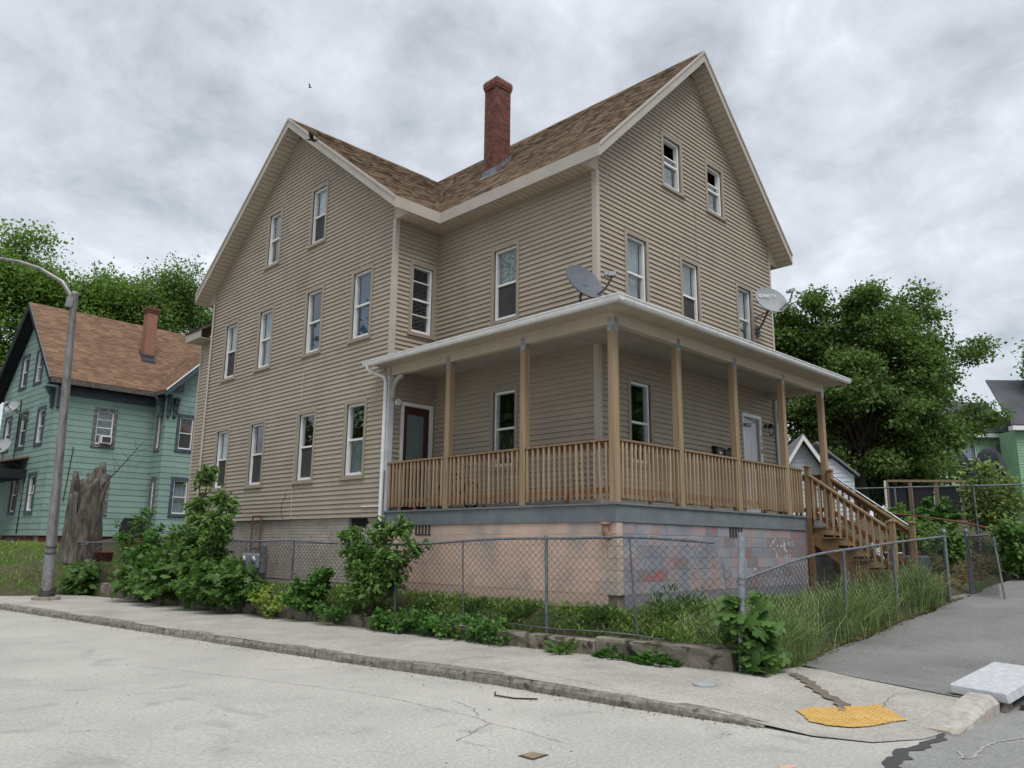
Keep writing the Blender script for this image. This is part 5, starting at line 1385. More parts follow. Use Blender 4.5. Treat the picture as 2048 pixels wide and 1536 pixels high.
for a0, a1 in ((3.95, 6.41), (8.87, 6.41)):
    gprism([(a0, -1.79, 8.54), (a1, -1.79, bz - .02), (a1, -1.79, bz - .36), (a0, -1.79, 8.22)], (0, -.04, 0), 'rake_board', M_slate)
    gprism([(a0, -1.79, 8.57), (a1, -1.79, bz + .01), (a1, -1.79, bz - .06), (a0, -1.79, 8.5)], (0, -.07, 0), 'drip_edge', M_vinyl)
    gprism([(a0, -1.77, 8.38), (a1, -1.77, bz - .2), (a1, -1.27, bz - .2), (a0, -1.27, 8.38)], (0, 0, .04), 'rake_soffit', M_slate)
# carved brackets under the eave corners
for (a, b, da, db) in ((-.02, -.05, 0, -1), (-.05, .25, -1, 0), (4.28, -1.32, 0, -1), (4.25, -1.05, -1, 0), (4.6, -1.3, 0, -1)):
    prof = [(0, 0), (.4, 0), (.4, -.1), (.3, -.16), (.26, -.3), (.16, -.38), (.14, -.6), (.1, -.72), (.1, -.9), (.04, -.98), (0, -.98)]
    mb = MB(); mb.prism([G3(a + da * x, b + db * x, 8.3 + z) for x, z in prof], gv(.12 if da == 0 else 0, .12 if db == 0 else 0, 0))
    mb.prism([G3(a + da * x * .6 + (.16 if da == 0 else 0), b + db * x * .6 + (.16 if db == 0 else 0), 8.3 + z * .8) for x, z in prof], gv(.05 if da == 0 else 0, .05 if db == 0 else 0, 0)).build('carved_bracket', M_slate, gh_)
gprism([(4.35, -1.3, 8.62), (5.0, -1.3, 9.2), (5.0, -1.3, 8.62)], (0, -.05, 0), 'fretwork', M_peel)
# chimney
M_cb = bpy.data.materials.new('chimney_brickwork'); M_cb.use_nodes = True
t = M_cb.node_tree; bt = t.nodes.new('ShaderNodeTexBrick'); bt.inputs['Color1'].default_value = (*srgb(128, 74, 54), 1); bt.inputs['Color2'].default_value = (*srgb(104, 58, 44), 1); bt.inputs['Mortar'].default_value = (*srgb(165, 130, 105), 1)
bt.inputs['Scale'].default_value = 1; bt.inputs['Brick Width'].default_value = .22; bt.inputs['Row Height'].default_value = .075; bt.inputs['Mortar Size'].default_value = .01
tcn = t.nodes.new('ShaderNodeTexCoord'); sx = t.nodes.new('ShaderNodeSeparateXYZ'); cb = t.nodes.new('ShaderNodeCombineXYZ'); am = t.nodes.new('ShaderNodeMath'); am.operation = 'ADD'
t.links.new(tcn.outputs['Object'], sx.inputs[0]); t.links.new(sx.outputs[0], am.inputs[0]); t.links.new(sx.outputs[1], am.inputs[1]); t.links.new(am.outputs[0], cb.inputs[0]); t.links.new(sx.outputs[2], cb.inputs[1])
t.links.new(cb.outputs[0], bt.inputs['Vector']); t.links.new(bt.outputs[0], t.nodes['Principled BSDF'].inputs['Base Color'])
ca, cb_, cs_ = 4.05, 1.35, .5
mb = MB(); mb.prism([G3(ca, cb_, 10), G3(ca + cs_, cb_, 10), G3(ca + cs_, cb_ + .46, 10), G3(ca, cb_ + .46, 10)], (0, 0, 2.95)); cho = mb.build('chimney', M_cb, gh_)
mb = MB(); mb.prism([G3(ca - .05, cb_ - .05, 12.95), G3(ca + cs_ + .05, cb_ - .05, 12.95), G3(ca + cs_ + .05, cb_ + .51, 12.95), G3(ca - .05, cb_ + .51, 12.95)], (0, 0, .12))
mb.prism([G3(ca - .09, cb_ - .09, 13.07), G3(ca + cs_ + .09, cb_ - .09, 13.07), G3(ca + cs_ + .09, cb_ + .55, 13.07), G3(ca - .09, cb_ + .55, 13.07)], (0, 0, .14)).build('cap_course', mat('cap_brick', srgb(112, 74, 58), srgb(94, 60, 48), rough=.9, scale=9), cho)
zf = 8.6 + sg * (cb_ + .5)
mb = MB(); mb.prism([G3(ca - .06, cb_ - .14, zf - .1), G3(ca + cs_ + .06, cb_ - .14, zf - .1), G3(ca + cs_ + .06, cb_ + .5, zf + .55), G3(ca - .06, cb_ + .5, zf + .55)], (0, 0, .12)).prism([G3(ca - .012, cb_ - .012, zf - .1), G3(ca + cs_ + .012, cb_ - .012, zf - .1), G3(ca + cs_ + .012, cb_ + .47, zf - .1), G3(ca - .012, cb_ + .47, zf - .1)], (0, 0, .42)).build('flashing', mat('tarred_flashing', srgb(62, 66, 72), srgb(48, 50, 54), rough=.6, scale=6), cho)
# side porch with brown roof
mb = MB(); mb.prism([G3(-2.2, 2.6, 4.75), G3(0, 2.6, 5.3), G3(0, 7, 5.3), G3(-2.2, 7, 4.75)], (0, 0, .08)); mb.build('porch_roof', M_shing2, gh_)
mb = MB(); mb.prism([G3(-2.15, 2.65, 4.35), G3(0, 2.65, 4.35), G3(0, 7, 4.35), G3(-2.15, 7, 4.35)], (0, 0, .4)); mb.build('porch_beam', M_dkgreen, gh_)
for b in (2.75, 6.8):
    mb = MB(); mb.prism([G3(-2.05, b, 1.3), G3(-1.9, b, 1.3), G3(-1.9, b + .15, 1.3), G3(-2.05, b + .15, 1.3)], (0, 0, 3.06)); mb.build('porch_post', M_dkgreen, gh_)
# drain wire and conduit
mb = MB(); mb.tube([G3(-.04, 4.72, 8.2), G3(-.04, 4.75, 5.3), G3(-.04, 2.75, 4.7), G3(-.04, 2.9, 1.9)], .03, 5); mb.build('conduit', M_black, gh_)
mb = MB(); mb.tube([G3(.9, -.04, 5.7), G3(.75, -.04, 3.3)], .018, 5); mb.build('cable', M_black, gh_)

# ================================================================== satellite dishes
def dish(name, label, c, nrm, r, sx, m_, mount, lnb, txt=None, tilt=0.0, sz=.1, grp=None):
    """shallow bowl with rim, back bracket, mast, feed arm and receiver"""
    c, nrm = Vector(c), Vector(nrm).normalized()
    root = thing(name, label, 'satellite dish', mount[0], grp)
    prof = [(r * i / 8, .16 * r * (i / 8) ** 2) for i in range(9)] + [(r * 1.02, .16 * r + .004), (r * 1.02, .16 * r - .02), (r * .95, .16 * r * .9 - .016)] + [(r * i / 8, .16 * r * (i / 8) ** 2 - .012) for i in range(7, -1, -1)]
    MB().lathe(prof, c, 32, nrm, sx).build('bowl', m_, root)
    MB().tube([Vector(t_) for t_ in mount] + [c - nrm * .04], [.024] * len(mount) + [.024], 8).build('mast', mat('dish_grey_metal', srgb(92, 94, 98), srgb(78, 80, 84), rough=.5, scale=9), root)
    MB().obox(Vector(mount[0]) + Vector((-.07, -.07, -.01)), (.14, 0, 0), (0, .14, 0), (0, 0, .03)).build('foot', M_steel, root)
    MB().tube([Vector(t_) for t_ in lnb], .02, 6).build('feed_arm', mat('dish_grey_metal', (0, 0, 0)), root)
    d = (c + nrm * r * .55 - Vector(lnb[-1])).normalized()
    MB().bar(Vector(lnb[-1]) - d * .03, Vector(lnb[-1]) + d * .1, .13, .07).lathe([(.035, .1), (.035, .16), (.0, .165)], Vector(lnb[-1]), 10, d).build('receiver', mat('lnb_grey', srgb(150, 152, 156), rough=.5), root)
    return root
Fh = Vector((.708, .706, 0)); Rh = Vector((.705, -.709, 0)); Zu = Vector((0, 0, 1))
M_d1 = mat('dark_grey_dish', srgb(92, 96, 104), srgb(84, 88, 96), rough=.55, scale=4); M_d2 = mat('light_grey_dish', srgb(146, 150, 152), srgb(136, 140, 142), rough=.5, scale=4)
n1_ = (Rh * .55 + Zu * .5 - Fh * .78).normalized(); c1 = Vector((-1.15, -.62, 5.93))
low1 = c1 + (Rh * .2 - Zu * .22) * 1.0
d1 = dish('satellite_dish', 'dark grey satellite dish on the porch roof by the corner board', c1, n1_, .36, 1.0, M_d1, [(-1.22, -.62, 5.5), (-1.2, -.6, 5.68), (-1.17, -.6, 5.8)], [low1, low1 + Rh * .16 + Zu * .1 - Fh * .06, low1 + Rh * .3 + Zu * .34 - Fh * .12])
e1_ = Zu - n1_ * Zu.dot(n1_); e1_.normalize(); xr = e1_.cross(n1_)
text('emblem', 'HD', .07, frame(c1 + n1_ * .035 + xr * .03 - e1_ * .03, xr, e1_, n1_), mat('faint_emblem', srgb(122, 127, 136)), d1)
n2_ = (-Fh * .86 + Zu * .3 + Rh * .3).normalized(); c2 = Vector((5.75, -.55, 7.26))
e2_ = (Zu - n2_ * Zu.dot(n2_)).normalized(); xr2 = e2_.cross(n2_)
d2 = dish('satellite_dish', 'light grey satellite dish on an arm beside the upper front window', c2, n2_, .33, 1.28, M_d2, [(6.05, -.04, 6.66), (5.95, -.25, 6.85), (5.82, -.48, 7.1)], [c2 - e2_ * .3 + xr2 * .1, c2 - e2_ * .1 + xr2 * .38 + n2_ * .2, c2 + e2_ * .12 + xr2 * .42 + n2_ * .35])
M_wt = mat('logo_white', srgb(214, 217, 220))
rot = Matrix.Rotation(.12, 4, 'Z')
text('lettering', 'DIRECTV', .115, frame(c2 + n2_ * .045 + e2_ * .1 - xr2 * .05, xr2, e2_, n2_) @ rot, M_wt, d2)
mb = MB(); cc = c2 + n2_ * .046 + e2_ * .075 - xr2 * .3
mb.lathe([(.042, 0), (.042, .003), (.026, .003), (.026, 0)], cc, 18, n2_).bar(cc - e2_ * .022, cc + e2_ * .022, .006, .012, n2_).build('logo_ring', M_wt, d2)
MB().tube([(6.0, -.025, 7.0), (5.86, -.4, 7.05)], .012, 6).tube([(5.98, -.03, 6.95), (5.9, -.5, 7.0)], .01, 6).build('stay', mat('dish_grey_metal', (0, 0, 0)), d2)
MB().box(5.99, 6.11, -.08, -.02, 6.56, 6.78).build('wall_plate', mat('dish_grey_metal', (0, 0, 0)), d2)
for i, (a, b, z, r_, lab) in enumerate(((-.5, 4.3, 7.75, .33, 'grey satellite dish high on the mint green gable'), (-.62, 3.7, 7.7, .28, 'smaller grey satellite dish beside another on the mint green gable'), (-.75, 3.85, 5.85, .38, 'pale satellite dish above the brown side porch roof'))):
    cc = G3(a, b, z); nn = Vector((-.75, -.5, .45)).normalized(); m0 = G3(-.05, b - .3, z - .55) if i < 2 else G3(-.75, 3.75, 5.2)
    lo_ = cc - Zu * .22
    dish('satellite_dish', lab, cc, nn, r_, 1.0, mat('pale_dish', srgb(152, 154, 156), srgb(140, 142, 146), rough=.6, scale=4), [m0, m0.lerp(cc, .5)], [lo_, lo_ + nn * .3, lo_ + nn * .45 + Zu * .15])

# ================================================================== vegetation
T_oval = (np.array([(0, 0, 0), (.45, -.5, .10), (1, 0, -.08), (.45, .5, .10)]), np.array([(0, 1, 2), (0, 2, 3)]))
T_lance = (np.array([(0, 0, 0), (.35, -.5, .06), (.75, -.3, .03), (1, 0, -.1), (.75, .3, .03), (.35, .5, .06)]), np.array([(0, 1, 2), (0, 2, 3), (0, 3, 4), (0, 4, 5)]))
_m = [(0, 0), (-.06, -.30), (.14, -.46), (.26, -.22), (.42, -.56), (.62, -.40), (.60, -.16), (.80, -.2), (1, 0)]
_mo = _m + [(a, -b) for a, b in _m[-2:0:-1]]
T_maple = (np.array([(.3, 0, .03)] + [(a, b, -.12 * abs(b) - .05 * a) for a, b in _mo]), np.array([(0, i + 1, (i + 1) % len(_mo) + 1) for i in range(len(_mo))]))
def unit(a): return a / np.maximum(np.linalg.norm(a, axis=1, keepdims=True), 1e-9)
def leaves(P, A, Nn, size, width, tpl):
    """leaf faces at base points P, along axis A, facing Nn."""
    T, Fc = tpl; n = len(P); A = unit(A); B = unit(np.cross(A, Nn)); Nn = np.cross(B, A)
    S = size[:, None, None]
    V = P[:, None, :] + S * (T[None, :, 0:1] * A[:, None, :] + (T[None, :, 1:2] * width) * B[:, None, :] + T[None, :, 2:3] * Nn[:, None, :])
    F2 = (Fc[None] + (np.arange(n) * len(T))[:, None, None]).reshape(-1, 3)
    return V.reshape(-1, 3), F2
def randvec(n): return unit(rng.normal(size=(n, 3)))
L_tree = leafmat('tree_leaf', srgb(84, 114, 50), srgb(124, 152, 76), .45)
L_tree2 = leafmat('tree_leaf_dark', srgb(78, 104, 50), srgb(118, 144, 76), .45)
L_tree3 = leafmat('maple_crown_leaf', srgb(72, 98, 48), srgb(112, 136, 72), .4)
L_map = leafmat('maple_leaf', srgb(62, 92, 42), srgb(92, 124, 60))
L_sap = leafmat('sapling_leaf', srgb(66, 98, 46), srgb(110, 142, 72))
L_ivy = leafmat('ivy_leaf', srgb(50, 86, 36), srgb(92, 132, 58))
L_yel = leafmat('yellow_green_leaf', srgb(88, 118, 42), srgb(146, 160, 76))
L_bush = leafmat('bush_leaf', srgb(84, 108, 50), srgb(132, 148, 80))
L_weed = leafmat('weed_leaf', srgb(92, 124, 56), srgb(136, 162, 84), .35)
L_grass = leafmat('grass_blade', srgb(92, 118, 62), srgb(160, 178, 122), .35)
L_lawn = leafmat('lawn_blade', srgb(90, 120, 50), srgb(138, 162, 80), .35)
L_dry = leafmat('dry_blade', srgb(138, 118, 84), srgb(96, 76, 54), .2)
M_bark = mat('bark', srgb(76, 66, 56), srgb(52, 45, 38), rough=.95, scale=4, stretch=(4, 4, .7), bump=.9, bscale=12)
def curve(a, b, sag, n, jit, rr):
    a, b = np.array(a, float), np.array(b, float); t = np.linspace(0, 1, n)[:, None]
    p_ = a + (b - a) * t; p_[:, 2] += sag * np.sin(t[:, 0] * math.pi)
    p_[1:-1] += rr.normal(size=(n - 2, 3)) * jit
    return p_
def tree(name, label, base, crown_c, crown_r, n_lobes, n_leaf, lsize, seed, mtl, group=None, trunk_r=.28, lobe=.3, fork=None, tpl=T_oval, clump=.09, poly=None, flat=.7):
    """trunk and limbs reaching into leaf-clump lobes spread unevenly through the crown."""
    rr = np.random.default_rng(seed); base = np.array(base, float); cc = np.array(crown_c, float); cr = np.array(crown_r, float)
    root = thing(name, label, 'tree', tuple(base), group)
    fork_p = np.array(fork, float) if fork is not None else np.array([cc[0] * .6 + base[0] * .4, cc[1] * .6 + base[1] * .4, cc[2] - cr[2] * .72])
    mb = MB(); tk = curve(base - [0, 0, .3], fork_p, 0, 6, trunk_r * .25, rr); mb.tube([tuple(p_) for p_ in tk], [trunk_r * (1.25 - .5 * i / 5) if i else trunk_r * 1.5 for i in range(6)], 10)
    LP = []
    nl = 0
    while nl < n_lobes:
        u_ = rr.normal(size=3); u_ /= np.linalg.norm(u_); rad = rr.uniform(.3, 1.0) ** .6
        if u_[2] < -.75: continue
        lc = cc + cr * u_ * rad * .8; lr = cr.mean() * lobe * rr.uniform(.7, 1.3)
        if poly:                                       # crown outline given as (sideways, height) round the trunk
            a_ = rr.uniform(-4.2, 6); z_ = rr.uniform(4, 13); lr *= .85
            if nl < 9: a_, z_ = ((.3, 11.6), (-1.2, 11.0), (1.5, 11.0), (-2.4, 10.0), (2.9, 10.1), (0, 10.2), (1.2, 9.6), (-3.0, 8.4), (.6, 11.2))[nl]
            if not inside(a_, z_, poly): continue
            edge = 1 - min(1, abs(a_ - .5) / 5); lc = np.array([base[0] + .705 * a_ + .708 * rr.uniform(-3.4, 3.4) * (edge ** .5), 0, z_]); lc[1] = base[1] - .709 * a_ + .706 * rr.uniform(-3.4, 3.4) * (edge ** .5)
        nl += 1
        st = fork_p + (cc - fork_p) * rr.uniform(0, .5)
        lm = curve(st, lc, .05 * cr[2], 6, .04 * cr.mean(), rr)
        r0 = trunk_r * rr.uniform(.22, .42); mb.tube([tuple(p_) for p_ in lm], [r0 * (1 - .8 * i / 5) for i in range(6)], 5, False)
        nt_ = 16
        for k in range(nt_):
            v_ = rr.normal(size=3); v_ /= np.linalg.norm(v_); v_[2] = v_[2] * .8 + .1
            tip = lc + v_ * lr * rr.uniform(.55, 1.1)
            s_ = lm[rr.integers(3, 6)]; tw = curve(s_, tip, .02, 4, .02 * lr, rr)
            mb.tube([tuple(p_) for p_ in tw], [r0 * .22, r0 * .16, r0 * .1, .004], 3, False)
            LP.append(np.concatenate([tip[None]] * 2 + [tw[2][None]]))
    LP = np.concatenate(LP); n = n_leaf
    pick = LP[rr.integers(0, len(LP), n)]; cl_ = cr.mean() * clump
    Pq = pick + rr.normal(size=(n, 3)) * [cl_, cl_, cl_ * flat]
    outw = unit(Pq - cc); A = unit(outw * .5 + rr.normal(size=(n, 3)) * .7 + [0, 0, -.25]); Nn = unit(outw * .35 + [0, 0, .8] + rr.normal(size=(n, 3)) * .45)
    V, F2 = leaves(Pq, A, Nn, lsize * rr.uniform(.7, 1.3, n), .75, tpl)
    mb.build('trunk', M_bark, root)
    npmesh('crown', V, F2, mtl, root, kind=None)
    return root
# far left trees behind the green house
tree('tree', 'tall broad leafy tree rising behind the brown roof gable', (2.0, 46, 2.2), (2.0, 46, 15.2), (5.6, 5.6, 6.6), 58, 80000, .21, 11, L_tree, 'trees behind the green house', .4, .24)
tree('tree', 'leafy tree with bare limbs showing beside the tan gable', (9.2, 43.8, 2.3), (9.0, 43.6, 14.4), (4.6, 4.6, 7.2), 46, 62000, .18, 12, L_tree2, 'trees behind the green house', .3, .22)
tree('tree', 'dense dark tree left of the mint green gable', (-4.6, 46, 2.2), (-4.6, 44.5, 11), (4.8, 4.8, 8.0), 42, 50000, .21, 13, L_tree, 'trees behind the green house', .35, .26)
tree('tree', 'low dark tree filling the gap behind the brown chimney', (13, 51, 2.4), (11.5, 50, 11), (6, 5.5, 6), 40, 40000, .21, 14, L_tree2, 'trees behind the green house', .3, .26)
# right trees
tree('tree', 'large round maple tree behind the porch and play area', (22.0, 3.9, 2.9), (21.6, 3.0, 8.6), (4.3, 4.3, 4.6), 130, 140000, .145, 21, L_tree3, None, .26, .2, fork=(21.7, 3.8, 4.7), clump=.055, flat=.5, poly=[(-3.2, 4.9), (-3.4, 8.4), (-3.0, 10.2), (-1.8, 11.5), (.6, 12.0), (2.2, 11.2), (3.8, 10.3), (3.9, 8.7), (4.9, 7.5), (4.2, 6.4), (2, 5.1), (-1, 4.3)])
tree('tree', 'dark tree at the far end beside the pale green house roof', (52, 2.0, 4), (49.6, .2, 12.5), (3.6, 3.6, 4.6), 34, 24000, .24, 22, L_tree2, None, .3, .25)
tree('tree', 'shadowy low tree behind the garden of the play area', (28.6, 5.6, 2.9), (28.4, 5.5, 5.6), (3.4, 3.4, 3.0), 34, 30000, .22, 23, L_tree2, None, .25, .26)
# trees across the streets, seen in the window glass
for i, (x, y, z, s_) in enumerate(((-17, 20, 6, 5.0), (-19, 30, 7, 6.0), (-27, 2, 6, 5.0), (17, -17, 5.5, 4.5), (28, -20, 6.5, 5.5))):
    tree('street_tree', ['round street tree opposite the wing', 'broad street tree opposite the far lamp', 'street tree behind the crossing', 'street tree opposite the porch front', 'street tree further up the side street'][i] + ', mirrored in the window glass', (x, y, 0), (x, y, z + 2), (s_, s_, s_), 22, 7000, .5, 40 + i, L_tree2, 'trees across the streets', .3, .33)

def shrub(name, label, base, stems, n_leaf, lsize, tpl, mtl, seed, cat='shrub', group=None, width=.8, clump=.12, droop=.2, stem_r=.012, compound=False):
    """stems: list of (tip xyz, spread). Leaves sit along each stem and its side twigs."""
    rr = np.random.default_rng(seed); root = thing(name, label, cat, tuple(base), group); mb = MB(); anchors = []; dirs = []
    for tip, spread in stems:
        st = np.array(base) + rr.normal(size=3) * [.06, .06, 0]; ln_ = np.linalg.norm(np.array(tip) - st)
        c = curve(st, tip, .04, 7, .03 * ln_, rr); mb.tube([tuple(p_) for p_ in c], [stem_r * (1 - .8 * i / 6) for i in range(7)], 5, False)
        for k in range(max(6, int(14 * ln_))):
            f_ = rr.uniform(.25, 1.0); i = min(5, int(f_ * 6)); s_ = c[i] + (c[i + 1] - c[i]) * (f_ * 6 - i)
            v_ = rr.normal(size=3); v_[2] = abs(v_[2]) * .5; v_ /= np.linalg.norm(v_); t_ = s_ + v_ * spread * rr.uniform(.4, 1.0) * (1.15 - .6 * f_)
            mb.tube([tuple(s_), tuple((s_ + t_) / 2 + [0, 0, .02]), tuple(t_)], [stem_r * .35, stem_r * .25, .0015], 3, False)
            for g_ in (.45, .7, .9, 1.0): anchors.append(s_ + (t_ - s_) * g_); dirs.append(v_)
    anchors = np.array(anchors); dirs = np.array(dirs); ii = rr.integers(0, len(anchors), n_leaf)
    Pq = anchors[ii] + rr.normal(size=(n_leaf, 3)) * clump * .4
    A = unit(dirs[ii] * .7 + rr.normal(size=(n_leaf, 3)) * .55 + [0, 0, -droop]); Nn = unit(rr.normal(size=(n_leaf, 3)) * .35 + [-.25, -.2, .8])
    V, F2 = leaves(Pq, A, Nn, lsize * rr.uniform(.6, 1.25, n_leaf), width, tpl)
    mb.build('stem', M_bark, root); npmesh('foliage', V, F2, mtl, root)
    return root
# saplings and shrubs along the left fence
shrub('sapling', 'tall ash sapling with drooping leaflets growing through the fence', (-2.66, 9.7, .4), [((-2.62, 9.9, 3.4), .42), ((-2.6, 8.9, 2.75), .42), ((-2.6, 10.6, 2.5), .4), ((-2.8, 8.6, 2.1), .45), ((-2.8, 10.9, 1.9), .45), ((-2.7, 9.4, 2.2), .5), ((-2.75, 10.2, 1.5), .5)], 4200, .16, T_lance, L_sap, 51, 'sapling', width=.42, droop=.5, stem_r=.03)
shrub('sapling', 'leafy sapling in front of the wing foundation by the fence', (-2.2, 3.5, .35), [((-2.1, 3.35, 2.1), .35), ((-2.15, 4.4, 1.75), .4), ((-2.1, 2.55, 1.6), .4), ((-2.25, 3.9, 1.9), .4), ((-2.2, 3.0, 1.3), .4), ((-2.2, 3.7, 1.1), .45), ((-2.15, 4.0, 1.4), .5), ((-2.1, 2.9, 1.9), .4)], 3400, .13, T_lance, L_sap, 52, 'sapling', width=.5, droop=.35, stem_r=.022)
shrub('shrub', 'slender shrub with small leaves behind the far fence', (-2.9, 13.0, .55), [((-2.9, 13.0, 2.35), .5), ((-2.8, 12.0, 2.0), .5), ((-3.0, 13.8, 2.0), .5), ((-2.8, 12.4, 1.5), .55), ((-2.7, 11.6, 1.4), .55)], 1700, .13, T_lance, L_ivy, 53, width=.5)
for i, (x, y, z, w_, n_, lab) in enumerate(((-3.15, 10.9, .95, .55, 900, 'maple seedlings spilling over the wall under the tall sapling'), (-3.05, 12.3, .85, .5, 700, 'maple seedlings spilling over the wall at the bare stones'), (-2.95, 9.2, 1.0, .5, 900, 'maple seedlings leaning over the pavement below the tall sapling'),
        (-2.9, 8.0, 1.05, .55, 900, 'maple seedlings with large bright leaves leaning over the pavement'), (-3.35, 16.2, .8, .45, 500, 'maple seedlings beside the street lamp base'))):
    b = (xwall(y) + .2, y, .3)
    shrub('maple_shrub', lab, b, [((x - .15, y - .5, z), w_), ((x - .1, y + .5, z), w_), ((x + .1, y, z + .15), w_), ((x - .35, y, z - .35), w_), ((x - .3, y - .4, z - .45), w_ * .8)], n_, .17, T_maple, L_map, 60 + i, group='maple seedlings on the wall', width=1.0, droop=.45, clump=.2)
shrub('shrub', 'low nettle-leaved shrub hanging over the wall by the sapling', (-2.35, 5.3, .35), [((-2.6, 5.0, .8), .4), ((-2.65, 5.6, .75), .4), ((-2.7, 5.2, .4), .4), ((-2.35, 4.9, 1.05), .35), ((-2.5, 5.9, .5), .4)], 2400, .085, T_oval, L_ivy, 70, width=.85, droop=.5)
shrub('shrub', 'yellowing bindweed leaves creeping down the wall', (-2.45, 6.5, .35), [((-2.7, 6.2, .35), .35), ((-2.75, 6.8, .4), .35), ((-2.6, 7.2, .6), .35), ((-2.72, 6.4, .2), .3)], 1000, .075, T_oval, L_yel, 71, width=.95)
for i, (ya, yb, n_, lab) in enumerate(((1.3, 2.6, 1300, 'ivy carpet on the wall below the leafy sapling'), (.1, 1.2, 800, 'ivy trailing over the middle of the low wall'), (2.6, 3.3, 600, 'ivy tuft at the foot of the leafy sapling'))):
    shrub('ivy', lab, (xwall((ya + yb) / 2) + .1, (ya + yb) / 2, .3), [((xwall(t_) - .16 - .07 * math.sin(t_ * 5), t_, zz), .24) for t_ in lines([(ya, yb, .25)]) for zz in (.16, .3 + .12 * math.sin(t_ * 7))], int(n_ * .8), .075, T_oval, L_ivy, 72 + i, 'ivy', 'ivy on the low wall', .9, droop=.5, stem_r=.005)
shrub('shrub', 'straggling weeds and twigs at the wall foot left of the leafy sapling', (-2.4, 4.4, .2), [((-2.55, 4.2, .3), .25), ((-2.6, 4.6, .4), .3), ((-2.5, 3.9, .35), .25)], 420, .08, T_lance, L_ivy, 76, width=.45)
shrub('shrub', 'straggling weeds at the wall foot beside the yellow bindweed', (-2.6, 7.6, .3), [((-2.75, 7.4, .5), .35), ((-2.8, 7.9, .6), .35), ((-2.7, 7.1, .7), .35)], 900, .09, T_lance, L_ivy, 77, width=.5)
def clump(name, label, c, r, n, lsize, tpl, mtl, seed, cat, width=.5, h=.2, up=.6, group=None):
    """rosette or mat of leaves standing on the ground"""
    rr = np.random.default_rng(seed); a = rr.uniform(0, 2 * math.pi, n); d = np.sqrt(rr.uniform(0, 1, n))
    Pq = np.stack([c[0] + r[0] * d * np.cos(a) * .8, c[1] + r[1] * d * np.sin(a) * .8, c[2] + rr.uniform(0, h, n) * (1.1 - d)], 1)
    A = unit(np.stack([np.cos(a), np.sin(a), rr.uniform(up * .4, up * 1.5, n)], 1) + rr.normal(size=(n, 3)) * .25); Nn = unit(np.stack([-np.cos(a) * .6, -np.sin(a) * .6, np.ones(n)], 1) + rr.normal(size=(n, 3)) * .2)
    V, F2 = leaves(Pq, A, Nn, lsize * rr.uniform(.6, 1.2, n), width, tpl)
    return npmesh(name, V, F2, mtl, None, label=label, cat=cat, group=group)
clump('weed', 'broad jagged dandelion-like weed at the foot of the wall', (-2.12, -.95, .13), (.14, .14), 26, .26, T_lance, L_sap, 80, 'weed', .36, .05, .9)
clump('weed', 'mat of round-leaved weeds along the wall end', (-1.95, -1.75, .14), (.16, .38), 150, .09, T_oval, L_ivy, 81, 'weed', .9, .14, .5)
clump('weed', 'second mat of round-leaved weeds nearer the corner post', (-1.95, -2.42, .14), (.18, .42), 190, .1, T_oval, L_ivy, 82, 'weed', .9, .15, .5)
shrub('maple_shrub', 'young maple with large leaves wrapped round the corner post', (-1.62, -3.62, .12), [((-1.55, -3.72, .3), .2), ((-1.62, -3.75, .55), .22), ((-1.5, -3.75, .75), .22), ((-1.4, -3.7, .95), .2), ((-1.7, -3.45, .7), .2), ((-1.45, -3.8, .35), .25), ((-1.75, -3.5, 1.0), .15)], 200, .2, T_maple, L_map, 83, width=1.0, droop=.4, clump=.12)
# tall weeds by the front of the house base
for i, (x, y, h_, lab) in enumerate(((-1.0, -1.95, .5, 'upright evening-primrose weed before the painted corner'), (-.2, -1.9, .4, 'upright weed before the grey block base'), (-1.5, -1.2, .2, 'leafy weed at the corner of the pink base'), (-1.62, 1.4, .2, 'leafy weed along the pink base below the vent'), (-1.6, .3, .18, 'leafy weed along the pink base below the middle post'), (-1.75, 2.5, .22, 'leafy weed along the pink base near the sapling'))):
    rr = np.random.default_rng(90 + i); n = 130; zz = rr.uniform(0, 1, n); a = rr.uniform(0, 6.28, n); k = rr.integers(0, 5, n)
    Pq = np.stack([x + .12 * np.cos(k * 1.3) + .03 * np.cos(a), y + .14 * np.sin(k * 1.3) + .03 * np.sin(a), H(x, y) - .02 + zz * h_ * (.6 + .1 * k)], 1)
    A = unit(np.stack([np.cos(a), np.sin(a), .5 + zz], 1)); Nn = unit(np.stack([-np.cos(a) * .5, -np.sin(a) * .5, np.ones(n)], 1))
    V, F2 = leaves(Pq, A, Nn, .15 * (1.2 - .6 * zz) * rr.uniform(.8, 1.2, n), .22, T_lance)
    npmesh('weed', V, F2, L_sap, None, label=lab, cat='weed')

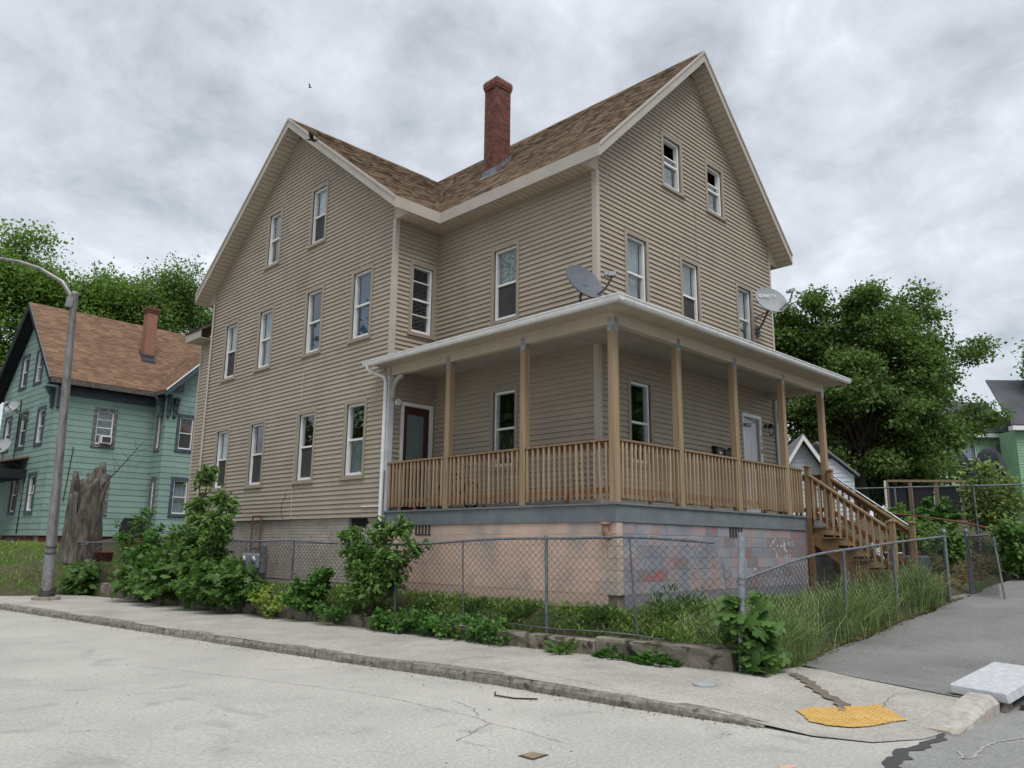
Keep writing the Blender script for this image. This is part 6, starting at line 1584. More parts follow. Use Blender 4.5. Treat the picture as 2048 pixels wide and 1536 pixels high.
# grass: many blades, one object for each stretch
def grass(name, label, pts, hmin, hmax, wd, mtl, lean=.35, cat='grass'):
    n = len(pts); pts = np.asarray(pts); a = rng.uniform(0, 2 * math.pi, n); h_ = rng.uniform(hmin, hmax, n) * rng.uniform(.6, 1, n)
    ln_ = lean * rng.uniform(.2, 1.4, n); dx, dy = np.cos(a), np.sin(a); w_ = wd * rng.uniform(.6, 1.2, n)
    px, py = -dy * w_ / 2, dx * w_ / 2; V = np.empty((n, 7, 3))
    for k, (f_, wk) in enumerate(((0, 1.0), (.4, .9), (.75, .65))):
        ox = ln_ * h_ * (f_ ** 2) * .9; cz = h_ * (f_ - .22 * ln_ * f_ ** 2)
        cx_b, cy_b, cz_b = pts[:, 0] + dx * ox, pts[:, 1] + dy * ox, pts[:, 2] + cz
        V[:, 2 * k] = np.stack([cx_b - px * wk, cy_b - py * wk, cz_b], 1); V[:, 2 * k + 1] = np.stack([cx_b + px * wk, cy_b + py * wk, cz_b], 1)
    V[:, 6] = np.stack([pts[:, 0] + dx * ln_ * h_ * 1.05, pts[:, 1] + dy * ln_ * h_ * 1.05, pts[:, 2] + h_ * (1 - .38 * ln_)], 1)
    b = (np.arange(n) * 7)[:, None]
    F3 = np.concatenate([b + [[0, 1, 3]], b + [[0, 3, 2]], b + [[2, 3, 5]], b + [[2, 5, 4]], b + [[4, 5, 6]]])
    return npmesh(name, V.reshape(-1, 3), F3, mtl, None, kind='stuff', label=label, cat=cat)
def scatter(n, x0, x1, y0, y1, ok=lambda x, y: True, patch=0.0):
    r_ = []
    while len(r_) < n:
        x, y = rnd.uniform(x0, x1), rnd.uniform(y0, y1)
        if patch and math.sin(x * 4.1 + 1.3 * math.sin(y * 2.9)) + math.sin(y * 3.7 + x) < rnd.uniform(-2, patch): continue
        if ok(x, y): r_.append((x, y, H(x, y) - .02))
    return r_
inyard = lambda x, y: x > xfence(y) + .05 and (x < -p - .0 or y < -q)
grass('long_grass', 'tall seeding grass crowding the bent fence', scatter(4600, -1.4, 6.1, -3.68, -3.05, lambda x, y: rnd.random() < .12 + .9 * max(0, math.sin(x * 2.3 + 2.6 + .8 * math.sin(x * 5.3))) ** .7), .5, 1.15, .011, L_grass, .95)
grass('long_grass', 'tall grass in the yard behind the bent fence', scatter(2200, -1.2, 5.0, -3.1, -1.5), .15, .4, .009, L_grass, .8)
grass('lawn', 'weedy green lawn between the wall and the house', scatter(15000, -2.6, -1.25, -3.3, 9.5, inyard), .04, .12, .012, L_lawn, .6)
grass('lawn', 'rough green lawn beside the far house', scatter(9000, -3.2, -.6, 12, 21) + scatter(16000, -7, -1.2, 16.6, 31, lambda x, y: H(x, y) > .2), .05, .16, .02, L_lawn, .6)
grass('dry_grass', 'dry stalks and straw fringe along the dark walk', scatter(900, -1.2, 6.2, -3.78, -3.6, lambda x, y: True), .03, .16, .007, L_dry, 1.2)
grass('dry_grass', 'dry straw fringe along the wall foot', [(xwall(y) - abs(rnd.gauss(0, .06)), y, .13) for y in (rnd.uniform(-3.3, 9) for _ in range(900))], .02, .1, .006, L_dry, 1.3)
gk = []
for _ in range(1300):
    s_ = rnd.uniform(0, cum[-1]); a = kat(s_); pr_g = .25 + .75 * sstep(cum[-1] - 3.4, cum[-1] - 1.2, s_)
    if rnd.random() < pr_g: gk.append((a[0] - .03 - abs(rnd.gauss(0, .025)), a[1], 0.0))
grass('kerb_moss', 'moss and tiny grass in the gutter line of the kerb', gk, .012, .05, .01, leafmat('moss_blade', srgb(98, 92, 54), srgb(80, 84, 42), .2), 1.0)
# broad-leaf weeds through the lawn
def groundleaf(name, label, pts, size, mtl, width=.5, tpl=T_oval, up=.5):
    pts = np.asarray(pts); n = len(pts); a = rng.uniform(0, 6.28, n)
    A = np.stack([np.cos(a), np.sin(a), rng.uniform(.1, 2 * up, n)], 1); Nn = np.stack([-np.cos(a) * .3, -np.sin(a) * .3, np.ones(n)], 1) + rng.normal(size=(n, 3)) * .2
    V, F2 = leaves(pts + np.stack([np.zeros(n), np.zeros(n), rng.uniform(.01, .1, n)], 1), A, Nn, size * rng.uniform(.6, 1.3, n), width, tpl)
    return npmesh(name, V, F2, mtl, None, kind='stuff', label=label, cat='weeds')
groundleaf('weed_cover', 'broad leaves of dandelion and plantain in the lawn', scatter(3600, -2.2, -1.3, -3.3, 6, inyard, .4), .09, L_weed, .3, T_lance, .8)
groundleaf('weed_cover', 'broad leaves of weeds before the grey block base', scatter(1200, -1.3, 3, -3.0, -1.45), .11, L_weed, .32, T_lance, .8)
# right-hand embankment growth
shrub('shrub', 'tall yellow-green bush against the far chain-link fence', (13.2, -2.9, 1.9), [((13.1, -2.7, 3.75), .45), ((12.8, -2.4, 3.3), .5), ((13.5, -3.2, 3.5), .45), ((13.2, -2.7, 2.9), .6), ((13.9, -3.5, 3.0), .5), ((12.7, -2.3, 2.7), .5), ((13.4, -3.0, 2.5), .6)], 3600, .12, T_oval, L_bush, 101, width=.7, stem_r=.02, clump=.3)
shrub('shrub', 'green bush below the black panels of the wooden frame', (12.3, -1.6, 2.0), [((12.3, -1.5, 2.9), .4), ((12.0, -1.2, 2.5), .45), ((12.6, -2.0, 2.7), .5), ((12.1, -1.6, 2.3), .5)], 1800, .11, T_oval, L_ivy, 102, width=.7)
shrub('shrub', 'bright vine heap spilling over the rusty pipe', (9.6, -2.7, 1.3), [((9.5, -2.7, 2.2), .4), ((9.2, -2.6, 1.9), .45), ((9.9, -2.9, 2.0), .4), ((9.4, -2.9, 1.5), .4)], 1800, .1, T_oval, L_sap, 103, width=.8)
shrub('ivy_bank', 'thick mound of bright ivy beside the open gate', (10.6, -3.95, .95), [((10.3, -3.9, 2.2), .5), ((10.7, -4.1, 2.1), .5), ((11.1, -4.3, 2.0), .5), ((10.9, -4.1, 1.5), .6), ((10.5, -3.95, 1.4), .5), ((11.3, -4.4, 1.4), .6), ((11.0, -4.2, 1.1), .5), ((10.2, -3.7, 2.0), .4)], 4200, .11, T_oval, L_sap, 104, 'ivy', width=.85, clump=.25)
shrub('shrub', 'tangled low scrub on the bank behind the gate', (10.2, -1.6, 1.5), [((10.4, -1.2, 2.2), .6), ((9.6, -1.5, 1.9), .6), ((11, -1.9, 2.2), .6), ((10, -2.2, 1.8), .6), ((11.2, -1.0, 2.6), .6)], 2600, .12, T_oval, L_tree2, 105, width=.7)
groundleaf('leaf_litter', 'dead leaves and twigs over the bank behind the gate', [(x, y, H(x, y) - .03) for x, y in ((rnd.uniform(7.4, 13), rnd.uniform(-3.4, -.5)) for _ in range(2600))], .11, L_dry, .5, T_oval, .25)
groundleaf('leaf_litter', 'dead leaves along the edge of the dark walk', [(x, -3.72 + abs(rnd.gauss(0, .07)), zr(x) - .03) for x in (rnd.uniform(-1.3, 6.5) for _ in range(420))], .06, L_dry, .5, T_oval, .2)
groundleaf('leaf_litter', 'few dry leaves and bits in the road gutter', [(kat(s_)[0] - .05 - abs(rnd.gauss(0, .25)), kat(s_)[1], -.03) for s_ in (rnd.uniform(0, cum[-1]) for _ in range(900))], .028, L_dry, .5, T_oval, .2)
groundleaf('road_litter', 'scattered dark bits and crumbs on the pale road', [(rnd.uniform(-9, -4.6), rnd.uniform(-5, 9), -.035) for _ in range(160)], .03, leafmat('dark_bit', srgb(70, 64, 56), srgb(46, 44, 42), .1), .4, T_oval, .1)

# ================================================================== stump, yard things
rr = np.random.default_rng(5)
st = thing('tree_stump', 'tall broken grey tree stump with a hollow split top', 'tree stump', (-2.73, 18.2, .95))
ns = 40; hs = 26; V = []; Fc = []
top = [2.35 + .25 * math.sin(3 * a + .5) + .3 * math.cos(a - .6) + .12 * math.sin(9 * a) - (.75 * math.exp(-((a - 3.9) % 6.283 - .0) ** 2 * 3)) for a in np.linspace(0, 2 * math.pi, ns, endpoint=False)]
for j in range(hs):
    f = j / (hs - 1)
    for i in range(ns):
        a = 2 * math.pi * i / ns; z = .95 + (top[i] + .2) * f
        r = (.55 - .07 * f + .1 * (1 - f) ** 7) * (1 + .03 * math.sin(3 * a + f * 2) + .02 * math.sin(7 * a + 11 * f) + .012 * math.sin(13 * a - 17 * f) + .03 * math.sin(a * 2 + f * 7))
        V.append((-2.73 - .06 * f + r * math.cos(a), 18.2 - .1 * f + r * math.sin(a), z))
for j in range(8):                                   # hollow inside
    f = j / 7
    for i in range(ns):
        a = 2 * math.pi * i / ns; r = .36 * (1 - f * .5)
        V.append((-2.79 + r * math.cos(a), 18.1 + r * math.sin(a), .95 + (top[i] + .2) * (1 - .0 * f) - f * 1.2 - .02))
for j in range(hs + 7):
    for i in range(ns): Fc.append((j * ns + i, j * ns + (i + 1) % ns, (j + 1) * ns + (i + 1) % ns, (j + 1) * ns + i))
npmesh('trunk', V, Fc, mat('dead_bark', srgb(104, 99, 92), srgb(62, 58, 54), rough=.95, scale=3.2, stretch=(3, 3, .8), bump=.7, bscale=12, bstretch=(1.6, 1.6, .6), col3=srgb(128, 112, 92), scale3=2.4, lim3=(.6, .7)), st, True)
mb = MB()
for a, h0, h1, lean in ((.3, 3.1, 3.55, .2), (5.6, 3.0, 3.5, .35), (2.2, 3.05, 3.5, -.1), (1.2, 3.1, 3.4, .1), (3.0, 3.0, 3.62, .0)):
    x, y = -2.79 + .4 * math.cos(a), 18.1 + .4 * math.sin(a)
    mb.tube([(x, y, h0 - .4), (x + lean * .3, y - lean * .3, (h0 + h1) / 2), (x + lean * .6, y - lean * .5, h1)], [.1, .06, .012], 7)
mb.build('broken_shard', MATS['dead_bark'], st)
mb = MB(); b = Vector((-2.45, 17.8, 3.3)); tip = Vector((-1.6, 17.0, 4.75))
mb.tube([b, b.lerp(tip, .4) + Vector((.03, 0, .02)), b.lerp(tip, .7), tip], [.025, .018, .012, .005], 5)
for f, d in ((.4, (-.3, .15, .5)), (.55, (.3, -.3, .15)), (.6, (-.25, .2, .35)), (.72, (.45, -.35, .2)), (.8, (-.1, .1, .4)), (.3, (-.1, .0, .35))):
    s_ = b.lerp(tip, f); mb.tube([s_, s_ + Vector(d) * .5, s_ + Vector(d) * 1.0 + Vector((.02, .02, .03))], [.009, .006, .003], 4)
mb.build('dead_branch', M_bark, st)
def bucket(name, label, c, r, h, m_, m2):
    o = thing(name, label, 'bucket', c); c = Vector(c)
    MB().lathe([(0, .004), (r * .8, .004), (r * .82, 0), (r, h), (r * 1.06, h), (r * 1.06, h - .02), (r * 1.0, h - .02), (r * .97, h - .004), (r * .8, .02), (0, .02)], c, 18).build('pail', m_, o)
    MB().tube([c + Vector((r * math.cos(a) * 1.03, .0, h - .02 + r * .8 * math.sin(a))) for a in np.linspace(0, math.pi, 9)], .006, 5).build('bail', m2, o)
    return o
bucket('bucket', 'dented red bucket in the grass behind the far fence', (-2.26, 17.5, H(-2.26, 17.5)), .26, .36, mat('worn_red', srgb(150, 44, 40), srgb(120, 34, 32), rough=.5, scale=6, col3=srgb(196, 170, 160), scale3=9, lim3=(.64, .7)), M_steel)
bucket('flower_pot', 'white speckled pot in the grass near the red bucket', (-1.75, 17.0, H(-1.75, 17.0) + .05), .15, .26, mat('speckled_white', srgb(196, 196, 196), srgb(90, 92, 100), rough=.6, scale=14), M_steel)
# black covered barbecue
bq = thing('barbecue', 'black barbecue with closed lid behind the fence shrubs', 'barbecue', (-.6, 20.2, 1.2))
mb = MB(); prof = [(-.42, 1.75), (-.45, 1.95), (-.4, 2.25), (-.3, 2.42), (.3, 2.42), (.38, 2.3), (.42, 1.95), (.42, 1.75)]
mb.prism([(-.6 + a * .7, 20.2 - a * .7, z) for a, z in prof], (.35, .35, 0)).build('lid', M_black, bq, bevel=.02)
mb = MB(); mb.obox((-.85, 20.4, 1.45), (.55, -.55, 0), (.3, .3, 0), (0, 0, .28)).build('firebox', mat('rusty_orange', srgb(128, 78, 44), srgb(84, 52, 34), rough=.8, scale=6), bq)
for a, b_ in ((-.3, 0), (.3, 0), (-.3, .4), (.3, .4)): MB().tube([(-.6 + a * .7 + b_ * .7, 20.2 - a * .7 + b_ * .7, .9), (-.6 + a * .7 + b_ * .7, 20.2 - a * .7 + b_ * .7, 1.5)], .02, 6).build('leg', M_black, bq)
# litter by the green house
bucket('tub', 'white plastic tub on the lawn by the green porch', (-3.2, 29.3, H(-3.2, 29.3)), .22, .42, M_vinyl, M_steel)
MB().lathe([(0, 0), (.5, .0), (.42, .12), (.2, .2), (0, .22)], (-2.2, 28.8, H(-2.2, 28.8) - .02), 9, (0, 0, 1), .5).build('dark_bag', M_black, None, 'crumpled dark bag on the lawn below the mint green wall', 'bag')
# back fence between the lots
bf = thing('leaning_fence', 'short leaning chain-link fence by the red bucket', 'fence', (-2.4, 16, .9))
MB().tube([(-3.05, 17.0, 1.5), (-2.4, 16.3, 1.68), (-1.4, 15.2, 1.98)], .018, 6).build('top_rail', M_steel, bf)
MB().tube([(-2.2, 16.1, .6), (-2.2, 16.1, 1.76)], .022, 6).build('post', M_steel, bf)
chainlink(bf, [(-3.0, 16.95), (-1.4, 15.2)], lambda s_: 1.5 + .2 * s_, lambda s_: .85 + .15 * s_, pitch=.08)
# gas meters and rusty pipes on the wing
gm = thing('gas_meter', 'pair of grey gas meters with rusty pipes on the wing foundation', 'gas meter', (-1.35, 9.8, .9))
M_rust = mat('rusty_pipe', srgb(122, 76, 58), srgb(98, 64, 52), rough=.8, scale=7, bump=.2)
for yy in (9.95, 9.5): MB().tube([(-1.34, yy, 2.27), (-1.34, yy, 1.42)], .022, 7).build('pipe', M_rust, gm)
MB().tube([(-1.34, 9.95, 2.26), (-1.34, 9.5, 2.26)], .022, 7).tube([(-1.34, 9.95, 1.45), (-1.3, 9.72, 1.5), (-1.34, 9.5, 1.45)], .02, 7).build('pipe', M_rust, gm)
for yy in (10.02, 9.52):
    b_ = MB().box(-1.46, -1.26, yy - .17, yy + .17, .98, 1.36).build('meter_body', mat('meter_grey', srgb(128, 138, 146), srgb(112, 121, 128), rough=.5, scale=6), gm, bevel=.05)
    MB().lathe([(0, .02), (.08, .02), (.085, 0)], (-1.46, yy, 1.22), 14, (-1, 0, 0)).build('dial', M_vinyl, b_)
    MB().tube([(-1.36, yy - .1, 1.35), (-1.36, yy - .1, 1.5)], .02, 6).tube([(-1.36, yy + .1, 1.35), (-1.36, yy + .1, 1.5)], .02, 6).build('union', M_steel, b_)
MB().box(-1.4, -1.24, 9.3, 9.34, .9, 1.55).build('bracket_post', M_steel, gm)
# letter boxes by the front door
for i, (x, z, w_, lab) in enumerate(((3.78, 3.49, .3, 'black letter box with white flag mark, furthest from the front door'), (4.13, 3.46, .28, 'plain black letter box between two others on the porch wall'), (4.44, 3.5, .24, 'black letter box with pale mail sticking out beside the post'))):
    o = thing('letter_box', lab, 'letter box', (x + w_ / 2, -.08, z))
    MB().box(x, x + w_, -.13, -.024, z, z + .2).build('box', M_black, o, bevel=.008)
    MB().hexa([(x - .008, -.145, z + .19), (x + w_ + .008, -.145, z + .19), (x + w_ + .008, -.024, z + .22), (x - .008, -.024, z + .22), (x - .008, -.145, z + .2), (x + w_ + .008, -.145, z + .2), (x + w_ + .008, -.024, z + .24), (x - .008, -.024, z + .24)]).build('lid', M_black, o)
    if i == 0: MB().prism([(x + .12, -.132, z + .05), (x + .22, -.132, z + .08), (x + .24, -.132, z + .12), (x + .16, -.132, z + .09), (x + .12, -.132, z + .17)], (0, -.002, 0)).build('flag_mark', M_vinyl, o)
    if i == 2: MB().obox((x + .04, -.12, z + .16), (.18, 0, .02), (0, .04, .01), (0, -.02, .1)).build('envelope', M_vinyl, o)
# child's bicycle behind the railing
bi = thing('bicycle', 'red child bicycle parked behind the porch railing', 'bicycle', (-.85, 2.8, DZ))
bx_ = -.88; M_redp = mat('red_paint', srgb(150, 30, 30), rough=.35); r_ = .235
M_tyre = mat('tyre', (.012, .012, .012), rough=.7)
for yy in (2.35, 3.15):
    w_ = MB(); cc = Vector((bx_, yy, DZ + r_ + .02))
    ring = [cc + Vector((0, r_ * math.cos(a), r_ * math.sin(a))) for a in np.linspace(0, 2 * math.pi, 29)]
    wo = MB().tube(ring, .024, 7, False).build('wheel', M_tyre, bi)
    mb = MB().tube([cc + (v_ - cc) * .88 for v_ in ring], .008, 5, False)
    for k in range(10): a = k * .628; mb.tube([cc, cc + Vector((0, .2 * math.cos(a), .2 * math.sin(a)))], .002, 3)
    mb.build('rim', M_galv, wo)
z0 = DZ + r_ + .02
A_, B2, C2, Hd = Vector((bx_, 3.15, z0)), Vector((bx_, 2.72, z0 - .02)), Vector((bx_, 2.86, z0 + .32)), Vector((bx_, 2.45, z0 + .34))
MB().tube([A_, B2], .012, 6).tube([A_, C2], .012, 6).tube([B2, C2], .014, 6).tube([C2, Hd], .016, 6).tube([B2, Hd], .016, 6).build('frame', M_redp, bi)
MB().tube([Vector((bx_, 2.35, z0)), Hd, Hd + Vector((0, .03, .18))], .014, 6).build('fork', M_redp, bi)
MB().tube([Hd + Vector((-.22, .08, .26)), Hd + Vector((-.1, .02, .2)), Hd + Vector((.1, .02, .2)), Hd + Vector((.22, .08, .26))], .012, 6).build('handlebar', M_black, bi)
MB().prism([C2 + Vector((-.06, .12, .08)), C2 + Vector((.06, .12, .08)), C2 + Vector((.015, -.12, .08)), C2 + Vector((-.015, -.12, .08))], (0, 0, .04)).build('saddle', M_black, bi)
MB().lathe([(.0, -.03), (.07, -.03), (.07, -.02), (0, -.02)], B2, 14, (1, 0, 0)).bar(B2 + Vector((-.06, -.1, -.08)), B2 + Vector((-.06, .1, .08)), .015, .015).build('crank', M_galv, bi)
# white chairs and bags behind the stairs
M_plast = mat('white_plastic', srgb(206, 206, 204), srgb(188, 188, 188), rough=.5, scale=5)
for i, (x, y, lab) in enumerate(((7.25, -1.6, 'white plastic garden chair seen through the stair balusters'), (7.45, -2.15, 'second white plastic garden chair lower down behind the stairs'))):
    z = H(x, y); o = thing('garden_chair', lab, 'chair', (x, y, z))
    MB().box(x - .24, x + .24, y - .22, y + .22, z + .41, z + .44).build('seat', M_plast, o, bevel=.01)
    mb = MB()
    for k in range(6): mb.bar((x - .21 + k * .084, y + .21, z + .44), (x - .2 + k * .08, y + .3, z + .86), .05, .016, (0, 1, 0))
    mb.bar((x - .25, y + .3, z + .86), (x + .25, y + .3, z + .86), .03, .08).build('backrest', M_plast, o)
    for a, b in ((-.22, -.2), (.22, -.2), (-.22, .2), (.22, .2)): MB().tube([(x + a * 1.1, y + b * 1.15, z), (x + a, y + b, z + .42)], .024, 6).build('leg', M_plast, o)
    for a in (-.25, .25): MB().tube([(x + a, y - .2, z + .42), (x + a, y - .2, z + .64), (x + a, y + .28, z + .66)], .022, 6).build('armrest', M_plast, o)
MB().box(6.75, 7.3, -3.0, -2.5, .7, 1.5).build('bin', mat('slate_bin', srgb(72, 78, 84), rough=.6), None, 'dark grey wheelie bin beside the foot of the stairs', 'bin', bevel=.04)
# concrete front step slab at the gate
MB().hexa([(6.42, -3.68, .45), (7.7, -3.7, .5), (7.6, -3.0, .5), (6.4, -3.0, .48), (6.42, -3.68, .70), (7.7, -3.7, .74), (7.6, -3.0, .76), (6.4, -3.0, .74)]).build('entry_slab', M_conc, None, 'worn concrete slab between the two gate posts', 'slab', bevel=.01)
for i, (z, y) in enumerate(((.8, -2.9), (.86, -2.6))): MB().box(6.9 + i * .4, 8.6 + i * .3, y, y + .28, z - .2 + .1 * i, z + .08 * i).build('step_slab', M_conc, None, ['lower flat stone step behind the gate', 'upper flat stone step behind the gate'][i], 'step')
# covers in road and pavement
cv = thing('road_cover', 'small square rusty iron cover set in the pale road', 'cover', (-5.985, -4.065, 0))
cq = [(-6.069, -3.99), (-5.9, -3.985), (-5.872, -4.132), (-6.07, -4.15)]
MB().prism([(a, b, -.02) for a, b in cq][::-1], (0, 0, .026)).build('rim', MATS['rust_iron'], cv)
MB().prism([(-5.985 + (a + 5.985) * .78, -4.065 + (b + 4.065) * .78, -.01) for a, b in cq][::-1], (0, 0, .021)).build('lid', mat('cover_tan', srgb(142, 128, 108), srgb(112, 98, 82), rough=.8, scale=18), cv)
ox = [(-2.829 + .16 * math.cos(a) + .02 * math.sin(5 * a), -3.697 + .13 * math.sin(a)) for a in np.linspace(0, 2 * math.pi, 10, endpoint=False)]
MB().prism([(a, b, .1) for a, b in ox], (0, 0, .062)).build('patch_cover', mat('pale_mortar_patch', srgb(160, 164, 166), srgb(140, 143, 145), rough=.9, scale=9, bump=.4), None, 'pale mortar lump capping a hole in the pavement', 'cover', bevel=.012)
MB().tube([(-4.35, -1.95, .012), (-4.5, -2.1, .016), (-4.45, -2.35, .012), (-4.3, -2.55, .014)], .009, 5).build('twig', M_bark, None, 'curved brown twig lying by the kerb', 'twig')
MB().hexa([(-4.9, -5.6, .004), (-4.78, -5.66, .004), (-4.75, -5.6, .004), (-4.87, -5.55, .004), (-4.9, -5.6, .01), (-4.78, -5.66, .016), (-4.75, -5.6, .012), (-4.87, -5.55, .01)]).build('litter_scrap', mat('peach_scrap', srgb(196, 164, 138)), None, 'small peach and white scrap on the pale road', 'litter')
# birds
def bird(label, c, s, fl):
    o = thing('bird', label, 'bird', c); c = Vector(c); R_, F_ = Rh, Fh
    mb = MB(); mb.tube([c - R_ * .55 * s, c - R_ * .3 * s, c, c + R_ * .25 * s, c + R_ * .4 * s, c + R_ * .5 * s], [.01 * s, .07 * s, .1 * s, .085 * s, .06 * s, .01 * s], 8).build('body', M_black, o)
    for sg_ in (-1, 1):
        a = c + R_ * .12 * s; w_ = F_ * sg_ * .9 * s + Zu * (fl * s)
        MB().add([a, a - R_ * .3 * s, a + w_ * .6 - R_ * .28 * s, a + w_ - R_ * .25 * s, a + w_ * .55 + R_ * .06 * s, a + Zu * .02 * s, a - R_ * .3 * s + Zu * .02 * s, a + w_ * .6 - R_ * .28 * s + Zu * .02 * s], [(0, 1, 2, 4), (2, 3, 4), (5, 6, 7, 4), (0, 5, 6, 1)]).build('wing', M_black, o)
bird('tiny dark bird flying high in the clouds', (2.8, 16.15, 18.81), .16, .8)
bird('black bird flying close to the wing gable board', (-1.95, 7.2, 11.25), .3, .25)

# ================================================================== right background
# chain-link fence on the bank
bk_ = thing('bank_fence', 'chain-link fence along the top of the overgrown bank', 'fence', (12, -1, 2))
def bz_(y): return pl(y, [(-4.4, 3.2), (1.6, 3.3)])
MB().tube([(11.6, 1.6, 3.3), (12.2, -1.0, 3.3), (12.9, -4.4, 3.28)], .022, 7).build('top_rail', M_steel, bk_)
for x, y in ((11.75, .9), (12.15, -.75), (12.55, -2.6), (12.9, -4.3)): MB().tube([(x, y, 1.6), (x, y, 3.32)], .028, 8).build('post', M_steel, bk_)
chainlink(bk_, [(11.6, 1.6), (12.2, -1.0), (12.9, -4.4)], lambda s_: 3.3, lambda s_: 2.15, pitch=.085)
MB().tube([(8.2, -1.85, 2.44), (8.1, -2.6, 2.35), (7.85, -3.6, 2.18), (7.75, -4.05, 2.06)], .02, 7).build('rusty_pole', M_rust, None, 'long rusty pole leaning across the bank to the gate', 'pole')
# wooden frame with black panels
wf = thing('panel_screen', 'weathered wooden frame with black mesh panels behind the fence', 'screen', (16.3, -.15, 2.6))
fa, fb = Vector((15.49, .63, 2.55)), Vector((17.3, -1.15, 2.55)); fd = (fb - fa)
for i, f in enumerate((0, .3, .63, .97)): MB().bar(fa + fd * f, fa + fd * f + Vector((0, 0, 1.22)), .12, .1, (0, 1, 0)).build('upright', mat('grey_timber', srgb(128, 112, 94), srgb(104, 90, 76), rough=.85, scale=4, stretch=(5, 5, .6)), wf)
MB().bar(fa + Vector((0, 0, 1.22)), fb + Vector((0, 0, 1.24)), .12, .07).build('top_plate', MATS['grey_timber'], wf)
MB().bar(fa - fd * .03 + Vector((-.05, -.05, 0)), fa - fd * .03 + Vector((-.05, -.05, 1.22)), .05, .05, (0, 1, 0)).build('white_edge', M_vinyl, wf)
for a, b in ((.03, .27), (.33, .6), (.66, .94)): MB().hexa([fa + fd * a + Vector((.05, .05, .02)), fa + fd * b + Vector((.05, .05, .02)), fa + fd * b + Vector((.07, .07, .02)), fa + fd * a + Vector((.07, .07, .02)), fa + fd * a + Vector((.05, .05, 1.1)), fa + fd * b + Vector((.05, .05, 1.1)), fa + fd * b + Vector((.07, .07, 1.1)), fa + fd * a + Vector((.07, .07, 1.1))]).build('panel', mat('black_fabric', srgb(26, 28, 34), rough=.85), wf)
# playground canopies
M_can = mat('canopy_black', srgb(38, 42, 50), srgb(30, 33, 40), rough=.5, scale=3)
def canopy(label, c, w_, zt, zb, pz_):
    o = thing('play_canopy', label, 'canopy', (c[0], c[1], pz_)); x, y = c
    def ring(k, z): return [(x + k * a, y + k * b, z) for a, b in ((-w_, -w_), (w_, -w_), (w_, w_), (-w_, w_))]
    lv = [(1.0, zb - .12), (1.0, zb), (.92, zb + (zt - zb) * .3), (.7, zb + (zt - zb) * .68), (.4, zb + (zt - zb) * .93), (.12, zt)]
    V = [p_ for k, z in lv for p_ in ring(k, z)]; Fq = [(4 * j + i, 4 * j + (i + 1) % 4, 4 * j + 4 + (i + 1) % 4, 4 * j + 4 + i) for j in range(len(lv) - 1) for i in range(4)] + [(20, 21, 22, 23), (3, 2, 1, 0)]
    MB().add(V, Fq).build('roof', M_can, o)
    for a, b in ((-.85, -.85), (.85, -.85), (.85, .85), (-.85, .85)): MB().tube([(x + a * w_, y + b * w_, pz_), (x + a * w_, y + b * w_, zb)], .07, 8).build('post', mat('post_dark', srgb(44, 40, 38), rough=.5), o)
    MB().box(x - w_ * .8, x + w_ * .8, y - w_ * .8, y + w_ * .8, pz_ + 1.2, pz_ + 1.3).build('platform', M_can, o)
    return o
canopy('black domed play canopy standing clear of the trees', (37.1, 2.75), .6, 7.05, 6.1, 2.8)
canopy('black domed play canopy half hidden under the maple', (35.9, 4.1), .6, 7.0, 5.95, 2.8)
canopy('lower black play canopy between two taller ones', (36.3, 3.6), .42, 5.9, 5.25, 2.8)
MB().lathe([(.36, -.03), (.39, 0), (.36, .03), (.33, 0), (.36, -.03)], (36.2, 2.6, 5.15), 18, (.7, .7, 0)).tube([(36.2, 2.6, 3), (36.2, 2.6, 4.8)], .04, 6).build('climbing_ring', M_can, None, 'dark round climbing hoop below the clear play canopy', 'play hoop')
# pale green house far right
ph = thing('pale_green_house', 'pale green clapboard house with grey roof far behind the play area', 'house', (47, 6, 3))
M_pg = mat('pale_green_clap', srgb(136, 170, 138), srgb(124, 158, 128), rough=.7, scale=2, rand=.04)
fA = Face((44.85, 3.05), (.705, -.709), (-.709, -.705)); fB = Face((43.3, 7.9), (.705, -.709), (-.709, -.705))
wins = [(2.55, 3.5, 6.15, 8.5, 'net', 'screen'), (4.55, 5.5, 6.15, 8.5, 'net', 'screen')]
wall(fA, lambda z: 0, lambda z: 7, 3.4, 8.9, [], ph, board=M_pg, expo=.17, lip=.03, piece='clapboard')
wall(fB, lambda z: -1.0, lambda z: 5.9, 3.4, 8.8, opn(wins), ph, board=M_pg, expo=.17, lip=.03, piece='clapboard')
for a, b, c, d, u_, l_ in wins: window(fB, a, b, c, d, ph, u_, l_, casing=M_pg, cw=.1)
M_slr = shinglemat('grey_roof_shingle', [srgb(92, 94, 98), srgb(82, 84, 88), srgb(100, 101, 104)])
mb = MB(); slab(mb, fA, 0, .1, 0, .1, 3.4, 8.9, -1.6, -.121); mb.build('return_wall', M_pg, ph)
MB().prism([fB.P(-1.4, 8.95, .4), fB.P(6.4, 8.95, .4), fB.P(6.4, 11.6, -3.5), fB.P(2.4, 11.6, -3.5)], (0, 0, .12)).build('roof', M_slr, ph)
MB().prism([fA.P(-.45, 9.1, .45), fA.P(7, 9.1, .45), fA.P(7, 12.6, -3), fA.P(.4, 12.6, -3)], (0, 0, .12)).build('roof', M_slr, ph)
mb = MB(); slab(mb, fB, -1.3, 6.0, -1.3, 6.0, 8.72, 8.96, 0.031, .42); mb.build('eave', M_vinyl, ph)
mb = MB(); slab(mb, fA, -.4, 7, -.4, 7, 8.86, 9.12, 0.031, .46); mb.build('eave', M_vinyl, ph)
mb = MB(); slab(mb, fB, -1, 6, -1, 6, 2.0, 8.8, -3, -2.9); mb.build('inner_wall', M_room, ph)
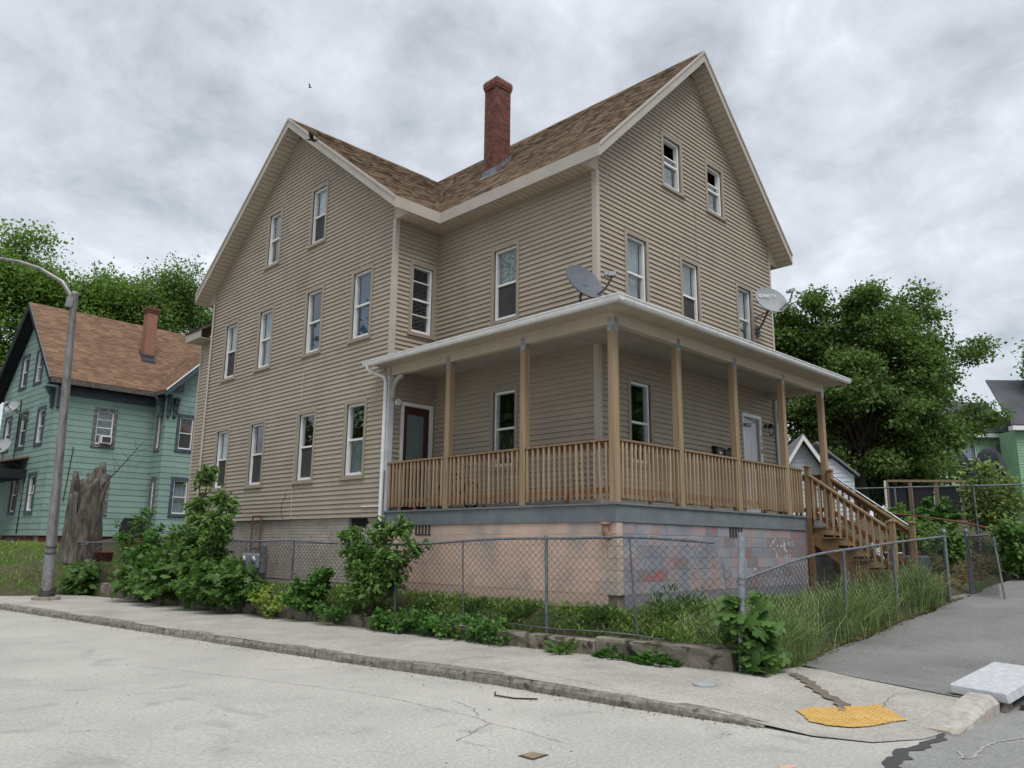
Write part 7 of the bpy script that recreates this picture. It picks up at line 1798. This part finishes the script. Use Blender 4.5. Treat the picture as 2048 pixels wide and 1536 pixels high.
mb = MB(); slab(mb, fA, -.1, 7, -.1, 7, 2.2, 3.4, 0, .06); mb.build('base', M_vinyl, ph)
MB().hexa([(43.0, .2, 3.0), (44.6, -2, 3.0), (45.4, -1.2, 3.0), (44, 1.2, 3.0), (43.0, .2, 4.4), (44.6, -2, 4.4), (45.4, -1.2, 4.4), (44, 1.2, 4.4)]).build('white_fence', M_vinyl, None, 'white panel fence before the pale green house', 'fence')
# small white gabled house behind the porch
wh = thing('outbuilding', 'small white gabled outbuilding with grey shingles beyond the stairs', 'outbuilding', (16.2, 3.6, 2.4))
M_wc = mat('white_blue_clap', srgb(206, 213, 220), srgb(196, 204, 212), rough=.7, scale=2, rand=.03)
ga_ = Vector((15.57, 3.37, 0)); wu = Vector((.55, -.835, 0)); wn = Vector((-.835, -.55, 0))
fw_ = Face((ga_.x, ga_.y), (wu.x, wu.y), (wn.x, wn.y))
hw_ = .86
wall(fw_, lambda z: max(-hw_ * .8, -(5.28 - z) / 1.55), lambda z: min(hw_ * .8, (5.28 - z) / 1.55), 2.3, 5.2, [], wh, board=M_wc, expo=.15, lip=.02, piece='clapboard')
for s_ in (-1, 1):
    MB().prism([fw_.P(0, 5.47, .4), fw_.P(s_ * hw_, 4.13, .4), fw_.P(s_ * hw_, 4.13, -3), fw_.P(0, 5.47, -3)], (0, 0, .06)).build('roof', shinglemat('pale_grey_shingle', [srgb(150, 150, 152), srgb(128, 128, 132), srgb(168, 168, 168)]) if s_ < 0 else MATS['pale_grey_shingle'], wh)
    MB().prism([fw_.P(0, 5.46, .4), fw_.P(s_ * hw_, 4.12, .4), fw_.P(s_ * (hw_ - .14), 4.12, .4), fw_.P(0, 5.28, .4)], tuple(wn * .05)).build('rake_board', M_vinyl, wh)
    MB().prism([fw_.P(0, 5.37, .4), fw_.P(s_ * (hw_ - .05), 4.11, .4), fw_.P(s_ * (hw_ - .05), 4.11, 0), fw_.P(0, 5.37, 0)], (0, 0, .03)).build('rake_soffit', M_soffit, wh)
fw2 = Face((ga_.x + wu.x * .6 - wn.x * .8, ga_.y + wu.y * .6 - wn.y * .8), (wu.x, wu.y), (wn.x, wn.y))
wall(fw2, lambda z: 0.0, lambda z: 1.2 - max(0, (z - 4.15) / .9), 2.3, 4.75, [], wh, board=M_wc, expo=.15, lip=.02, piece='clapboard')
MB().prism([fw2.P(1.35, 4.1, .2), fw2.P(0, 5.3, .2), fw2.P(0, 5.3, -3), fw2.P(1.35, 4.1, -3)], (0, 0, .08)).build('roof', MATS['pale_grey_shingle'], wh)
MB().prism([fw2.P(1.2, 2.3, 0), fw2.P(1.1, 2.3, 0), fw2.P(1.1, 2.3, -3), fw2.P(1.2, 2.3, -3)], (0, 0, 1.9)).build('side_wall', M_wc, wh)
